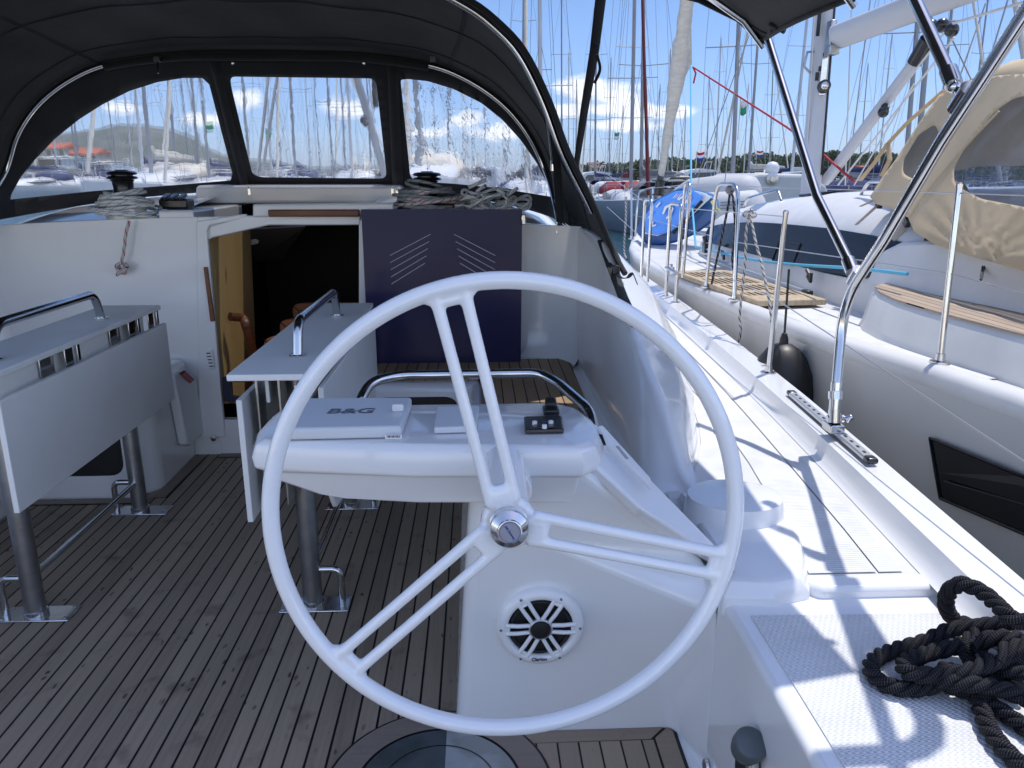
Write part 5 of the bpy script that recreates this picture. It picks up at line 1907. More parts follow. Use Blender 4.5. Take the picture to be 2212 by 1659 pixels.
paths = [
    [dk(2212 + 60, 1350, .68), dk(2190, 1338, .68), dk(2160, 1312, .68), dk(2120, 1278, .68), dk(2078, 1262, .68), dk(2050, 1278, .65), dk(2044, 1310, .60), dk(2062, 1338, .55), dk(2110, 1352, .54), dk(2180, 1350, .54), dk(2270, 1345, .54)],
    [dk(2290, 1342, .60), dk(2200, 1342, .60), dk(2120, 1352, .58), dk(2050, 1362, .56), dk(2000, 1385, .54), dk(1940, 1402, .525), dk(1896, 1420, .522), dk(1880, 1445, .521), dk(1905, 1475, .521), dk(1960, 1488, .522), dk(2020, 1480, .53)],
    [dk(2300, 1400, .57), dk(2200, 1408, .585), dk(2100, 1448, .575), dk(2040, 1456, .56), dk(1985, 1458, .555), dk(1955, 1448, .55), dk(1960, 1428, .545), dk(2010, 1410, .545), dk(2070, 1395, .56), dk(2110, 1372, .57)],
    [dk(1975, 1440, .52), dk(1995, 1466, .525), dk(2040, 1472, .55), dk(2100, 1478, .56), dk(2160, 1488, .555), dk(2240, 1520, .54)],
    [dk(2045, 1442, .53), dk(2040, 1470, .54), dk(2060, 1485, .53), dk(2105, 1500, .525), dk(2122, 1540, .521), dk(2140, 1580, .52), dk(2175, 1625, .52), dk(2225, 1670, .52)],
    [dk(2100, 1430, .54), dk(2085, 1412, .55), dk(2095, 1398, .56), dk(2130, 1405, .565), dk(2150, 1440, .56), dk(2215, 1455, .56)],
    [dk(2200, 1500, .52), dk(2160, 1478, .53), dk(2130, 1462, .535), dk(2170, 1440, .55), dk(2230, 1440, .55)],
    [dk(2240, 1590, .52), dk(2190, 1555, .521), dk(2140, 1522, .522), dk(2100, 1500, .53)],
    [dk(2110, 1390, .58), dk(2150, 1378, .60), dk(2200, 1380, .60), dk(2260, 1390, .58)],
    [dk(2150, 1420, .59), dk(2185, 1400, .60), dk(2230, 1395, .60)],
    [dk(2120, 1425, .55), dk(2160, 1410, .56), dk(2230, 1420, .56)],
    [dk(2170, 1460, .54), dk(2200, 1430, .57), dk(2240, 1425, .57)],
]
three_strand(paths, R_, 'mooring_line', 'thick black three-strand mooring line heaped on the dotted aft deck', 'rope')
# ================================================================== the yacht alongside (starboard)
ncx = lambda y: 2.85 + (12 - y) * .083
NX = [(-.5, 1.80), (1.0, 1.78), (2.3, 1.735), (3.25, 1.61), (4.0, 1.555), (4.6, 1.545), (5.4, 1.53), (6.2, 1.50), (7.0, 1.50), (8.0, 1.60), (9.0, 1.81), (10.2, 2.14), (11.3, 2.52), (12.1, 2.84)]
NZ = [(-.5, .82), (2.3, .82), (3.2, .80), (4.5, .77), (6, .76), (9, .78), (12, .83)]
nx = lambda y: smooth_tab(NX, y)
nz = lambda y: smooth_tab(NZ, y)
nb = thing('sailing_yacht', (3.4, 4, 0), 'grey-hulled sailing yacht moored alongside, with a long dark cabin window', 'sailboat')
NY = [-.5, .3, 1, 1.7, 2.3, 2.8, 3.3, 3.8, 4.4, 5, 5.8, 6.6, 7.4, 8.2, 9, 9.8, 10.5, 11.1, 11.6, 12.0]
m = MB()
rings = []
for y in NY:
    X, Z, C = nx(y), nz(y), ncx(y)
    b_ = C - X
    sec = [(b_ + .012, Z - .015), (b_ + .018, Z - .07), (b_ - .005, Z - .30), (b_ - .05, Z - .75), (b_ * .93 - .1, Z - 1.35), (b_ * .6, Z - 1.9)]
    rings.append([(C - max(a, .01), y, z) for a, z in sec] + [(C + max(a, .01), y, z) for a, z in sec[::-1]])
m.loft(rings, close=False, caps=False)
m.build('hull', GREYH, nb, smooth=60)
m = MB()
rings = []
for y in NY:
    X, Z, C = nx(y), nz(y), ncx(y)
    b_ = max(C - X, .03)
    sec = [(b_ + .018, Z - .075), (b_ + .030, Z - .045), (b_ + .022, Z - .012), (b_ - .015, Z + .004), (b_ - .055, Z + .002), (b_ - .085, Z - .02), (b_ - .11, Z - .028), (b_ * .5, Z - .015)]
    rings.append([(C - max(a, .01), y, z) for a, z in sec] + [(C + max(a, .01), y, z) for a, z in sec[::-1]])
m.loft(rings, close=False, caps=False)
m.build('deck', GELD, nb, smooth=60)
m = MB()
g = []
for y in [2.6, 3, 3.4, 3.8, 4.4, 5, 5.8, 6.6]:
    g.append([(nx(y) + .13 + k * .11, y, nz(y) - .024 + .002 * k) for k in range(4)])
m.loft(g, close=False, caps=False)
m.build('nonskid_panel', NSRIB, nb, smooth=60)
# black window in the hull side
hwp = [(2010, 946), (2022, 1020), (2032, 1076), (2230, 1160), (2400, 1225), (2400, 1080), (2215, 1030)]
def hull_x(y, z):
    b0 = nx(y); d = nz(y) - z
    return b0 - .018 + .04 * max(0, d - .07) 
m = MB()
pts = []
for px, py in hwp:
    x = 1.74
    for _ in range(6):
        p = P(px, py, x=x); x = hull_x(p.y, p.z) - .004
    pts.append(P(px, py, x=x))
m.prism(pts, (.01, 0, 0))
hw = m.build('hull_window', DARKGL, nb, smooth=0)
m = MB()
m.tube([P(2040, 1040, x=pts[2].x - .012), P(2240, 1098, x=pts[3].x - .008)], .0035, 6)
m.build('window_rail', RUBBER, hw)
m = MB(); m.tube([q + Vector((-.003, 0, 0)) for q in pts], .006, 6, closed=True); m.build('window_edge', DARKGL, hw)
# coachroof with its long window
NRZ = [(2.7, 1.40), (3.3, 1.43), (4, 1.44), (5, 1.43), (6, 1.39), (7, 1.30), (8, 1.16), (8.8, .98), (9.4, .80)]
m = MB()
rings = []
def nsec(y):
    C = ncx(y)
    b_ = C - (nx(y) + interp([(2.7, .56), (5, .60), (7.5, .62), (9.4, 1.0)], y))
    b_ = max(b_, .25)
    zt = smooth_tab(NRZ, y)
    zd_ = nz(y) - .02
    h = zt - zd_
    return C, [(b_, zd_ - .03), (b_ - .01, zd_ + .10), (b_ - .03, zd_ + h * .28), (b_ - .10, zd_ + h * .62), (b_ - .19, zd_ + h * .76), (b_ - .33, zd_ + h * .88), (b_ * .5, zd_ + h * .97), (.0, zt)]
for y in [2.7, 3.0, 3.4, 3.9, 4.5, 5.2, 6, 6.8, 7.6, 8.3, 8.9, 9.4]:
    C, s = nsec(y)
    rings.append([(C - a, y, z) for a, z in s] + [(C + a, y, z) for a, z in s[::-1][1:]])
m.loft(rings, close=False, caps=False)
m.faces([Vector(p) for p in rings[0]], [list(range(len(rings[0])))])
m.build('coachroof', GELD, nb, smooth=50)
def roof_side(y, f):
    """point on the cabin side at fraction f (0 = low, 1 = high) pushed 5 mm out"""
    C, s = nsec(y)
    a, b = s[1], s[3]
    t = f
    p2, p3, p4 = s[1], s[2], s[3]
    if t < .45:
        u = t / .45; q = (p2[0] + (p3[0] - p2[0]) * u, p2[1] + (p3[1] - p2[1]) * u)
    else:
        u = (t - .45) / .55; q = (p3[0] + (p4[0] - p3[0]) * u, p3[1] + (p4[1] - p3[1]) * u)
    return Vector((C - q[0] - .006, y, q[1] + .001))
wy = [(3.80, .86, .92), (4.0, .60, .95), (4.3, .34, .98), (4.8, .30, 1.0), (5.4, .32, 1.0), (6.2, .36, 1.0), (7.0, .42, .95), (7.6, .52, .86), (8.0, .64, .72)]
m = MB()
g = []
for k in range(33):
    y = 3.80 + (8.0 - 3.80) * k / 32
    lo2 = interp([(a, b) for a, b, c in wy], y); hi2 = interp([(a, c) for a, b, c in wy], y)
    g.append([roof_side(y, lo2 + (hi2 - lo2) * j / 5) for j in range(6)])
m.loft(g, close=False, caps=False)
wb = m.build('cabin_window', WINBAND, nb, smooth=60)
m = MB()
m.tube([roof_side(y, .30) + Vector((-.004, 0, 0)) for y in (5.2, 5.55)] + [roof_side(y, .72) + Vector((-.004, 0, 0)) for y in (5.55, 5.2)], .006, 6, closed=True)
m.build('opening_port', RUBBER, wb)
# moulded coaming with teak capping, aft of the coachroof
cp = [(1.15, 1.78), (1.6, 1.76), (2.1, 1.73), (2.5, 1.74), (2.9, 1.80), (3.2, 1.92), (3.45, 2.12)]
m = MB()
rings = []
CPT = [(-.5, 1.93), (.5, 1.92), (1.3, 1.91), (2.0, 1.895), (2.53, 1.88), (2.94, 1.845), (3.2, 1.835), (3.38, 1.84), (3.6, 1.88), (3.78, 1.95), (3.9, 2.05), (3.98, 2.2)]
for (y, x) in CPT:
    zt = .95
    rings.append([(x - .02, y, .76), (x, y, .80), (x + .03, y, zt - .03), (x + .055, y, zt), (x + .6, y + .02, zt), (x + .65, y + .02, .72)])
m.loft(rings, close=True)
m.build('coaming', GELD, nb, smooth=50)
T_N = teak('teak_capping', .05, 'x', .02, base=(.42, .33, .25), dark=(.30, .23, .17), caulk=.09, stains=.15)
m = MB()
g = []
for (y, x) in CPT[:-1]:
    wd_ = interp([(2.9, .36), (3.4, .26), (3.9, .10)], y)
    g.append([(x + .045, y, .956), (x + .045 + wd_, y - .01, .956)])
m.loft(g, close=False, caps=False)
m.build('teak_capping', T_N, nb, smooth=0, solid=.006)
# cabin side that rises behind the capping
m = MB()
g = []
for (y, x, zt) in ((4.1, 2.12, 1.10), (3.9, 2.11, 1.17), (3.5, 2.14, 1.21), (3.0, 2.20, 1.23), (2.0, 2.25, 1.23), (-.5, 2.3, 1.23)):
    g.append([(x, y, .94), (x + .02, y, 1.0), (x + .05, y, zt), (x + .25, y, zt + .01)])
m.loft(g, close=False, caps=False)
m.build('cockpit_side', GELD, nb, smooth=40, bevel=.02)
# stanchions, gate and wires
nst = []
for (bp_, tp_, xx) in (((2030, 783), (2072, 405), None), ((1364, 516), (1364, 410), None)):
    y = 2.72 if bp_[0] > 2000 else 9.3
    z = nz(y)
    b_ = P(*bp_, z=z + .003)
    t_ = P(*tp_, x=b_.x + .012)
    s_ = stanchion(b_, t_, nb)
    nst.append((b_, t_))
ga, gb = P(1525, 620, z=.775), P(1586, 648, z=.775)
m = MB()
m.tube(fillet([ga, ga + Vector((.01, -.05, .67)), gb + Vector((.01, .10, .67)), gb], .12, 8), .0125, 12)
gg = m.build('gate_frame', STEEL, nb)
m = MB()
for q_ in (ga, gb): m.lathe([(.0, -.004), (.036, -.004), (.036, .006), (.016, .010), (.014, .03)], q_, None, 18)
m.build('gate_foot', STEEL, gg, split=True)
gc = P(1475, 600, z=.775)
m = MB()
m.tube(fillet([gc, gc + Vector((.01, -.02, .67)), gc + Vector((.02, .16, .67)), gc + Vector((.02, .2, .0))], .1, 8), .0125, 12)
m.build('gate_frame', STEEL, nb)
m = MB()
b0_, t0_ = nst[0]; b1_, t1_ = nst[1]
gt = gb + Vector((.01, .06, .66)); gt2 = ga + Vector((.01, -.03, .66))
m.tube([t0_ + Vector((0, 0, -.02)), gt], .0026, 6)
m.tube([gt2, gc + Vector((.02, .1, .66)), t1_ + Vector((0, 0, -.01))], .0026, 6)
m.tube([b0_.lerp(t0_, .52), gb + Vector((.0, .02, .34))], .0026, 6)
m.tube([ga + Vector((0, 0, .34)), b1_.lerp(t1_, .5)], .0026, 6)
m.tube([t0_ + Vector((0, 0, -.02)), Vector((1.83, .6, t0_.z - .02))], .0026, 6)
m.tube(curve([b0_.lerp(t0_, .52), Vector((1.80, 2.2, 1.12)), Vector((1.83, .6, 1.14))], 6), .0026, 6)
m.build('guard_wire', LIFE, nb, split=True)
# genoa track and handrails, cleats
m = MB()
tp = [P(1505, 548, z=.86), P(1660, 600, z=.80)]
tp = [roof_side(6.9, .02) + Vector((-.07, 0, -.05)), roof_side(4.7, .02) + Vector((-.09, 0, -.06))]
m.tube(tp, .014, 6, flat=(1.4, .7)); tt = m.build('genoa_track', ALU, nb)
m = MB(); c = P(1525, 535, x=tp[0].x); m.box(c, (.05, .08, .09)); m.tube([c + Vector((0, 0, .04)), c + Vector((-.02, .02, .10))], .02, 8); m.box(tp[1], (.045, .08, .03)); m.build('track_car', BLACK, tt, bevel=.006)
m = MB()
for (px, py) in ((1562, 555), (1748, 602)):
    c = P(px, py, x=2.08)
    m.box(c, (.02, .07, .02), Matrix.Rotation(.5, 3, 'X')); m.box(c + Vector((0, .02, .035)), (.02, .07, .02), Matrix.Rotation(.5, 3, 'X')); m.box(c + Vector((0, -.02, .015)), (.02, .02, .05))
m.build('pad_eye', BLACK, nb, bevel=.004, split=True)
def roof_z(x, y):
    C, s = nsec(y); a = abs(x - C)
    for (x0, z0_), (x1, z1_) in zip(s, s[1:]):
        if x1 <= a <= x0: return z1_ + (z0_ - z1_) * (a - x1) / max(1e-6, x0 - x1)
    return s[-1][1]
m = MB()
for (ya, yb, xo) in ((4.1, 5.3, 2.62), (6.4, 7.3, 2.5)):
    p0 = Vector((xo, ya, roof_z(xo, ya))); p1 = Vector((xo, yb, roof_z(xo, yb)))
    m.tube(fillet([p0, p0 + Vector((.0, .10, .085)), p1 + Vector((0, -.08, .085)), p1], .05, 6), .0115, 10)
m.build('grab_rail', STEEL, nb, split=True)
m = MB()
hx, hy = 2.62, 5.9
c = Vector((hx, hy, roof_z(hx, hy)))
v1 = Vector((hx + .3, hy, roof_z(hx + .3, hy))) - c
v2 = Vector((hx, hy + .45, roof_z(hx, hy + .45))) - c
m.prism([c, c + v1, c + v1 + v2, c + v2], (0, 0, .022))
m.build('roof_hatch', DARKGL, nb, bevel=.008)
m = MB()
cc_ = P(1424, 640 - 40, z=.80)
for q_ in (P(1448, 585, z=.80), P(1452, 592, z=.80)):
    m.tube([q_, q_ + Vector((0, 0, .05))], .016, 10)
m.tube([P(1440, 578, z=.855), P(1462, 590, z=.855)], .016, 10, flat=(1, .7))
m.build('mooring_cleat', STEEL, nb)
# mast, boom, vang ------------------------------------------------------------
mx_, my_ = 3.25, 7.22
m = MB()
def oval(c, a, b, z, n=20): return [(c[0] + a * cos(2 * pi * k / n), c[1] + b * sin(2 * pi * k / n), z) for k in range(n)]
ma, mb_ = P(1753, 382, y=my_), P(1781, 10, y=my_)
msl = (mb_.x - ma.x) / (mb_.z - ma.z)
mx_ = ma.x + msl * (1.2 - ma.z)
mxz = lambda z: mx_ + msl * (z - 1.2)
m.loft([oval((mxz(z), my_), .080, .12, z) for z in (1.2, 4, 8, 14)])
mast = m.build('mast', MASTW, nb, smooth=60)
m = MB()
m.tube([(mxz(z) + .045, my_ - .104, z) for z in (1.5, 5.8)], .011, 6); m.build('mast_track', RUBBER, mast)
m = MB()
c = P(1779, 188, y=my_ - .14)
m.lathe([(0, 0), (.055, 0), (.055, .015), (.042, .03), (.042, .07), (.05, .08), (.05, .09), (0, .095)], c, (-.3, -1, .05), 24)
m.build('mast_winch', BLACK, mast)
m = MB(); m.lathe([(0, 0), (.034, 0), (.028, .01), (.012, .014), (0, .015)], c + Vector((-.3, -1, .05)).normalized() * .095, (-.3, -1, .05), 20); m.box(P(1779, 160, y=my_ - .135), (.05, .01, .34)); m.build('winch_top', STEEL, mast)
m = MB()
for (px, py, h) in ((1770, 45, .12), (1766, 165, .035), (1773, 148, .02)):
    q_ = P(px, py, y=my_ - .135)
    m.prism([q_ + Vector((-.013, 0, -h)), q_ + Vector((.013, 0, -h)), q_ + Vector((.013, 0, h)), q_ + Vector((-.013, 0, h))], (0, .02, 0))
m.build('mast_slot', RUBBER, mast)
m = MB(); q_ = P(1742, 136, y=my_ - .03); m.tube([q_ + Vector((.06, 0, .09)), q_ + Vector((-.0, 0, .09)), q_ + Vector((-.02, 0, -.03)), q_ + Vector((.05, 0, -.09))], .012, 8); m.build('mast_bracket', STEELD, mast)
bo0, bo1 = P(1808, 80, y=6.95), P(2120, -38, x=3.30)
d_ = (bo1 - bo0).normalized()
m = MB()
q = Vector((0, 1, 0)).rotation_difference(d_).to_matrix()
def bsec(c, a, b): return [c + q @ Vector((a * cos(t) * 1, 0, b * sin(t))) for t in [2 * pi * k / 20 for k in range(20)]]
m.loft([bsec(bo0, .065, .105), bsec(bo0 + d_ * 4.2, .065, .105)])
boom = m.build('boom', MASTW, nb, smooth=60)
m = MB(); m.box(bo0 + Vector((-.03, .06, 0)), (.05, .10, .28)); m.box(bo0 + Vector((-.02, .02, -.10)), (.09, .10, .08)); m.build('gooseneck', STEELD, boom, bevel=.01)
m = MB(); m.box(bo0 + d_ * 1.45 + Vector((-.078, 0, .02)), (.004, .30, .03), q); m.build('boom_print', BLACK, boom)
vt, vb = P(2002, 100, x=3.33), P(1782, 392, x=3.22)
m = MB(); m.tube([vb, vb.lerp(vt, .93)], .045, 18); vg = m.build('rigid_vang', MASTW, nb)
m = MB(); m.tube([vb.lerp(vt, .9), vt + Vector((0, 0, .05))], .055, 14); 
m.ball(P(2010, 60, x=3.35), .06, 10); m.ball(P(2035, 55, x=3.36), .05, 10); m.ball(P(2056, 65, x=3.36), .05, 10)
m.ball(P(1908, 242, x=3.26), .045, 8); m.ball(P(1912, 232, x=3.26), .035, 8)
m.build('vang_block', BLACK, vg, split=True)
m = MB()
m.tube([P(1795, 392, x=3.18), P(2040, 70, x=3.34)], .008, 6); m.tube([P(1810, 400, x=3.18), P(2062, 80, x=3.34)], .008, 6)
m.tube([P(2060, 50, x=3.30), P(2260, -10, x=3.3)], .009, 6)
m.tube([P(1845, 400, x=3.1), P(1975, 180, x=3.25)], .006, 6)
m.build('vang_line', WHITER, vg, split=True)
m = MB()
m.tube([P(1826, 400, y=7.2), P(1838, 0, y=7.1) + Vector((0, 0, .1))], .006, 6)
m.tube([P(1740, 385, y=7.2), P(1762, 0, y=7.1)], .005, 6)
m.build('halyard', WHITER, nb, split=True)
m = MB()
for (a, b) in (((1565, 400, 9), (1610, -20, 9)), ((1830, 395, 7), (1880, 0, 7)), ((2040, 50, 6), (2130, 240, 6)), ((1500, 400, 11), (1648, -5, 8.0)), ((2127, 165, 5), (2180, -10, 5))):
    m.tube([P(a[0], a[1], y=a[2]), P(b[0], b[1], y=b[2])], .005, 6)
m.build('rigging_wire', WIRE, nb, split=True)
# furled jib
jf = thing('furled_jib', P(1428, 470, y=11.6), 'rolled off-white headsail on its forestay above the blue boards', 'sail')
j0, j1, j2 = P(1427, 384, y=11.3), P(1465, 150, y=10.9), P(1492, -60, y=10.4)
m = MB()
pts = [j0.lerp(j1, k / 12) for k in range(12)] + [j1.lerp(j2, k / 14) for k in range(15)]
rr = [.04 + .05 * min(1, k / 10) + .006 * sin(k * 1.7) + (.02 if 9 < k < 17 else 0) for k in range(len(pts))]
m.tube(pts, rr, 14)
m.build('rolled_sail', SAIL, jf, smooth=60)
m = MB(); m.prism([j0.lerp(j1, .75), P(1494, 138, y=10.9), P(1492, 0, y=10.6), P(1478, -40, y=10.5)], (.01, .02, 0)); m.build('sail_clew', SAIL, jf)
m = MB()
dr = P(1425, 402, y=11.3)
m.lathe([(0, -.13), (.10, -.13), (.10, -.115), (.065, -.11), (.065, .06), (.12, .065), (.12, .08), (.05, .09), (.04, .22), (0, .22)], dr, (.05, -.03, 1), 24)
m.build('furler_drum', BLACK, jf)
m = MB(); m.tube([dr + Vector((0, 0, -.1)), P(1424, 500, y=11.3)], .03, 8); m.build('forestay_link', STEELD, jf)
# sheets
rd = MB(); rd.tube([P(1497, 145, y=10.8), P(1700, 275, y=8.0), P(1765, 322, y=7.3), P(1845, 392, y=6.6)], .011, 8); rd.tube([P(1497, 145, y=10.8), P(1503, 158, y=10.8), P(1498, 180, y=10.8)], .012, 6)
tag(rd.build('red_sheet', REDR, None), 'red rope slanting down from the rolled headsail past the white mast', 'rope')
bl_ = MB(); bl_.tube([P(1492, 142, y=10.2), P(1493, 420, y=8.4), P(1503, 535, y=7.2)], .010, 8)
bl_.tube(curve([P(1505, 533, x=2.05), P(1600, 556, x=2.03), P(1700, 570, x=2.02), P(1850, 580, x=2.0), P(1960, 592, x=2.0)], 5), .009, 8)
tag(bl_.build('blue_sheet', LBLUE, None), 'light blue rope from the rolled headsail running along the cabin window', 'rope')
# coiled lines hung on the gates
hk = MB()
t_ = P(1620, 462, x=1.60)
for (pts_) in ([(1620, 460), (1612, 500), (1610, 560), (1598, 680), (1600, 720), (1585, 755), (1550, 775)], [(1620, 460), (1632, 520), (1645, 570), (1660, 640), (1668, 700)]):
    hk.tube(curve([P(a, b, x=1.50) for a, b in pts_], 6), .0075, 8, uvs=True)
kk = P(1619, 462, x=1.50)
hk.tube([kk + Vector((.03 * cos(a), .02 * sin(a * 2), .02 * sin(a))) for a in [2 * pi * k / 24 for k in range(25)]], .009, 8, uvs=True)
tag(hk.build('fender_rope', ROPEK, None, smooth=60), 'white rope with black flecks knotted on the guard wire above the fender', 'rope')
hb2 = MB()
for pts_ in ([(1577, 413), (1572, 450), (1553, 540), (1540, 600), (1524, 690)], [(1580, 413), (1585, 440), (1588, 500), (1582, 560), (1590, 610)]):
    hb2.tube(curve([P(a, b, x=1.55) for a, b in pts_], 6), .0078, 8, uvs=True)
hb2.ball(P(1577, 410, x=1.55), .03, 8)
tag(hb2.build('black_fender_rope', ROPED, None, smooth=60), 'dark flecked rope tied to the gate frame, hanging between the hulls', 'rope')
hw2 = MB(); hw2.tube(curve([P(1352, 425, y=9), P(1352, 470, y=9), P(1348, 540, y=8.9), P(1354, 560, y=8.8)], 5), .012, 8, uvs=True)
tag(hw2.build('hanging_rope', ROPEK, None, smooth=60), 'short white flecked rope hanging from the guard wire by the open water', 'rope')
# gangway board lying on deck
gw = thing('gangway_grating', P(1600, 600, z=.82), 'weathered wooden slatted gangway board lying on the white side deck', 'gangway')
GWM = mat('weathered_teak', (.50, .40, .28), .7, col2=(.36, .28, .18), vscale=14, stretch=(6, 1, 1), ctr=(.35, .7))
ga_, gb_, gc_ = P(1462, 590, z=.785), P(1642, 655, z=.785), P(1732, 643, z=.785)
gd = (gb_ - ga_).normalized(); gs = Vector((-gd.y, gd.x, 0))
if gs.x < 0: gs = -gs
L_ = (gb_ - ga_).length; Wd = min(.42, (gc_ - gb_).length)
q = Vector((0, 1, 0)).rotation_difference(gd).to_matrix()
def gp(l, s, z=0): return ga_ + gd * l + gs * s + Vector((0, 0, z))
m = MB()
for s in (.0, Wd): m.box(gp(L_ / 2, s, .0), (.045, L_, .032), q)
m.box(gp(.02, Wd / 2, .0), (Wd, .10, .031), q); m.box(gp(L_ - .08, Wd / 2, .001), (Wd + .04, .20, .034), q)
for f_ in (.28, .52, .74): m.box(gp(L_ * f_, Wd / 2, .0), (Wd, .07, .031), q)
gf = m.build('grating_frame', GWM, gw, bevel=.006)
m = MB()
n_ = 9
for s in range(1, n_):
    m.box(gp(L_ / 2, Wd * s / n_, .002), (.015, L_ - .2, .028), q)
m.build('slat', GWM, gw, smooth=0)
m = MB(); m.box(gp(L_ / 2, Wd / 2, -.014), (Wd, L_ - .1, .004), q); m.build('shadow_board', mat('painted_slot_shade', (.03, .022, .02), .8), gw)  # near-black sheet painted to stand for the shade between the slats
# fender between the hulls
fd = thing('fender', P(1694, 730, x=1.50), 'large black fender hanging between the two hulls', 'fender')
fc = P(1695, 850, x=1.47)
top_ = P(1693, 740, x=1.47)
m = MB()
hgt = .86; rad = .105
prof_ = [(0, 0), (.03, -.008), (.055, -.03), (.08, -.075), (.105, -.15), (.112, -.24), (.112, -.55), (.10, -.66), (.06, -.74), (0, -.76)]
m.lathe([(r * 1.38, h) for r, h in prof_][::-1], top_, (0, .05, 1), 32)
m.build('fender_body', RUBBER, fd, smooth=60)
m = MB(); m.lathe([(0, -.01), (.022, -.01), (.02, .02), (.012, .045), (0, .05)], top_, None, 14); m.tube([top_ + Vector((0, 0, .03)), top_ + Vector((.0, .02, .35))], .006, 8); m.build('fender_eye', RUBBER, fd)

# tan sprayhood of that yacht --------------------------------------------------
th_ = thing('tan_sprayhood', (3.2, 2.6, 1.4), 'tan canvas sprayhood with bluish windows on the neighbouring yacht', 'sprayhood')
def T(px, py, x): return P(px, py, x=x)
m = MB()
# side panel: the near face, ruled between an upper and a lower edge
def side_x(py): return 2.12 + max(0, (560 - py)) * .00085
up_edge = [(1905, 405), (1950, 330), (1985, 265), (2020, 215), (2060, 185), (2120, 168), (2212, 150), (2330, 140)]
def tanpts(poly, off=0.0): return [T(px, py, side_x(py) + off) for px, py in poly]
hoodpoly = [(1880, 425), (1905, 385), (1935, 345), (1970, 290), (2000, 245), (2030, 205), (2090, 175), (2160, 163), (2212, 160), (2420, 150), (2420, 640), (2212, 585), (2120, 560), (2020, 528), (1975, 500), (1962, 470), (1930, 452), (1890, 440)]
winpoly1 = [(2225, 205), (2190, 212), (2150, 240), (2110, 290), (2078, 330), (2060, 365), (2062, 400), (2120, 430), (2225, 450), (2400, 470), (2400, 190)]
winpoly0 = [(1985, 290), (2020, 268), (2035, 300), (2018, 340), (2000, 375), (1975, 388), (1950, 375), (1952, 345)]
def cut(poly, holes, fmap, step=26, seed=1):
    vs = [Vector(p) for p in poly]; es = [(i, (i + 1) % len(poly)) for i in range(len(poly))]
    for h in holes:
        n0 = len(vs); vs += [Vector(p) for p in h]; es += [(n0 + i, n0 + (i + 1) % len(h)) for i in range(len(h))]
    xs = [p[0] for p in poly]; ys = [p[1] for p in poly]
    x = min(xs) + step / 2
    while x < max(xs):
        y = min(ys) + step / 2
        while y < max(ys):
            vs.append(Vector((x + 3 * sin(y), y + 3 * cos(x)))); y += step
        x += step
    vo, eo, fo, *_ = mgeo.delaunay_2d_cdt(vs, es, [], 0, 1e-5)
    res = [[] for _ in range(len(holes) + 1)]
    for f in fo:
        c = sum((vo[i] for i in f), Vector((0, 0))) / len(f)
        if not inside(c, poly): continue
        g = 0
        for k, h in enumerate(holes):
            if inside(c, h): g = k + 1
        res[g].append(f)
    out = []
    for fs in res:
        used = sorted({i for f in fs for i in f}); mp_ = {i: k for k, i in enumerate(used)}
        m = MB(); m.faces([fmap(vo[i].x, vo[i].y) for i in used], [[mp_[i] for i in f] for f in fs]); out.append(m)
    return out
def tanmap(px, py):
    fold = .009 * sin((px - 1900) * .055 + (py - 300) * .02) * max(0, min(1, (py - 380) / 120)) * max(0, min(1, (px - 1985) / 60))
    gather = .006 * sin(atan2(py - 560, px - 2115) * 22) * max(0, 1 - hypot(px - 2115, py - 560) / 190)
    return T(px, py, side_x(py) + fold + gather)
w1_ = dense(round2(winpoly1, 14), 12); w0_ = dense(round2(winpoly0, 10), 10)
pc = cut(dense(hoodpoly, 14), [w1_, w0_], tanmap, 9)
pc[0].build('canvas_side', TAN, th_, smooth=70, solid=.004)
pc[1].build('side_window', VINYLB, th_, smooth=180)
pc[2].build('front_window', VINYLB, th_, smooth=180)
# roof of the hood, going across the yacht
m = MB()
re = [(1880, 425), (1905, 385), (1935, 345), (1970, 290), (2000, 245), (2030, 205), (2090, 175), (2160, 163), (2212, 160), (2420, 150)]
g = []
for px, py in re:
    a = T(px, py, side_x(py))
    g.append([a, a + Vector((.25, .06, .10)), a + Vector((.7, .14, .17)), a + Vector((1.3, .16, .18)), a + Vector((1.9, .1, .1))])
m.loft(g, close=False, caps=False)
m.build('canvas_top', TAN, th_, smooth=60, solid=.004)
m = MB()
m.tube(curve([T(2020, 225, 2.445), T(2035, 280, 2.395), T(2070, 310, 2.37), T(2130, 235, 2.435), T(2230, 170, 2.49)], 6), .006, 6)
m.tube([tanmap(px, py) + Vector((-.004, 0, 0)) for px, py in ((2160, 240), (2110, 292), (2040, 370), (1990, 430), (1965, 470))], .006, 6)
m.build('piping', TAN, th_, split=True)
m = MB()
for pts_ in ([(2040, 195), (1960, 265), (1918, 310)], [(1918, 310), (1890, 350), (1858, 390)], [(1918, 310), (1922, 345), (1905, 380)]):
    m.tube([T(px, py, 2.55) for px, py in pts_], .010, 8, flat=(1.6, .4))
m.build('webbing_strap', TAN, th_, split=True)
WBM = mat('pale_webbing', (.42, .37, .32), .8)
for (a, b, c, d2) in (((1930, 400), (1905, 425), (1860, 445), (1848, 430)), ((1925, 425), (1900, 440), (1850, 485), (1838, 505)), ((1965, 462), (1960, 480), (1930, 520), (1905, 545))):
    m = MB(); m.tube([T(*a, 2.30), T(*b, 2.27), T(*c, 2.22)], .011, 8, flat=(1.5, .4)); s_ = m.build('tie_down_strap', WBM, th_)
    m = MB(); m.box(T(*b, 2.26), (.03, .04, .045), Matrix.Rotation(.6, 3, 'X')); m.build('buckle', BLACK, s_, bevel=.005)
m = MB()
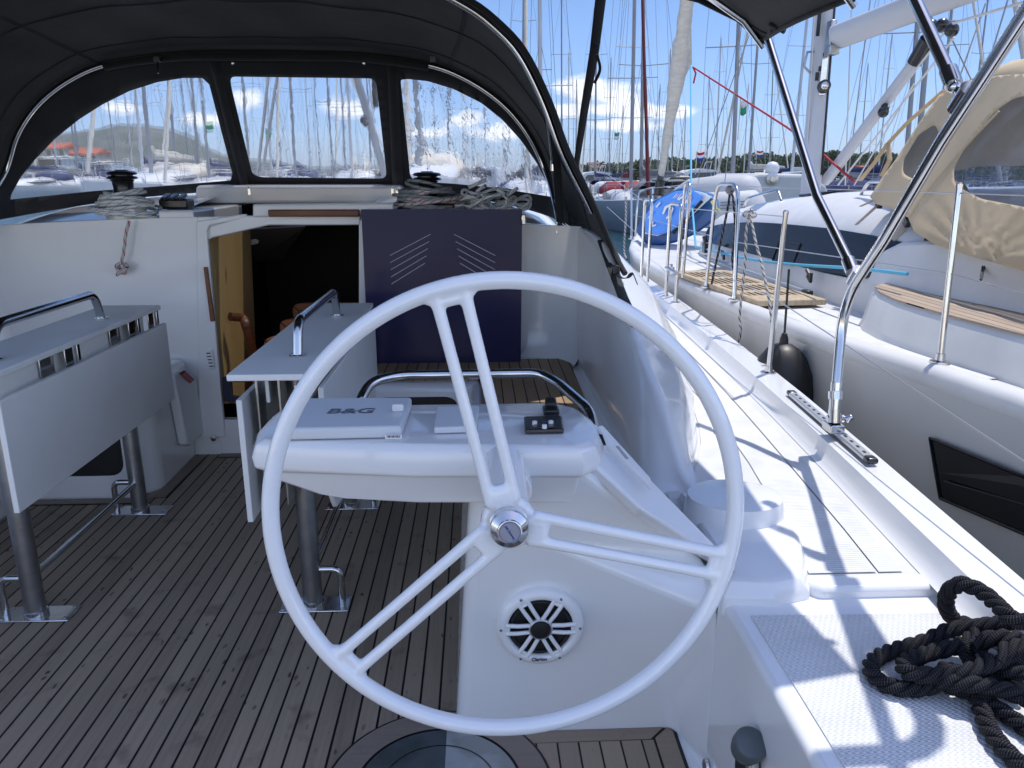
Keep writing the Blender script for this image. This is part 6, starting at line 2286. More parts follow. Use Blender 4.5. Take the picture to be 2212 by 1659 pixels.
for (a, b) in (((2132, 552), (2120, 605)), ((2001, 522), (1990, 532))):
    p0, p1 = T(*a, 2.24), T(*b, 2.16 if a[0] > 2100 else 2.24)
    m.ball(p0, .020, 10, (.7, .7, 1.4)); m.tube([p0, p1], .004, 6); m.tube([p0 + Vector((.0, .018, 0)), p1 + Vector((0, .006, 0))], .004, 6)
m.build('shock_cord', RUBBER, th_)
# boards lashed at the bow ------------------------------------------------------
def sup(poly_px, y, depth, base_m, name, label):
    return
sb_ = thing('paddle_board', P(1450, 500, y=8), 'blue and white paddle board with white printing, lashed by the bow rail', 'paddle board')
def flatp(poly, y0, slope):       # a leaning plane: y grows with picture x
    out = []
    for px, py in poly:
        out.append(P(px, py, y=y0 + (px - 1400) * slope))
    return out
SKYB = mat('sky_blue_board', (.07, .32, .90), .35, coat=.3, var=.15, vscale=5)
DEEPB = mat('deep_blue_board', (.012, .10, .30), .35, coat=.3, var=.2, vscale=4)
CREAM = mat('cream_board', (.80, .79, .74), .45)
under = flatp(round2([(1385, 470), (1400, 440), (1470, 405), (1540, 425), (1550, 450), (1540, 478), (1505, 505), (1460, 525), (1420, 532), (1392, 528), (1372, 500)], 12), 8.6, -.004)
m = MB(); m.prism(under, (.10, .22, .02)); m.build('board_hull', DEEPB, sb_, bevel=.03, bseg=3)
mid_ = flatp([(1392, 505), (1420, 510), (1450, 500), (1490, 470), (1522, 440), (1535, 428), (1525, 418), (1500, 412), (1445, 470), (1395, 495)], 8.54, -.004)
m = MB(); m.prism(mid_, (.01, .03, 0)); m.build('board_edge', CREAM, sb_, bevel=.005)
top2 = flatp(round2([(1385, 500), (1390, 470), (1420, 432), (1460, 412), (1500, 412), (1520, 425), (1490, 460), (1450, 500), (1420, 508)], 6), 8.50, -.004)
m = MB(); m.prism(top2, (.01, .03, 0)); m.build('board_deck', SKYB, sb_, bevel=.005)
m = MB()
for pl_ in ([(1404, 492), (1416, 488), (1418, 484), (1410, 486), (1412, 478), (1407, 480)], [(1440, 474), (1450, 465), (1455, 450), (1448, 440), (1436, 446), (1430, 462), (1434, 463), (1440, 450), (1447, 446), (1450, 452), (1446, 463), (1438, 470)], [(1400, 470), (1408, 456), (1411, 456), (1404, 472)], [(1462, 430), (1480, 420), (1483, 422), (1466, 433)], [(1478, 436), (1492, 424), (1494, 427), (1481, 440)], [(1416, 446), (1425, 436), (1427, 438), (1419, 449)]):
    m.prism(flatp(pl_, 8.47, -.004), (.002, .008, 0))
for k in range(7):
    a = flatp([(1462 + k * 5, 418 + (k % 2)), (1464 + k * 5, 418), (1455 + k * 5, 428), (1453 + k * 5, 428)], 8.47, -.004)
    m.prism(a, (.002, .008, 0))
m.build('board_print', CREAM, sb_, smooth=0)
m = MB(); m.prism(flatp([(1452, 503), (1457, 506), (1519, 436), (1514, 432)], 8.44, -.004), (.01, .02, 0)); m.build('board_strap', CANVAS, sb_)
m = MB(); m.prism(flatp([(1535, 436), (1540, 432), (1546, 438), (1549, 448), (1559, 456), (1555, 455), (1546, 450), (1551, 463), (1549, 461), (1541, 447)], 8.3, -.004), (.004, .02, 0)); m.build('yellow_tag', mat('yellow_plastic', (.75, .68, .03), .4), sb_)
# bow rail
br = MB()
bpts = [P(1370, 420, y=9.5), P(1400, 408, y=10.8), P(1430, 400, y=11.9)]
m = MB()
m.tube(fillet([P(1372, 520, y=9.4), P(1378, 415, y=9.4), P(1410, 405, y=11.5), P(1450, 404, y=11.8), P(1500, 410, y=10.5), P(1505, 500, y=10.4)], .25, 6), .0125, 10)
m.tube([P(1410, 405, y=11.5), P(1408, 480, y=11.4)], .0125, 8)
m.build('bow_rail', STEEL, nb)
# ================================================================== harbour
WZ = -.85
m = MB()
m.faces([(-2500, -50, WZ), (2500, -50, WZ), (2500, 2600, WZ), (-2500, 2600, WZ)], [(0, 1, 2, 3)])
wm = bpy.data.materials.new('harbour_water'); wm.use_nodes = True
t = wm.node_tree; b = t.nodes['Principled BSDF']
b.inputs['Base Color'].default_value = (.012, .050, .062, 1)
b.inputs['Roughness'].default_value = .08
b.inputs['IOR'].default_value = 1.33
tc = N(t, 'ShaderNodeTexCoord')
n1 = N(t, 'ShaderNodeTexNoise'); n1.inputs['Scale'].default_value = 2.6; n1.inputs['Detail'].default_value = 5
t.links.new(tc.outputs['Object'], n1.inputs['Vector'])
bp = N(t, 'ShaderNodeBump'); bp.inputs['Strength'].default_value = .8; bp.inputs['Distance'].default_value = .12
t.links.new(n1.outputs[0], bp.inputs['Height']); t.links.new(bp.outputs[0], b.inputs['Normal'])
wo_ = m.build('water', wm, None, smooth=0); wo_['kind'] = 'structure'

MARO = mat('maroon_cloth', (.13, .018, .025), .85, var=.4, vscale=20)
FWHITE = mat('boat_white', (.60, .61, .62), .4, var=.12, vscale=.8)
FBLUE = mat('boat_bluegrey', (.28, .33, .38), .35)
SMOKE = mat('cabin_smoke', (.03, .035, .04), .15)
def make_boat(L=11.5, hull=FWHITE, cover=NAVYF, hood_m=NAVYF, mh=15.5, jib=None, spread=2, mastm=MASTM, rake=-.012, cat='sailboat'):
    t = thing('sailing_yacht', (0, 0, 0), '', cat)
    bm_ = 1.85
    m = MB(); rings = []
    for k in range(13):
        u = k / 12
        y = -L * .45 + L * u
        w_ = bm_ * (.78 + .22 * sin(min(1, u / .45) * pi / 2)) * (1 if u < .45 else max(.015, cos((u - .45) / .55 * pi / 2) ** .75))
        zt = 1.15 + .25 * u * u
        rings.append([(-w_, y, zt), (-w_ * .98, y, zt - .5), (-w_ * .8, y, .0), (0, y, -.35), (w_ * .8, y, .0), (w_ * .98, y, zt - .5), (w_, y, zt), (0, y, zt + .04)])
    m.loft(rings); m.build('hull', hull, t, smooth=50)
    m = MB(); rings = []
    for y, w_, z in ((-1.6, 1.1, 1.62), (-.5, 1.1, 1.68), (1.0, .95, 1.60), (2.6, .6, 1.42), (3.4, .35, 1.25)):
        rings.append([(-w_ - .12, y, 1.1), (-w_, y, z - .12), (-w_ * .7, y, z), (w_ * .7, y, z), (w_, y, z - .12), (w_ + .12, y, 1.1)])
    m.loft(rings); cr = m.build('coachroof', FWHITE, t, smooth=40)
    m = MB()
    for s in (-1, 1): m.prism([(s * 1.16, -1.2, 1.32), (s * 1.16, .9, 1.32), (s * 1.06, 1.5, 1.45), (s * 1.14, -1.2, 1.52)], (s * .03, 0, 0))
    m.build('cabin_window', SMOKE, cr, split=True)
    m = MB(); rings = []
    for y, w_, z in ((-1.1, 1.1, 1.62), (-1.5, 1.15, 1.92), (-2.3, 1.25, 2.02), (-2.9, 1.3, 1.95)):
        rings.append([(-w_, y, 1.45), (-w_ * .96, y, z - .25), (-w_ * .7, y, z), (w_ * .7, y, z), (w_ * .96, y, z - .25), (w_, y, 1.45)])
    m.loft(rings, close=False, caps=False); m.build('sprayhood', hood_m, t, smooth=50, solid=.02)
    m = MB(); m.tube([(0, .6, 1.5), (0, .6 + mh * rake, mh)], [.085, .06], 10)
    ms = m.build('mast', mastm, t)
    m = MB()
    for i in range(spread):
        z = 1.5 + (mh - 1.5) * (i + 1) / (spread + 1) + .3
        w_ = 1.15 - .3 * i
        m.tube([(-w_, .35, z + .05), (0, .58, z), (w_, .35, z + .05)], .022, 6)
    m.tube([(0, .6, mh), (0, .55, mh + .7)], .008, 4); m.box((.0, .45, mh + .12), (.02, .4, .02))
    m.build('spreader', mastm, ms)
    m = MB(); r_ = .008
    for s in (-1, 1):
        prev = (s * 1.25, .35, 1.2)
        for i in range(spread):
            z = 1.5 + (mh - 1.5) * (i + 1) / (spread + 1) + .3
            w_ = 1.15 - .3 * i
            m.tube([prev, (s * w_, .35, z)], r_, 4); prev = (s * w_, .35, z)
        m.tube([prev, (0, .6 + mh * rake, mh - .2)], r_, 4)
        m.tube([(s * 1.2, .2, 1.2), (0, .6, 1.5 + (mh - 1.5) * .38)], r_, 4)
    m.tube([(0, .6 + mh * rake, mh), (0, -L * .44, 1.3)], r_, 4)
    m.tube([(0, .6 + mh * rake, mh - .4), (0, L * .53, 1.4)], r_, 4)
    m.build('rigging', WIRE, t, smooth=0)
    if jib:
        m = MB(); n_ = 14; a, b_ = Vector((0, L * .53, 1.6)), Vector((0, .65, mh - .9))
        m.tube([a.lerp(b_, k / n_) for k in range(n_ + 1)], [.05 + .03 * (1 - k / n_) + .006 * sin(k * 2) for k in range(n_ + 1)], 8)
        m.build('furled_jib', jib, t)
    m = MB(); m.tube([(0, .45, 2.15), (0, -4.0, 2.2)], .07, 8); bo = m.build('boom', mastm, t)
    m = MB(); m.tube([(0, .42, 2.6), (0, .2, 2.36), (0, -1.5, 2.32), (0, -3.9, 2.28)], [.08, .15, .14, .06], 10, flat=(.7, 1.1)); m.build('sail_cover', cover, bo)
    m = MB()
    for s in (-1, 1):
        pr = []
        for u in (.05, .25, .45, .62, .8):
            y = -L * .45 + L * u
            w_ = bm_ * (.78 + .22 * sin(min(1, u / .45) * pi / 2)) * (1 if u < .45 else max(.015, cos((u - .45) / .55 * pi / 2) ** .75)) - .05
            m.tube([(s * w_, y, 1.2), (s * w_, y, 1.9)], .012, 5); pr.append((s * w_, y, 1.88))
        m.tube(pr, .006, 4)
    m.tube([(-.45, L * .48, 1.4), (-.4, L * .53, 2.05), (0, L * .56, 2.1), (.4, L * .53, 2.05), (.45, L * .48, 1.4)], .014, 5)
    m.build('guard_rail', STEEL, t)
    return t
protos = [
    (make_boat(11.5, FWHITE, NAVYF, NAVYF, 15.5, SAIL), 15.5, 'white yacht with navy sail cover'),
    (make_boat(12.5, FWHITE, GREYF, GREYF, 17.0, None, 2), 17.0, 'white yacht with grey sail cover'),
    (make_boat(10.5, FWHITE, SAIL, SAIL, 14.0, SAIL, 1), 14.0, 'white yacht with cream sail cover'),
    (make_boat(12.0, FBLUE, REDF, mat('red_canopy', (.26, .02, .025), .8), 16.0, MARO, 2), 16.0, 'blue-grey yacht with red canopy and maroon furled jib'),
    (make_boat(11.0, FWHITE, NAVYF, FWHITE, 15.0, None, 3, MASTW), 15.0, 'white yacht with three pairs of spreaders'),
]
used_p = set()
GRP = 'sailing yachts moored across the harbour'
# (picture column of the mast at the horizon, metres away, kind, heading in degrees, scale, lean)
WIN0 = 30
fleet = [
    (1128, 34, 0, 178, 1.0, .3), (1166, 30, 4, 182, 1.05, -.8), (1214, 70, 1, 175, 1, -1), (1243, 104, 2, 180, 1, -.6), (1290, 62, 0, 4, 1, -1.2),
    (1318, 106, 1, 2, 1, -1), (1362, 38, 3, 176, 1.0, -1.0), (1397, 38, 1, 6, 1.05, -1.9), (1357, 42, 4, 186, 1, -1.0), (1424, 122, 0, 3, 1, -1.5),
    (1440, 100, 1, 182, 1, -1.4), (1524, 112, 0, 184, 1, -1.8), (1550, 78, 4, 0, 1.0, -1.6), (1584, 31, 1, 168, 1.0, -2.0), (1627, 58, 2, 5, 1.25, -.8),
    (1659, 92, 0, 183, 1, -2.6), (1700, 47, 4, 178, 1.1, .8), (1944, 30, 1, 176, 1.05, -2.5), (1960, 27, 0, 182, 1.1, -2.2), (1905, 75, 4, 4, 1, -1.5),
    (2010, 48, 2, 181, 1.2, -2.2), (2100, 60, 0, 3, 1, -2), (1478, 140, 2, 0, 1, -1.2), (1610, 130, 4, 0, 1.1, -1.6), (1860, 110, 1, 0, 1, -2),
    (1275, 150, 1, 0, 1, -.6), (1345, 160, 0, 0, 1, -1), (1400, 150, 4, 0, 1, -1), (1455, 85, 2, 0, 1.1, -1.4), (1230, 88, 4, 0, 1, -1),
    # seen through the sprayhood windows
    (60, 46, 0, 170, 1, 0), (165, 70, 1, 10, 1, .5), (182, 52, 0, 175, 1, 1.5), (318, 40, 4, 182, 1.1, .9), (340, 34, 2, 178, 1.2, 1.0),
    (388, 44, 1, 184, 1, .6), (406, 60, 0, 5, 1, .4), (438, 47, 2, 175, 1.1, .9), (462, 36, 0, 178, 1, -.5), (250, 90, 1, 0, 1, 0),
    (285, 75, 4, 0, 1, 0), (545, 42, 1, 180, 1, .3), (592, 48, 4, 178, 1.05, .8), (640, 40, 0, 183, 1, .9), (606, 95, 2, 0, 1, 0),
    (690, 105, 1, 0, 1, 0), (722, 52, 1, 176, 1, .1), (748, 60, 0, 181, 1, .2), (762, 37, 4, 184, 1, 0), (800, 66, 2, 0, 1.1, 0),
    (668, 72, 4, 0, 1, .4), (908, 26, 2, 181, 1.35, -.2), (972, 45, 1, 178, 1, -.3), (1003, 50, 0, 181, 1, -.5), (1050, 64, 4, 175, 1, -.4),
    (940, 85, 1, 0, 1, 0), (1090, 72, 2, 0, 1, -.4), (1020, 110, 0, 0, 1, 0), (880, 58, 0, 0, 1, 0), (120, 60, 4, 0, 1, .6), (1135, 48, 1, 0, 1, -.6),
]
WHERE = []
for i, (px, d, k, head, sc, lean) in enumerate(fleet):
    if i >= WIN0:            # the rows seen through the hood lie farther off and carry taller rigs
        d *= 1.45; sc *= 1.22
    pr, mh, lab = protos[k]
    o = pr if k not in used_p else copy_tree(pr)
    used_p.add(k)
    q = P(px, 378, y=d)
    o.location = (q.x, d, WZ)
    o.rotation_euler = (0, radians(-lean * -1) * (1), radians(head + RND.uniform(-3, 3)))
    # heel a touch so the mast stands as in the picture: about the world Y axis
    o.rotation_mode = 'XYZ'
    Mx = Matrix.Rotation(radians(lean), 4, 'Y') @ Matrix.Rotation(radians(head), 4, 'Z')
    o.rotation_euler = Mx.to_euler()
    o.scale = (sc, sc, sc)
    o['group'] = GRP
    WHERE.append((o, px, d, lab))
# every yacht told apart by where its mast shows
zones = [(-999, 200, 'far left in the left window'), (200, 350, 'before the hill in the left window'), (350, 500, 'right side of the left window'),
         (500, 660, 'left half of the middle window'), (660, 850, 'right half of the middle window'), (850, 960, 'left end of the right window'),
         (960, 1120, 'in the wrinkled right window'), (1120, 1260, 'beside the sprayhood edge'), (1260, 1350, 'below the white cloud'),
         (1350, 1460, 'left of the rolled headsail'), (1460, 1560, 'right of the rolled headsail'), (1560, 1720, 'crossed by the red rope'), (1720, 1930, 'behind the white boom vang'), (1930, 9999, 'behind the tan sprayhood')]
for a, b, txt in zones:
    grp = sorted([w_ for w_ in WHERE if a <= w_[1] < b], key=lambda w_: w_[1])
    by = {}
    for w_ in grp: by.setdefault(w_[3], []).append(w_)
    for lab, ws in by.items():
        ws2 = sorted(ws, key=lambda w_: w_[2])
        names = [''] if len(ws2) == 1 else (['nearer ', 'farther '] if len(ws2) == 2 else ['nearest ', 'middle '] + ['farthest '] if len(ws2) == 3 else ['nearest ', 'second-nearest ', 'third-nearest ', 'farthest ', 'remotest '])
        for nm_, w_ in zip(names, ws2):
            w_[0]['label'] = (nm_ + lab + ', ' + txt)
            w_[0]['category'] = 'sailboat'

# motor yacht with a grey tender on its stern --------------------------------
my = thing('motor_yacht', (7, 13, 0), 'grey-white motor yacht with a white radar dome behind the neighbouring cabin roof', 'motorboat')
m = MB()
sil = [(1560, 440), (1590, 398), (1628, 378), (1640, 374), (1742, 376), (1760, 384), (1785, 400), (1800, 440), (1800, 520), (1560, 520)]
m.prism([P(a, b, y=12.5) for a, b in sil], (.4, 3.4, 0)); m.build('hull', DINGM, my, bevel=.06, bseg=3)
m = MB(); m.lathe([(0, 0), (.08, 0), (.11, .06), (.11, .12), (.07, .18), (0, .20)], P(1667, 376, y=12.8), None, 20); m.build('radar_dome', FARW, my, smooth=60)
m = MB(); m.lathe([(0, 0), (.10, 0), (.10, .02), (.05, .03), (.05, .05), (0, .05)], P(1668, 386, y=12.48), (0, -1, 0), 20); m.build('hull_fitting', STEELD, my)
m = MB(); m.tube([P(1690, 374, y=13), P(1760, 370, y=13.5), P(1770, 376, y=13)], .02, 8); m.tube([P(1650, 376, y=13), P(1652, 366, y=13)], .02, 8); m.build('handrail', STEEL, my)
td = thing('inflatable_tender', P(1570, 430, y=9.8), 'pale grey inflatable tender with dark stripes, between the blue paddle board and the cabin roof', 'dinghy')
a, b = P(1490, 420, y=10.4), P(1612, 416, y=9.8)
m = MB(); d = (b - a).normalized()
m.tube([a - d * .2, a, a.lerp(b, .5), b, b + d * .09, b + d * .15, b + d * .18], [.10, .20, .225, .215, .19, .12, .02], 28); m.build('inflated_tube', DINGM, td, smooth=60)
a2, b2 = P(1500, 455, y=10.0), P(1628, 452, y=9.55)
m = MB(); m.tube([a2 - d * .1, a2, b2, b2 + d * .08, b2 + d * .13], [.15, .22, .23, .17, .02], 28); m.build('inflated_tube', DINGM, td, smooth=60)
m = MB()
for dz in (-.02, .02, .055): m.tube([P(1555, 447, y=9.56) + Vector((0, -.02, dz)), P(1610, 445, y=9.36) + Vector((0, -.02, dz))], .008, 6)
m.build('rubbing_stripe', mat('stripe_blue_grey', (.13, .17, .22), .6), td)
# motor boats and small craft among the yachts
def make_cruiser():
    t = thing('motor_cruiser', (0, 0, 0), '', 'motorboat')
    m = MB(); rings = []
    for y, w_, z in ((-4, 1.5, 1.0), (-1, 1.7, 1.05), (2, 1.5, 1.25), (4, .8, 1.45), (5, .08, 1.55)):
        rings.append([(-w_, y, z), (-w_ * .85, y, 0), (0, y, -.2), (w_ * .85, y, 0), (w_, y, z), (0, y, z + .06)])
    m.loft(rings); m.build('hull', FWHITE, t, smooth=40)
    m = MB(); rings = []
    for y, w_, z in ((-3, 1.25, 2.6), (-1.5, 1.3, 2.75), (0, 1.25, 2.6), (1.2, 1.0, 1.9), (2.4, .6, 1.4)):
        rings.append([(-w_, y, 1.05), (-w_ * .9, y, z), (w_ * .9, y, z), (w_, y, 1.05)])
    m.loft(rings); c = m.build('cabin', FWHITE, t, smooth=30)
    m = MB()
    for s in (-1, 1): m.prism([(s * 1.27, -2.6, 1.75), (s * 1.24, .4, 1.7), (s * 1.2, -.1, 2.35), (s * 1.22, -2.6, 2.4)], (s * .02, 0, 0))
    m.prism([(-.95, .55, 2.2), (.95, .55, 2.2), (.85, 1.2, 1.85), (-.85, 1.2, 1.85)], (0, .1, .12))
    m.build('window', SMOKE, c)
    m = MB(); m.tube([(-.9, -2.2, 2.7), (-.8, -2.4, 3.4), (.8, -2.4, 3.4), (.9, -2.2, 2.7)], .04, 6); m.build('arch', FWHITE, t)
    return t
cr0 = make_cruiser()
crs = [(95, 62, 80, 1.0, 'at the left end of the left window'), (215, 42, 100, 1.1, 'under the hill in the left window'), (420, 50, 75, 1.1, 'at the hill foot, right of the left winch'),
       (740, 34, 100, .9, 'at the bottom of the middle window'), (1010, 40, 70, 1.1, 'behind the wrinkled right window'), (1480, 46, 95, 1.1, 'left of the rolled headsail foot'), (1690, 52, 80, 1.2, 'under the trees behind the white mast'), (1260, 48, 100, 1, 'between sprayhood edge and red canopy')]
for i, (px, d, h, sc, where) in enumerate(crs):
    o = cr0 if i == 0 else copy_tree(cr0)
    d *= 1.9; q = P(px, 378, y=d); o.location = (q.x, d, WZ); o.rotation_euler = (0, 0, radians(h)); o.scale = (sc,) * 3
    o['label'] = 'small white motor cruiser with radar arch, ' + where; o['category'] = 'motorboat'; o['group'] = 'motor cruisers moored in the harbour'
# stays and vang seen through the middle window (yacht moored bow to bow)
rg = thing('yacht_rigging', P(650, 300, y=9), 'pair of grey backstay legs crossing the middle sprayhood window', 'rigging')
m = MB()
for (a, b) in (((556, 380), (628, 165)), ((566, 380), (657, 165))): m.tube([P(*a, y=9), P(*b, y=9) + Vector((0, 0, 1.2)) * 1], .016, 8)
m.build('backstay_leg', WIRE, rg)
vg2 = thing('boom_vang', P(790, 270, y=11), 'pale vang with a dark block slanting across the middle window', 'rigging')
m = MB(); m.tube([P(765, 150, y=11), P(832, 385, y=11)], .05, 10); m.build('vang_tube', MASTM, vg2)
m = MB(); m.tube([P(748, 150, y=11), P(835, 335, y=11)], .018, 6); m.build('vang_rope', WHITER, vg2)
m = MB(); m.ball(P(785, 262, y=10.9), .045, 10, (1, .6, 1.3)); m.ball(P(790, 271, y=10.9), .035, 10); m.build('block', BLACK, vg2)
bag = MB(); bag.prism([P(802, 168, y=10.8), P(812, 168, y=10.8), P(813, 233, y=10.8), P(806, 235, y=10.8)], (.02, .05, 0)); tag(bag.build('black_strap', CANVAS, None), 'short black strap hanging at the top right of the middle window', 'strap')
# little flags
FLM = [mat('flag_red', (.45, .02, .03), .8), mat('flag_white', (.7, .7, .7), .8), mat('flag_blue', (.02, .05, .30), .8), mat('flag_green', (.02, .28, .12), .8)]
def flag(px, py, d, w_, h_, cols, label):
    t = thing('flag', P(px, py, y=d), label, 'flag', 'small flags on the far yachts')
    p = P(px, py, y=d)
    m = MB(); m.tube([p + Vector((0, 0, -h_ * 1.8)), p + Vector((0, 0, h_))], .02, 5); m.build('pole', STEELD, t)
    n_ = len(cols)
    for i, c in enumerate(cols):
        m = MB(); g = []
        for j in range(3):
            z = h_ * (1 - (i + j / 2) / n_)
            g.append([p + Vector((w_ * k / 6, .05 * w_ * sin(k * 1.4), z - h_ * .12 * sin(k * .7) - k * .02 * h_)) for k in range(7)])
        m.loft(g, close=False, caps=False); m.build('stripe', FLM[c], t, solid=.01)
flag(1504, 345, 30, .30, .30, (0, 1, 2), 'red, white and blue flag on the pole right of the rolled headsail')
flag(1634, 337, 58, .5, .4, (0, 1, 2), 'tiny red, white and blue flag hanging on the mast crossed by the red rope')
flag(1327, 300, 60, .35, .5, (3, 1), 'green and white flag hanging below the white cloud')
flag(1598, 245, 31, .25, .55, (1, 3), 'pale flag with a green hem on the tall mast crossed by the red rope')
flag(443, 285, 46, .45, .4, (3,), 'green flag blowing in front of the hill in the left window')
flag(574, 302, 46, .3, .5, (3,), 'small green flag low in the left half of the middle window')

# ------------------------------------------------------------------ land
def leafmat(name, a, b, sc):
    return mat(name, a, .85, col2=b, vscale=sc, ctr=(.35, .65), detail=8, bump=.6, bscale=sc * 2.5)
WOODM = leafmat('wood_foliage', (.040, .065, .020), (.095, .110, .040), .35)
HILLM = mat('hill_scrub', (.050, .066, .040), .95, col2=(.13, .12, .10), vscale=.022, ctr=(.46, .70), detail=10)
FARH = mat('far_hill', (.10, .13, .14), .95)
def hill(name, prof, d, thick, mt, rough, seed, kind='structure', foot=400):
    rn = random.Random(seed)
    m = MB(); g = []
    pts = []
    for (a, b) in zip(prof, prof[1:]):
        n_ = max(2, int((b[0] - a[0]) / 5))
        for k in range(n_): pts.append((a[0] + (b[0] - a[0]) * k / n_, a[1] + (b[1] - a[1]) * k / n_))
    pts.append(prof[-1])
    cr_ = [P(px, py, y=d) for px, py in pts]
    from mathutils import noise as mn
    for j in range(13):
        t = j / 12
        row = []
        for p in cr_:
            hz = (p.z - WZ)
            y = d - thick * (1 - t) if t <= 1 else d
            prof_h = sin(t * pi / 2) ** .9
            nn = mn.fractal(Vector((p.x * .008, t * 4, seed)), 1, 2, 5) * rough * sin(pi * min(1, t * 1.0)) + mn.fractal(Vector((p.x * .03, t * 9, seed + 5)), 1, 2, 3) * rough * .3
            row.append(Vector((p.x * (y / d), y, WZ - .5 + hz * (y / d) * prof_h * 1.0 + nn)))
        g.append(row)
    g.append([Vector((q.x * 1.1, d + thick, WZ - 5)) for q in g[-1]])
    m.loft(g, close=False, caps=False)
    o = m.build(name, mt, None, smooth=180); o['kind'] = kind
    return o
hill('hill', [(-260, 330), (-60, 310), (60, 300), (139, 290), (222, 279), (257, 272), (312, 273), (365, 281), (410, 298), (441, 318), (465, 331), (500, 343), (590, 352), (640, 362), (720, 369), (800, 378)], 1500, 420, HILLM, 3, 3)
hill('distant_hill', [(1180, 374), (1255, 362), (1290, 357), (1340, 358), (1400, 362), (1500, 372), (1560, 378)], 2300, 250, FARH, 6, 9)
hill('distant_hill', [(560, 376), (700, 366), (800, 362), (900, 368), (1000, 372), (1150, 376)], 2250, 220, FARH, 6, 19)
m = MB(); m.prism([(-60, 232, WZ - 1), (400, 232, WZ - 1), (400, 420, WZ - 1), (-60, 420, WZ - 1)], (0, 0, 1.7)); s_ = m.build('shore', mat('shore_stone', (.28, .26, .22), .9), None, smooth=0); s_['kind'] = 'structure'
m = MB(); m.prism([(-420, 190, WZ - 1), (-140, 190, WZ - 1), (-120, 420, WZ - 1), (-420, 420, WZ - 1)], (0, 0, 2.2)); s_ = m.build('shore', bpy.data.materials['shore_stone'], None, smooth=0); s_['kind'] = 'structure'
# wood along the right shore: one mass of crowns
from mathutils import noise as mn2
def crown(m, c, r, h, rn, n=34):
    """leafy clump: many small tilted faces through the crown's volume"""
    for _ in range(n):
        u = Vector((rn.gauss(0, 1), rn.gauss(0, 1), rn.gauss(0, 1))).normalized() * (rn.random() ** .4)
        p = c + Vector((u.x * r, u.y * r, u.z * h * .5))
        s = r * rn.uniform(.22, .42)
        a = Vector((rn.uniform(-1, 1), rn.uniform(-1, 1), rn.uniform(-1, 1))).normalized()
        b = a.cross(Vector((rn.uniform(-1, 1), rn.uniform(-1, 1), rn.uniform(-1, 1)))).normalized()
        c2 = a.cross(b)
        v = [m.bm.verts.new(p + q_ * s) for q_ in (a, (b - a) * .6, (-b - a) * .6, c2 * .8)]
        m.bm.faces.new([v[0], v[1], v[2]]); m.bm.faces.new([v[0], v[1], v[3]]); m.bm.faces.new([v[1], v[2], v[3]])
rn = random.Random(5)
m = MB()
TOP = [(1150, 371), (1255, 368), (1290, 362), (1340, 360), (1400, 357), (1440, 352), (1500, 356), (1560, 353), (1600, 345), (1650, 342), (1700, 345), (1760, 341), (1800, 338), (1850, 345), (1900, 340), (1950, 345), (2000, 348), (2212, 345)]
for k in range(560):
    px = rn.uniform(1130, 2230)
    y = rn.uniform(236, 330)
    topv = interp(TOP, px) - 7 + rn.uniform(-5, 9)
    p = P(px, topv, y=y)
    zt = max(p.z * 1.0, 2.5)
    if y < 300 and rn.random() < .6: zt *= rn.uniform(.55, .95)
    r = rn.uniform(1.8, 3.6)
    crown(m, Vector((p.x, y, zt - 1.6)), r, 4.2, rn, 26)
    crown(m, Vector((p.x, y, zt - 4.0)), r * 1.25, 4.5, rn, 14)
wd = m.build('wood', WOODM, None, smooth=0); tag(wd, 'dark green wood along the far right shore', 'wood', None, 'stuff')
def tree(px, d, topy, r, kind, label):
    rn = random.Random(int(px))
    p = P(px, topy, y=d)
    t = thing('cypress_tree' if kind == 'cypress' else 'pine_tree', (p.x, d, 0), label, 'tree', 'trees standing out of the shore wood')
    m = MB(); m.tube([(p.x, d, .5), (p.x, d, p.z - 1)], [.35, .08], 8); m.build('trunk', mat('bark', (.09, .065, .045), .9), t)
    m = MB()
    if kind == 'cypress':
        n_ = 9
        for k in range(n_):
            z = 2.5 + (p.z - 2.8) * k / (n_ - 1)
            crown(m, Vector((p.x, d, z)), r * (1 - .75 * k / n_), 2.0, rn, 26)
    else:
        for k in range(7):
            a = rn.uniform(0, 6.28); q_ = rn.uniform(0, r * .7)
            crown(m, Vector((p.x + q_ * cos(a), d + q_ * sin(a), p.z - rn.uniform(.8, 2.6))), r * .55, 2.4, rn, 40)
    m.build('crown', mat('tree_foliage', (.03, .05, .018), .85, col2=(.075, .095, .035), vscale=.8), t, smooth=0)
for (px, d, ty, r, k, lab) in ((1573, 225, 338, 1.0, 'cypress', 'slim dark cypress rising from the wood left of the front bimini strut'), (1520, 228, 344, 2.6, 'pine', 'rounded pine above the wood, right of the rolled headsail'), (1728, 224, 330, 1.1, 'cypress', 'slim cypress between the front strut and the white mast'),
                               (1800, 222, 326, 2.8, 'pine', 'tall rounded pine just right of the white mast'), (1905, 226, 333, 2.8, 'pine', 'rounded pine left of the tan sprayhood'), (1268, 230, 358, 1.0, 'cypress', 'small cypress at the foot of the black strap'), (1665, 226, 334, 2.4, 'pine', 'bushy pine in front of which the red rope passes'), (1322, 230, 354, 2.4, 'pine', 'low pine under the white cloud')):
    tree(px, d, ty, r, k, lab)
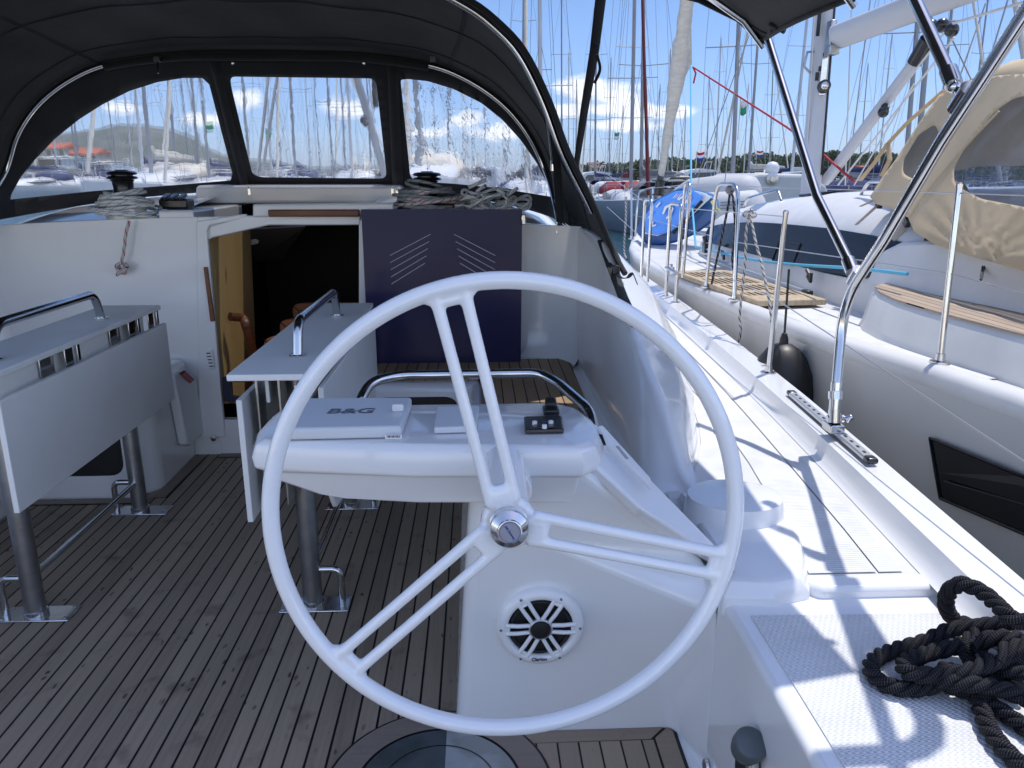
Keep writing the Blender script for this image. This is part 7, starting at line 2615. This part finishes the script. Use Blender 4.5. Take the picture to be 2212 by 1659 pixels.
# houses on the left shore under the hill
def house(px0, px1, pyr, pye, pyb, d, wall, roof, label, nwin=5):
    a, b = P(px0, pye, y=d), P(px1, pye, y=d)
    zr, ze, zb = P(px0, pyr, y=d).z, a.z, P(px0, pyb, y=d).z
    t = thing('house', ((a.x + b.x) / 2, d, zb), label, 'building', 'buildings on the left shore')
    dp = 9
    m = MB(); m.box2((a.x, d, zb), (b.x, d + dp, ze)); m.build('wall', wall, t)
    m = MB(); m.prism([(a.x - .4, d - .5, ze), (a.x - .4, d + dp / 2, zr), (a.x - .4, d + dp + .5, ze)], (b.x - a.x + .8, 0, 0)); m.build('roof', roof, t)
    for k in range(nwin):
        x = a.x + (b.x - a.x) * (k + .5) / nwin
        m = MB(); m.box((x, d - .02, (zb + ze) / 2 + .2), (1.0, .06, 1.3)); m.build('window', SMOKE, t)
RT_ = mat('orange_roof_tiles', (.42, .11, .05), .8, var=.3, vscale=1.5)
WL_ = mat('pale_render', (.55, .50, .42), .8, var=.1, vscale=.5)
WW_ = mat('white_render', (.66, .66, .64), .7, var=.08, vscale=.5)
house(98, 140, 309, 322, 345, 215, WL_, RT_, 'pale orange-roofed house at the left end of the left window', 3)
house(150, 206, 321, 336, 352, 205, WL_, RT_, 'long low house with an orange roof under the hill in the left window', 5)
house(84, 132, 340, 344, 366, 150, WW_, WW_, 'flat white harbour building at the far left of the left window', 4)
house(197, 238, 352, 355, 378, 150, WW_, WW_, 'white shed under the hill, left of the left winch', 4)
house(372, 412, 362, 365, 376, 260, WW_, RT_, 'small low white house at the foot of the hill, right part of the left window', 3)
house(1276, 1302, 350, 362, 378, 240, WL_, mat('brown_roof', (.14, .09, .07), .8), 'stone house with a brown roof among the trees under the cloud', 2)
house(1862, 1900, 357, 361, 372, 235, WL_, RT_, 'small pale house in the wood behind the neighbouring boom vang', 2)
# ================================================================== sea haze over the whole harbour
m = MB()
m.box2((-2600, -60, -6), (2600, 2650, 320))
hm = bpy.data.materials.new('haze_air'); hm.use_nodes = True
t = hm.node_tree; t.nodes.clear()
ho = N(t, 'ShaderNodeOutputMaterial'); hv = N(t, 'ShaderNodeVolumePrincipled')
hv.inputs['Color'].default_value = (.78, .88, 1.0, 1)
hv.inputs['Density'].default_value = .00010
hv.inputs['Anisotropy'].default_value = .2
t.links.new(hv.outputs[0], ho.inputs['Volume'])
hz_ = m.build('haze', hm, None, smooth=0); hz_['kind'] = 'stuff'
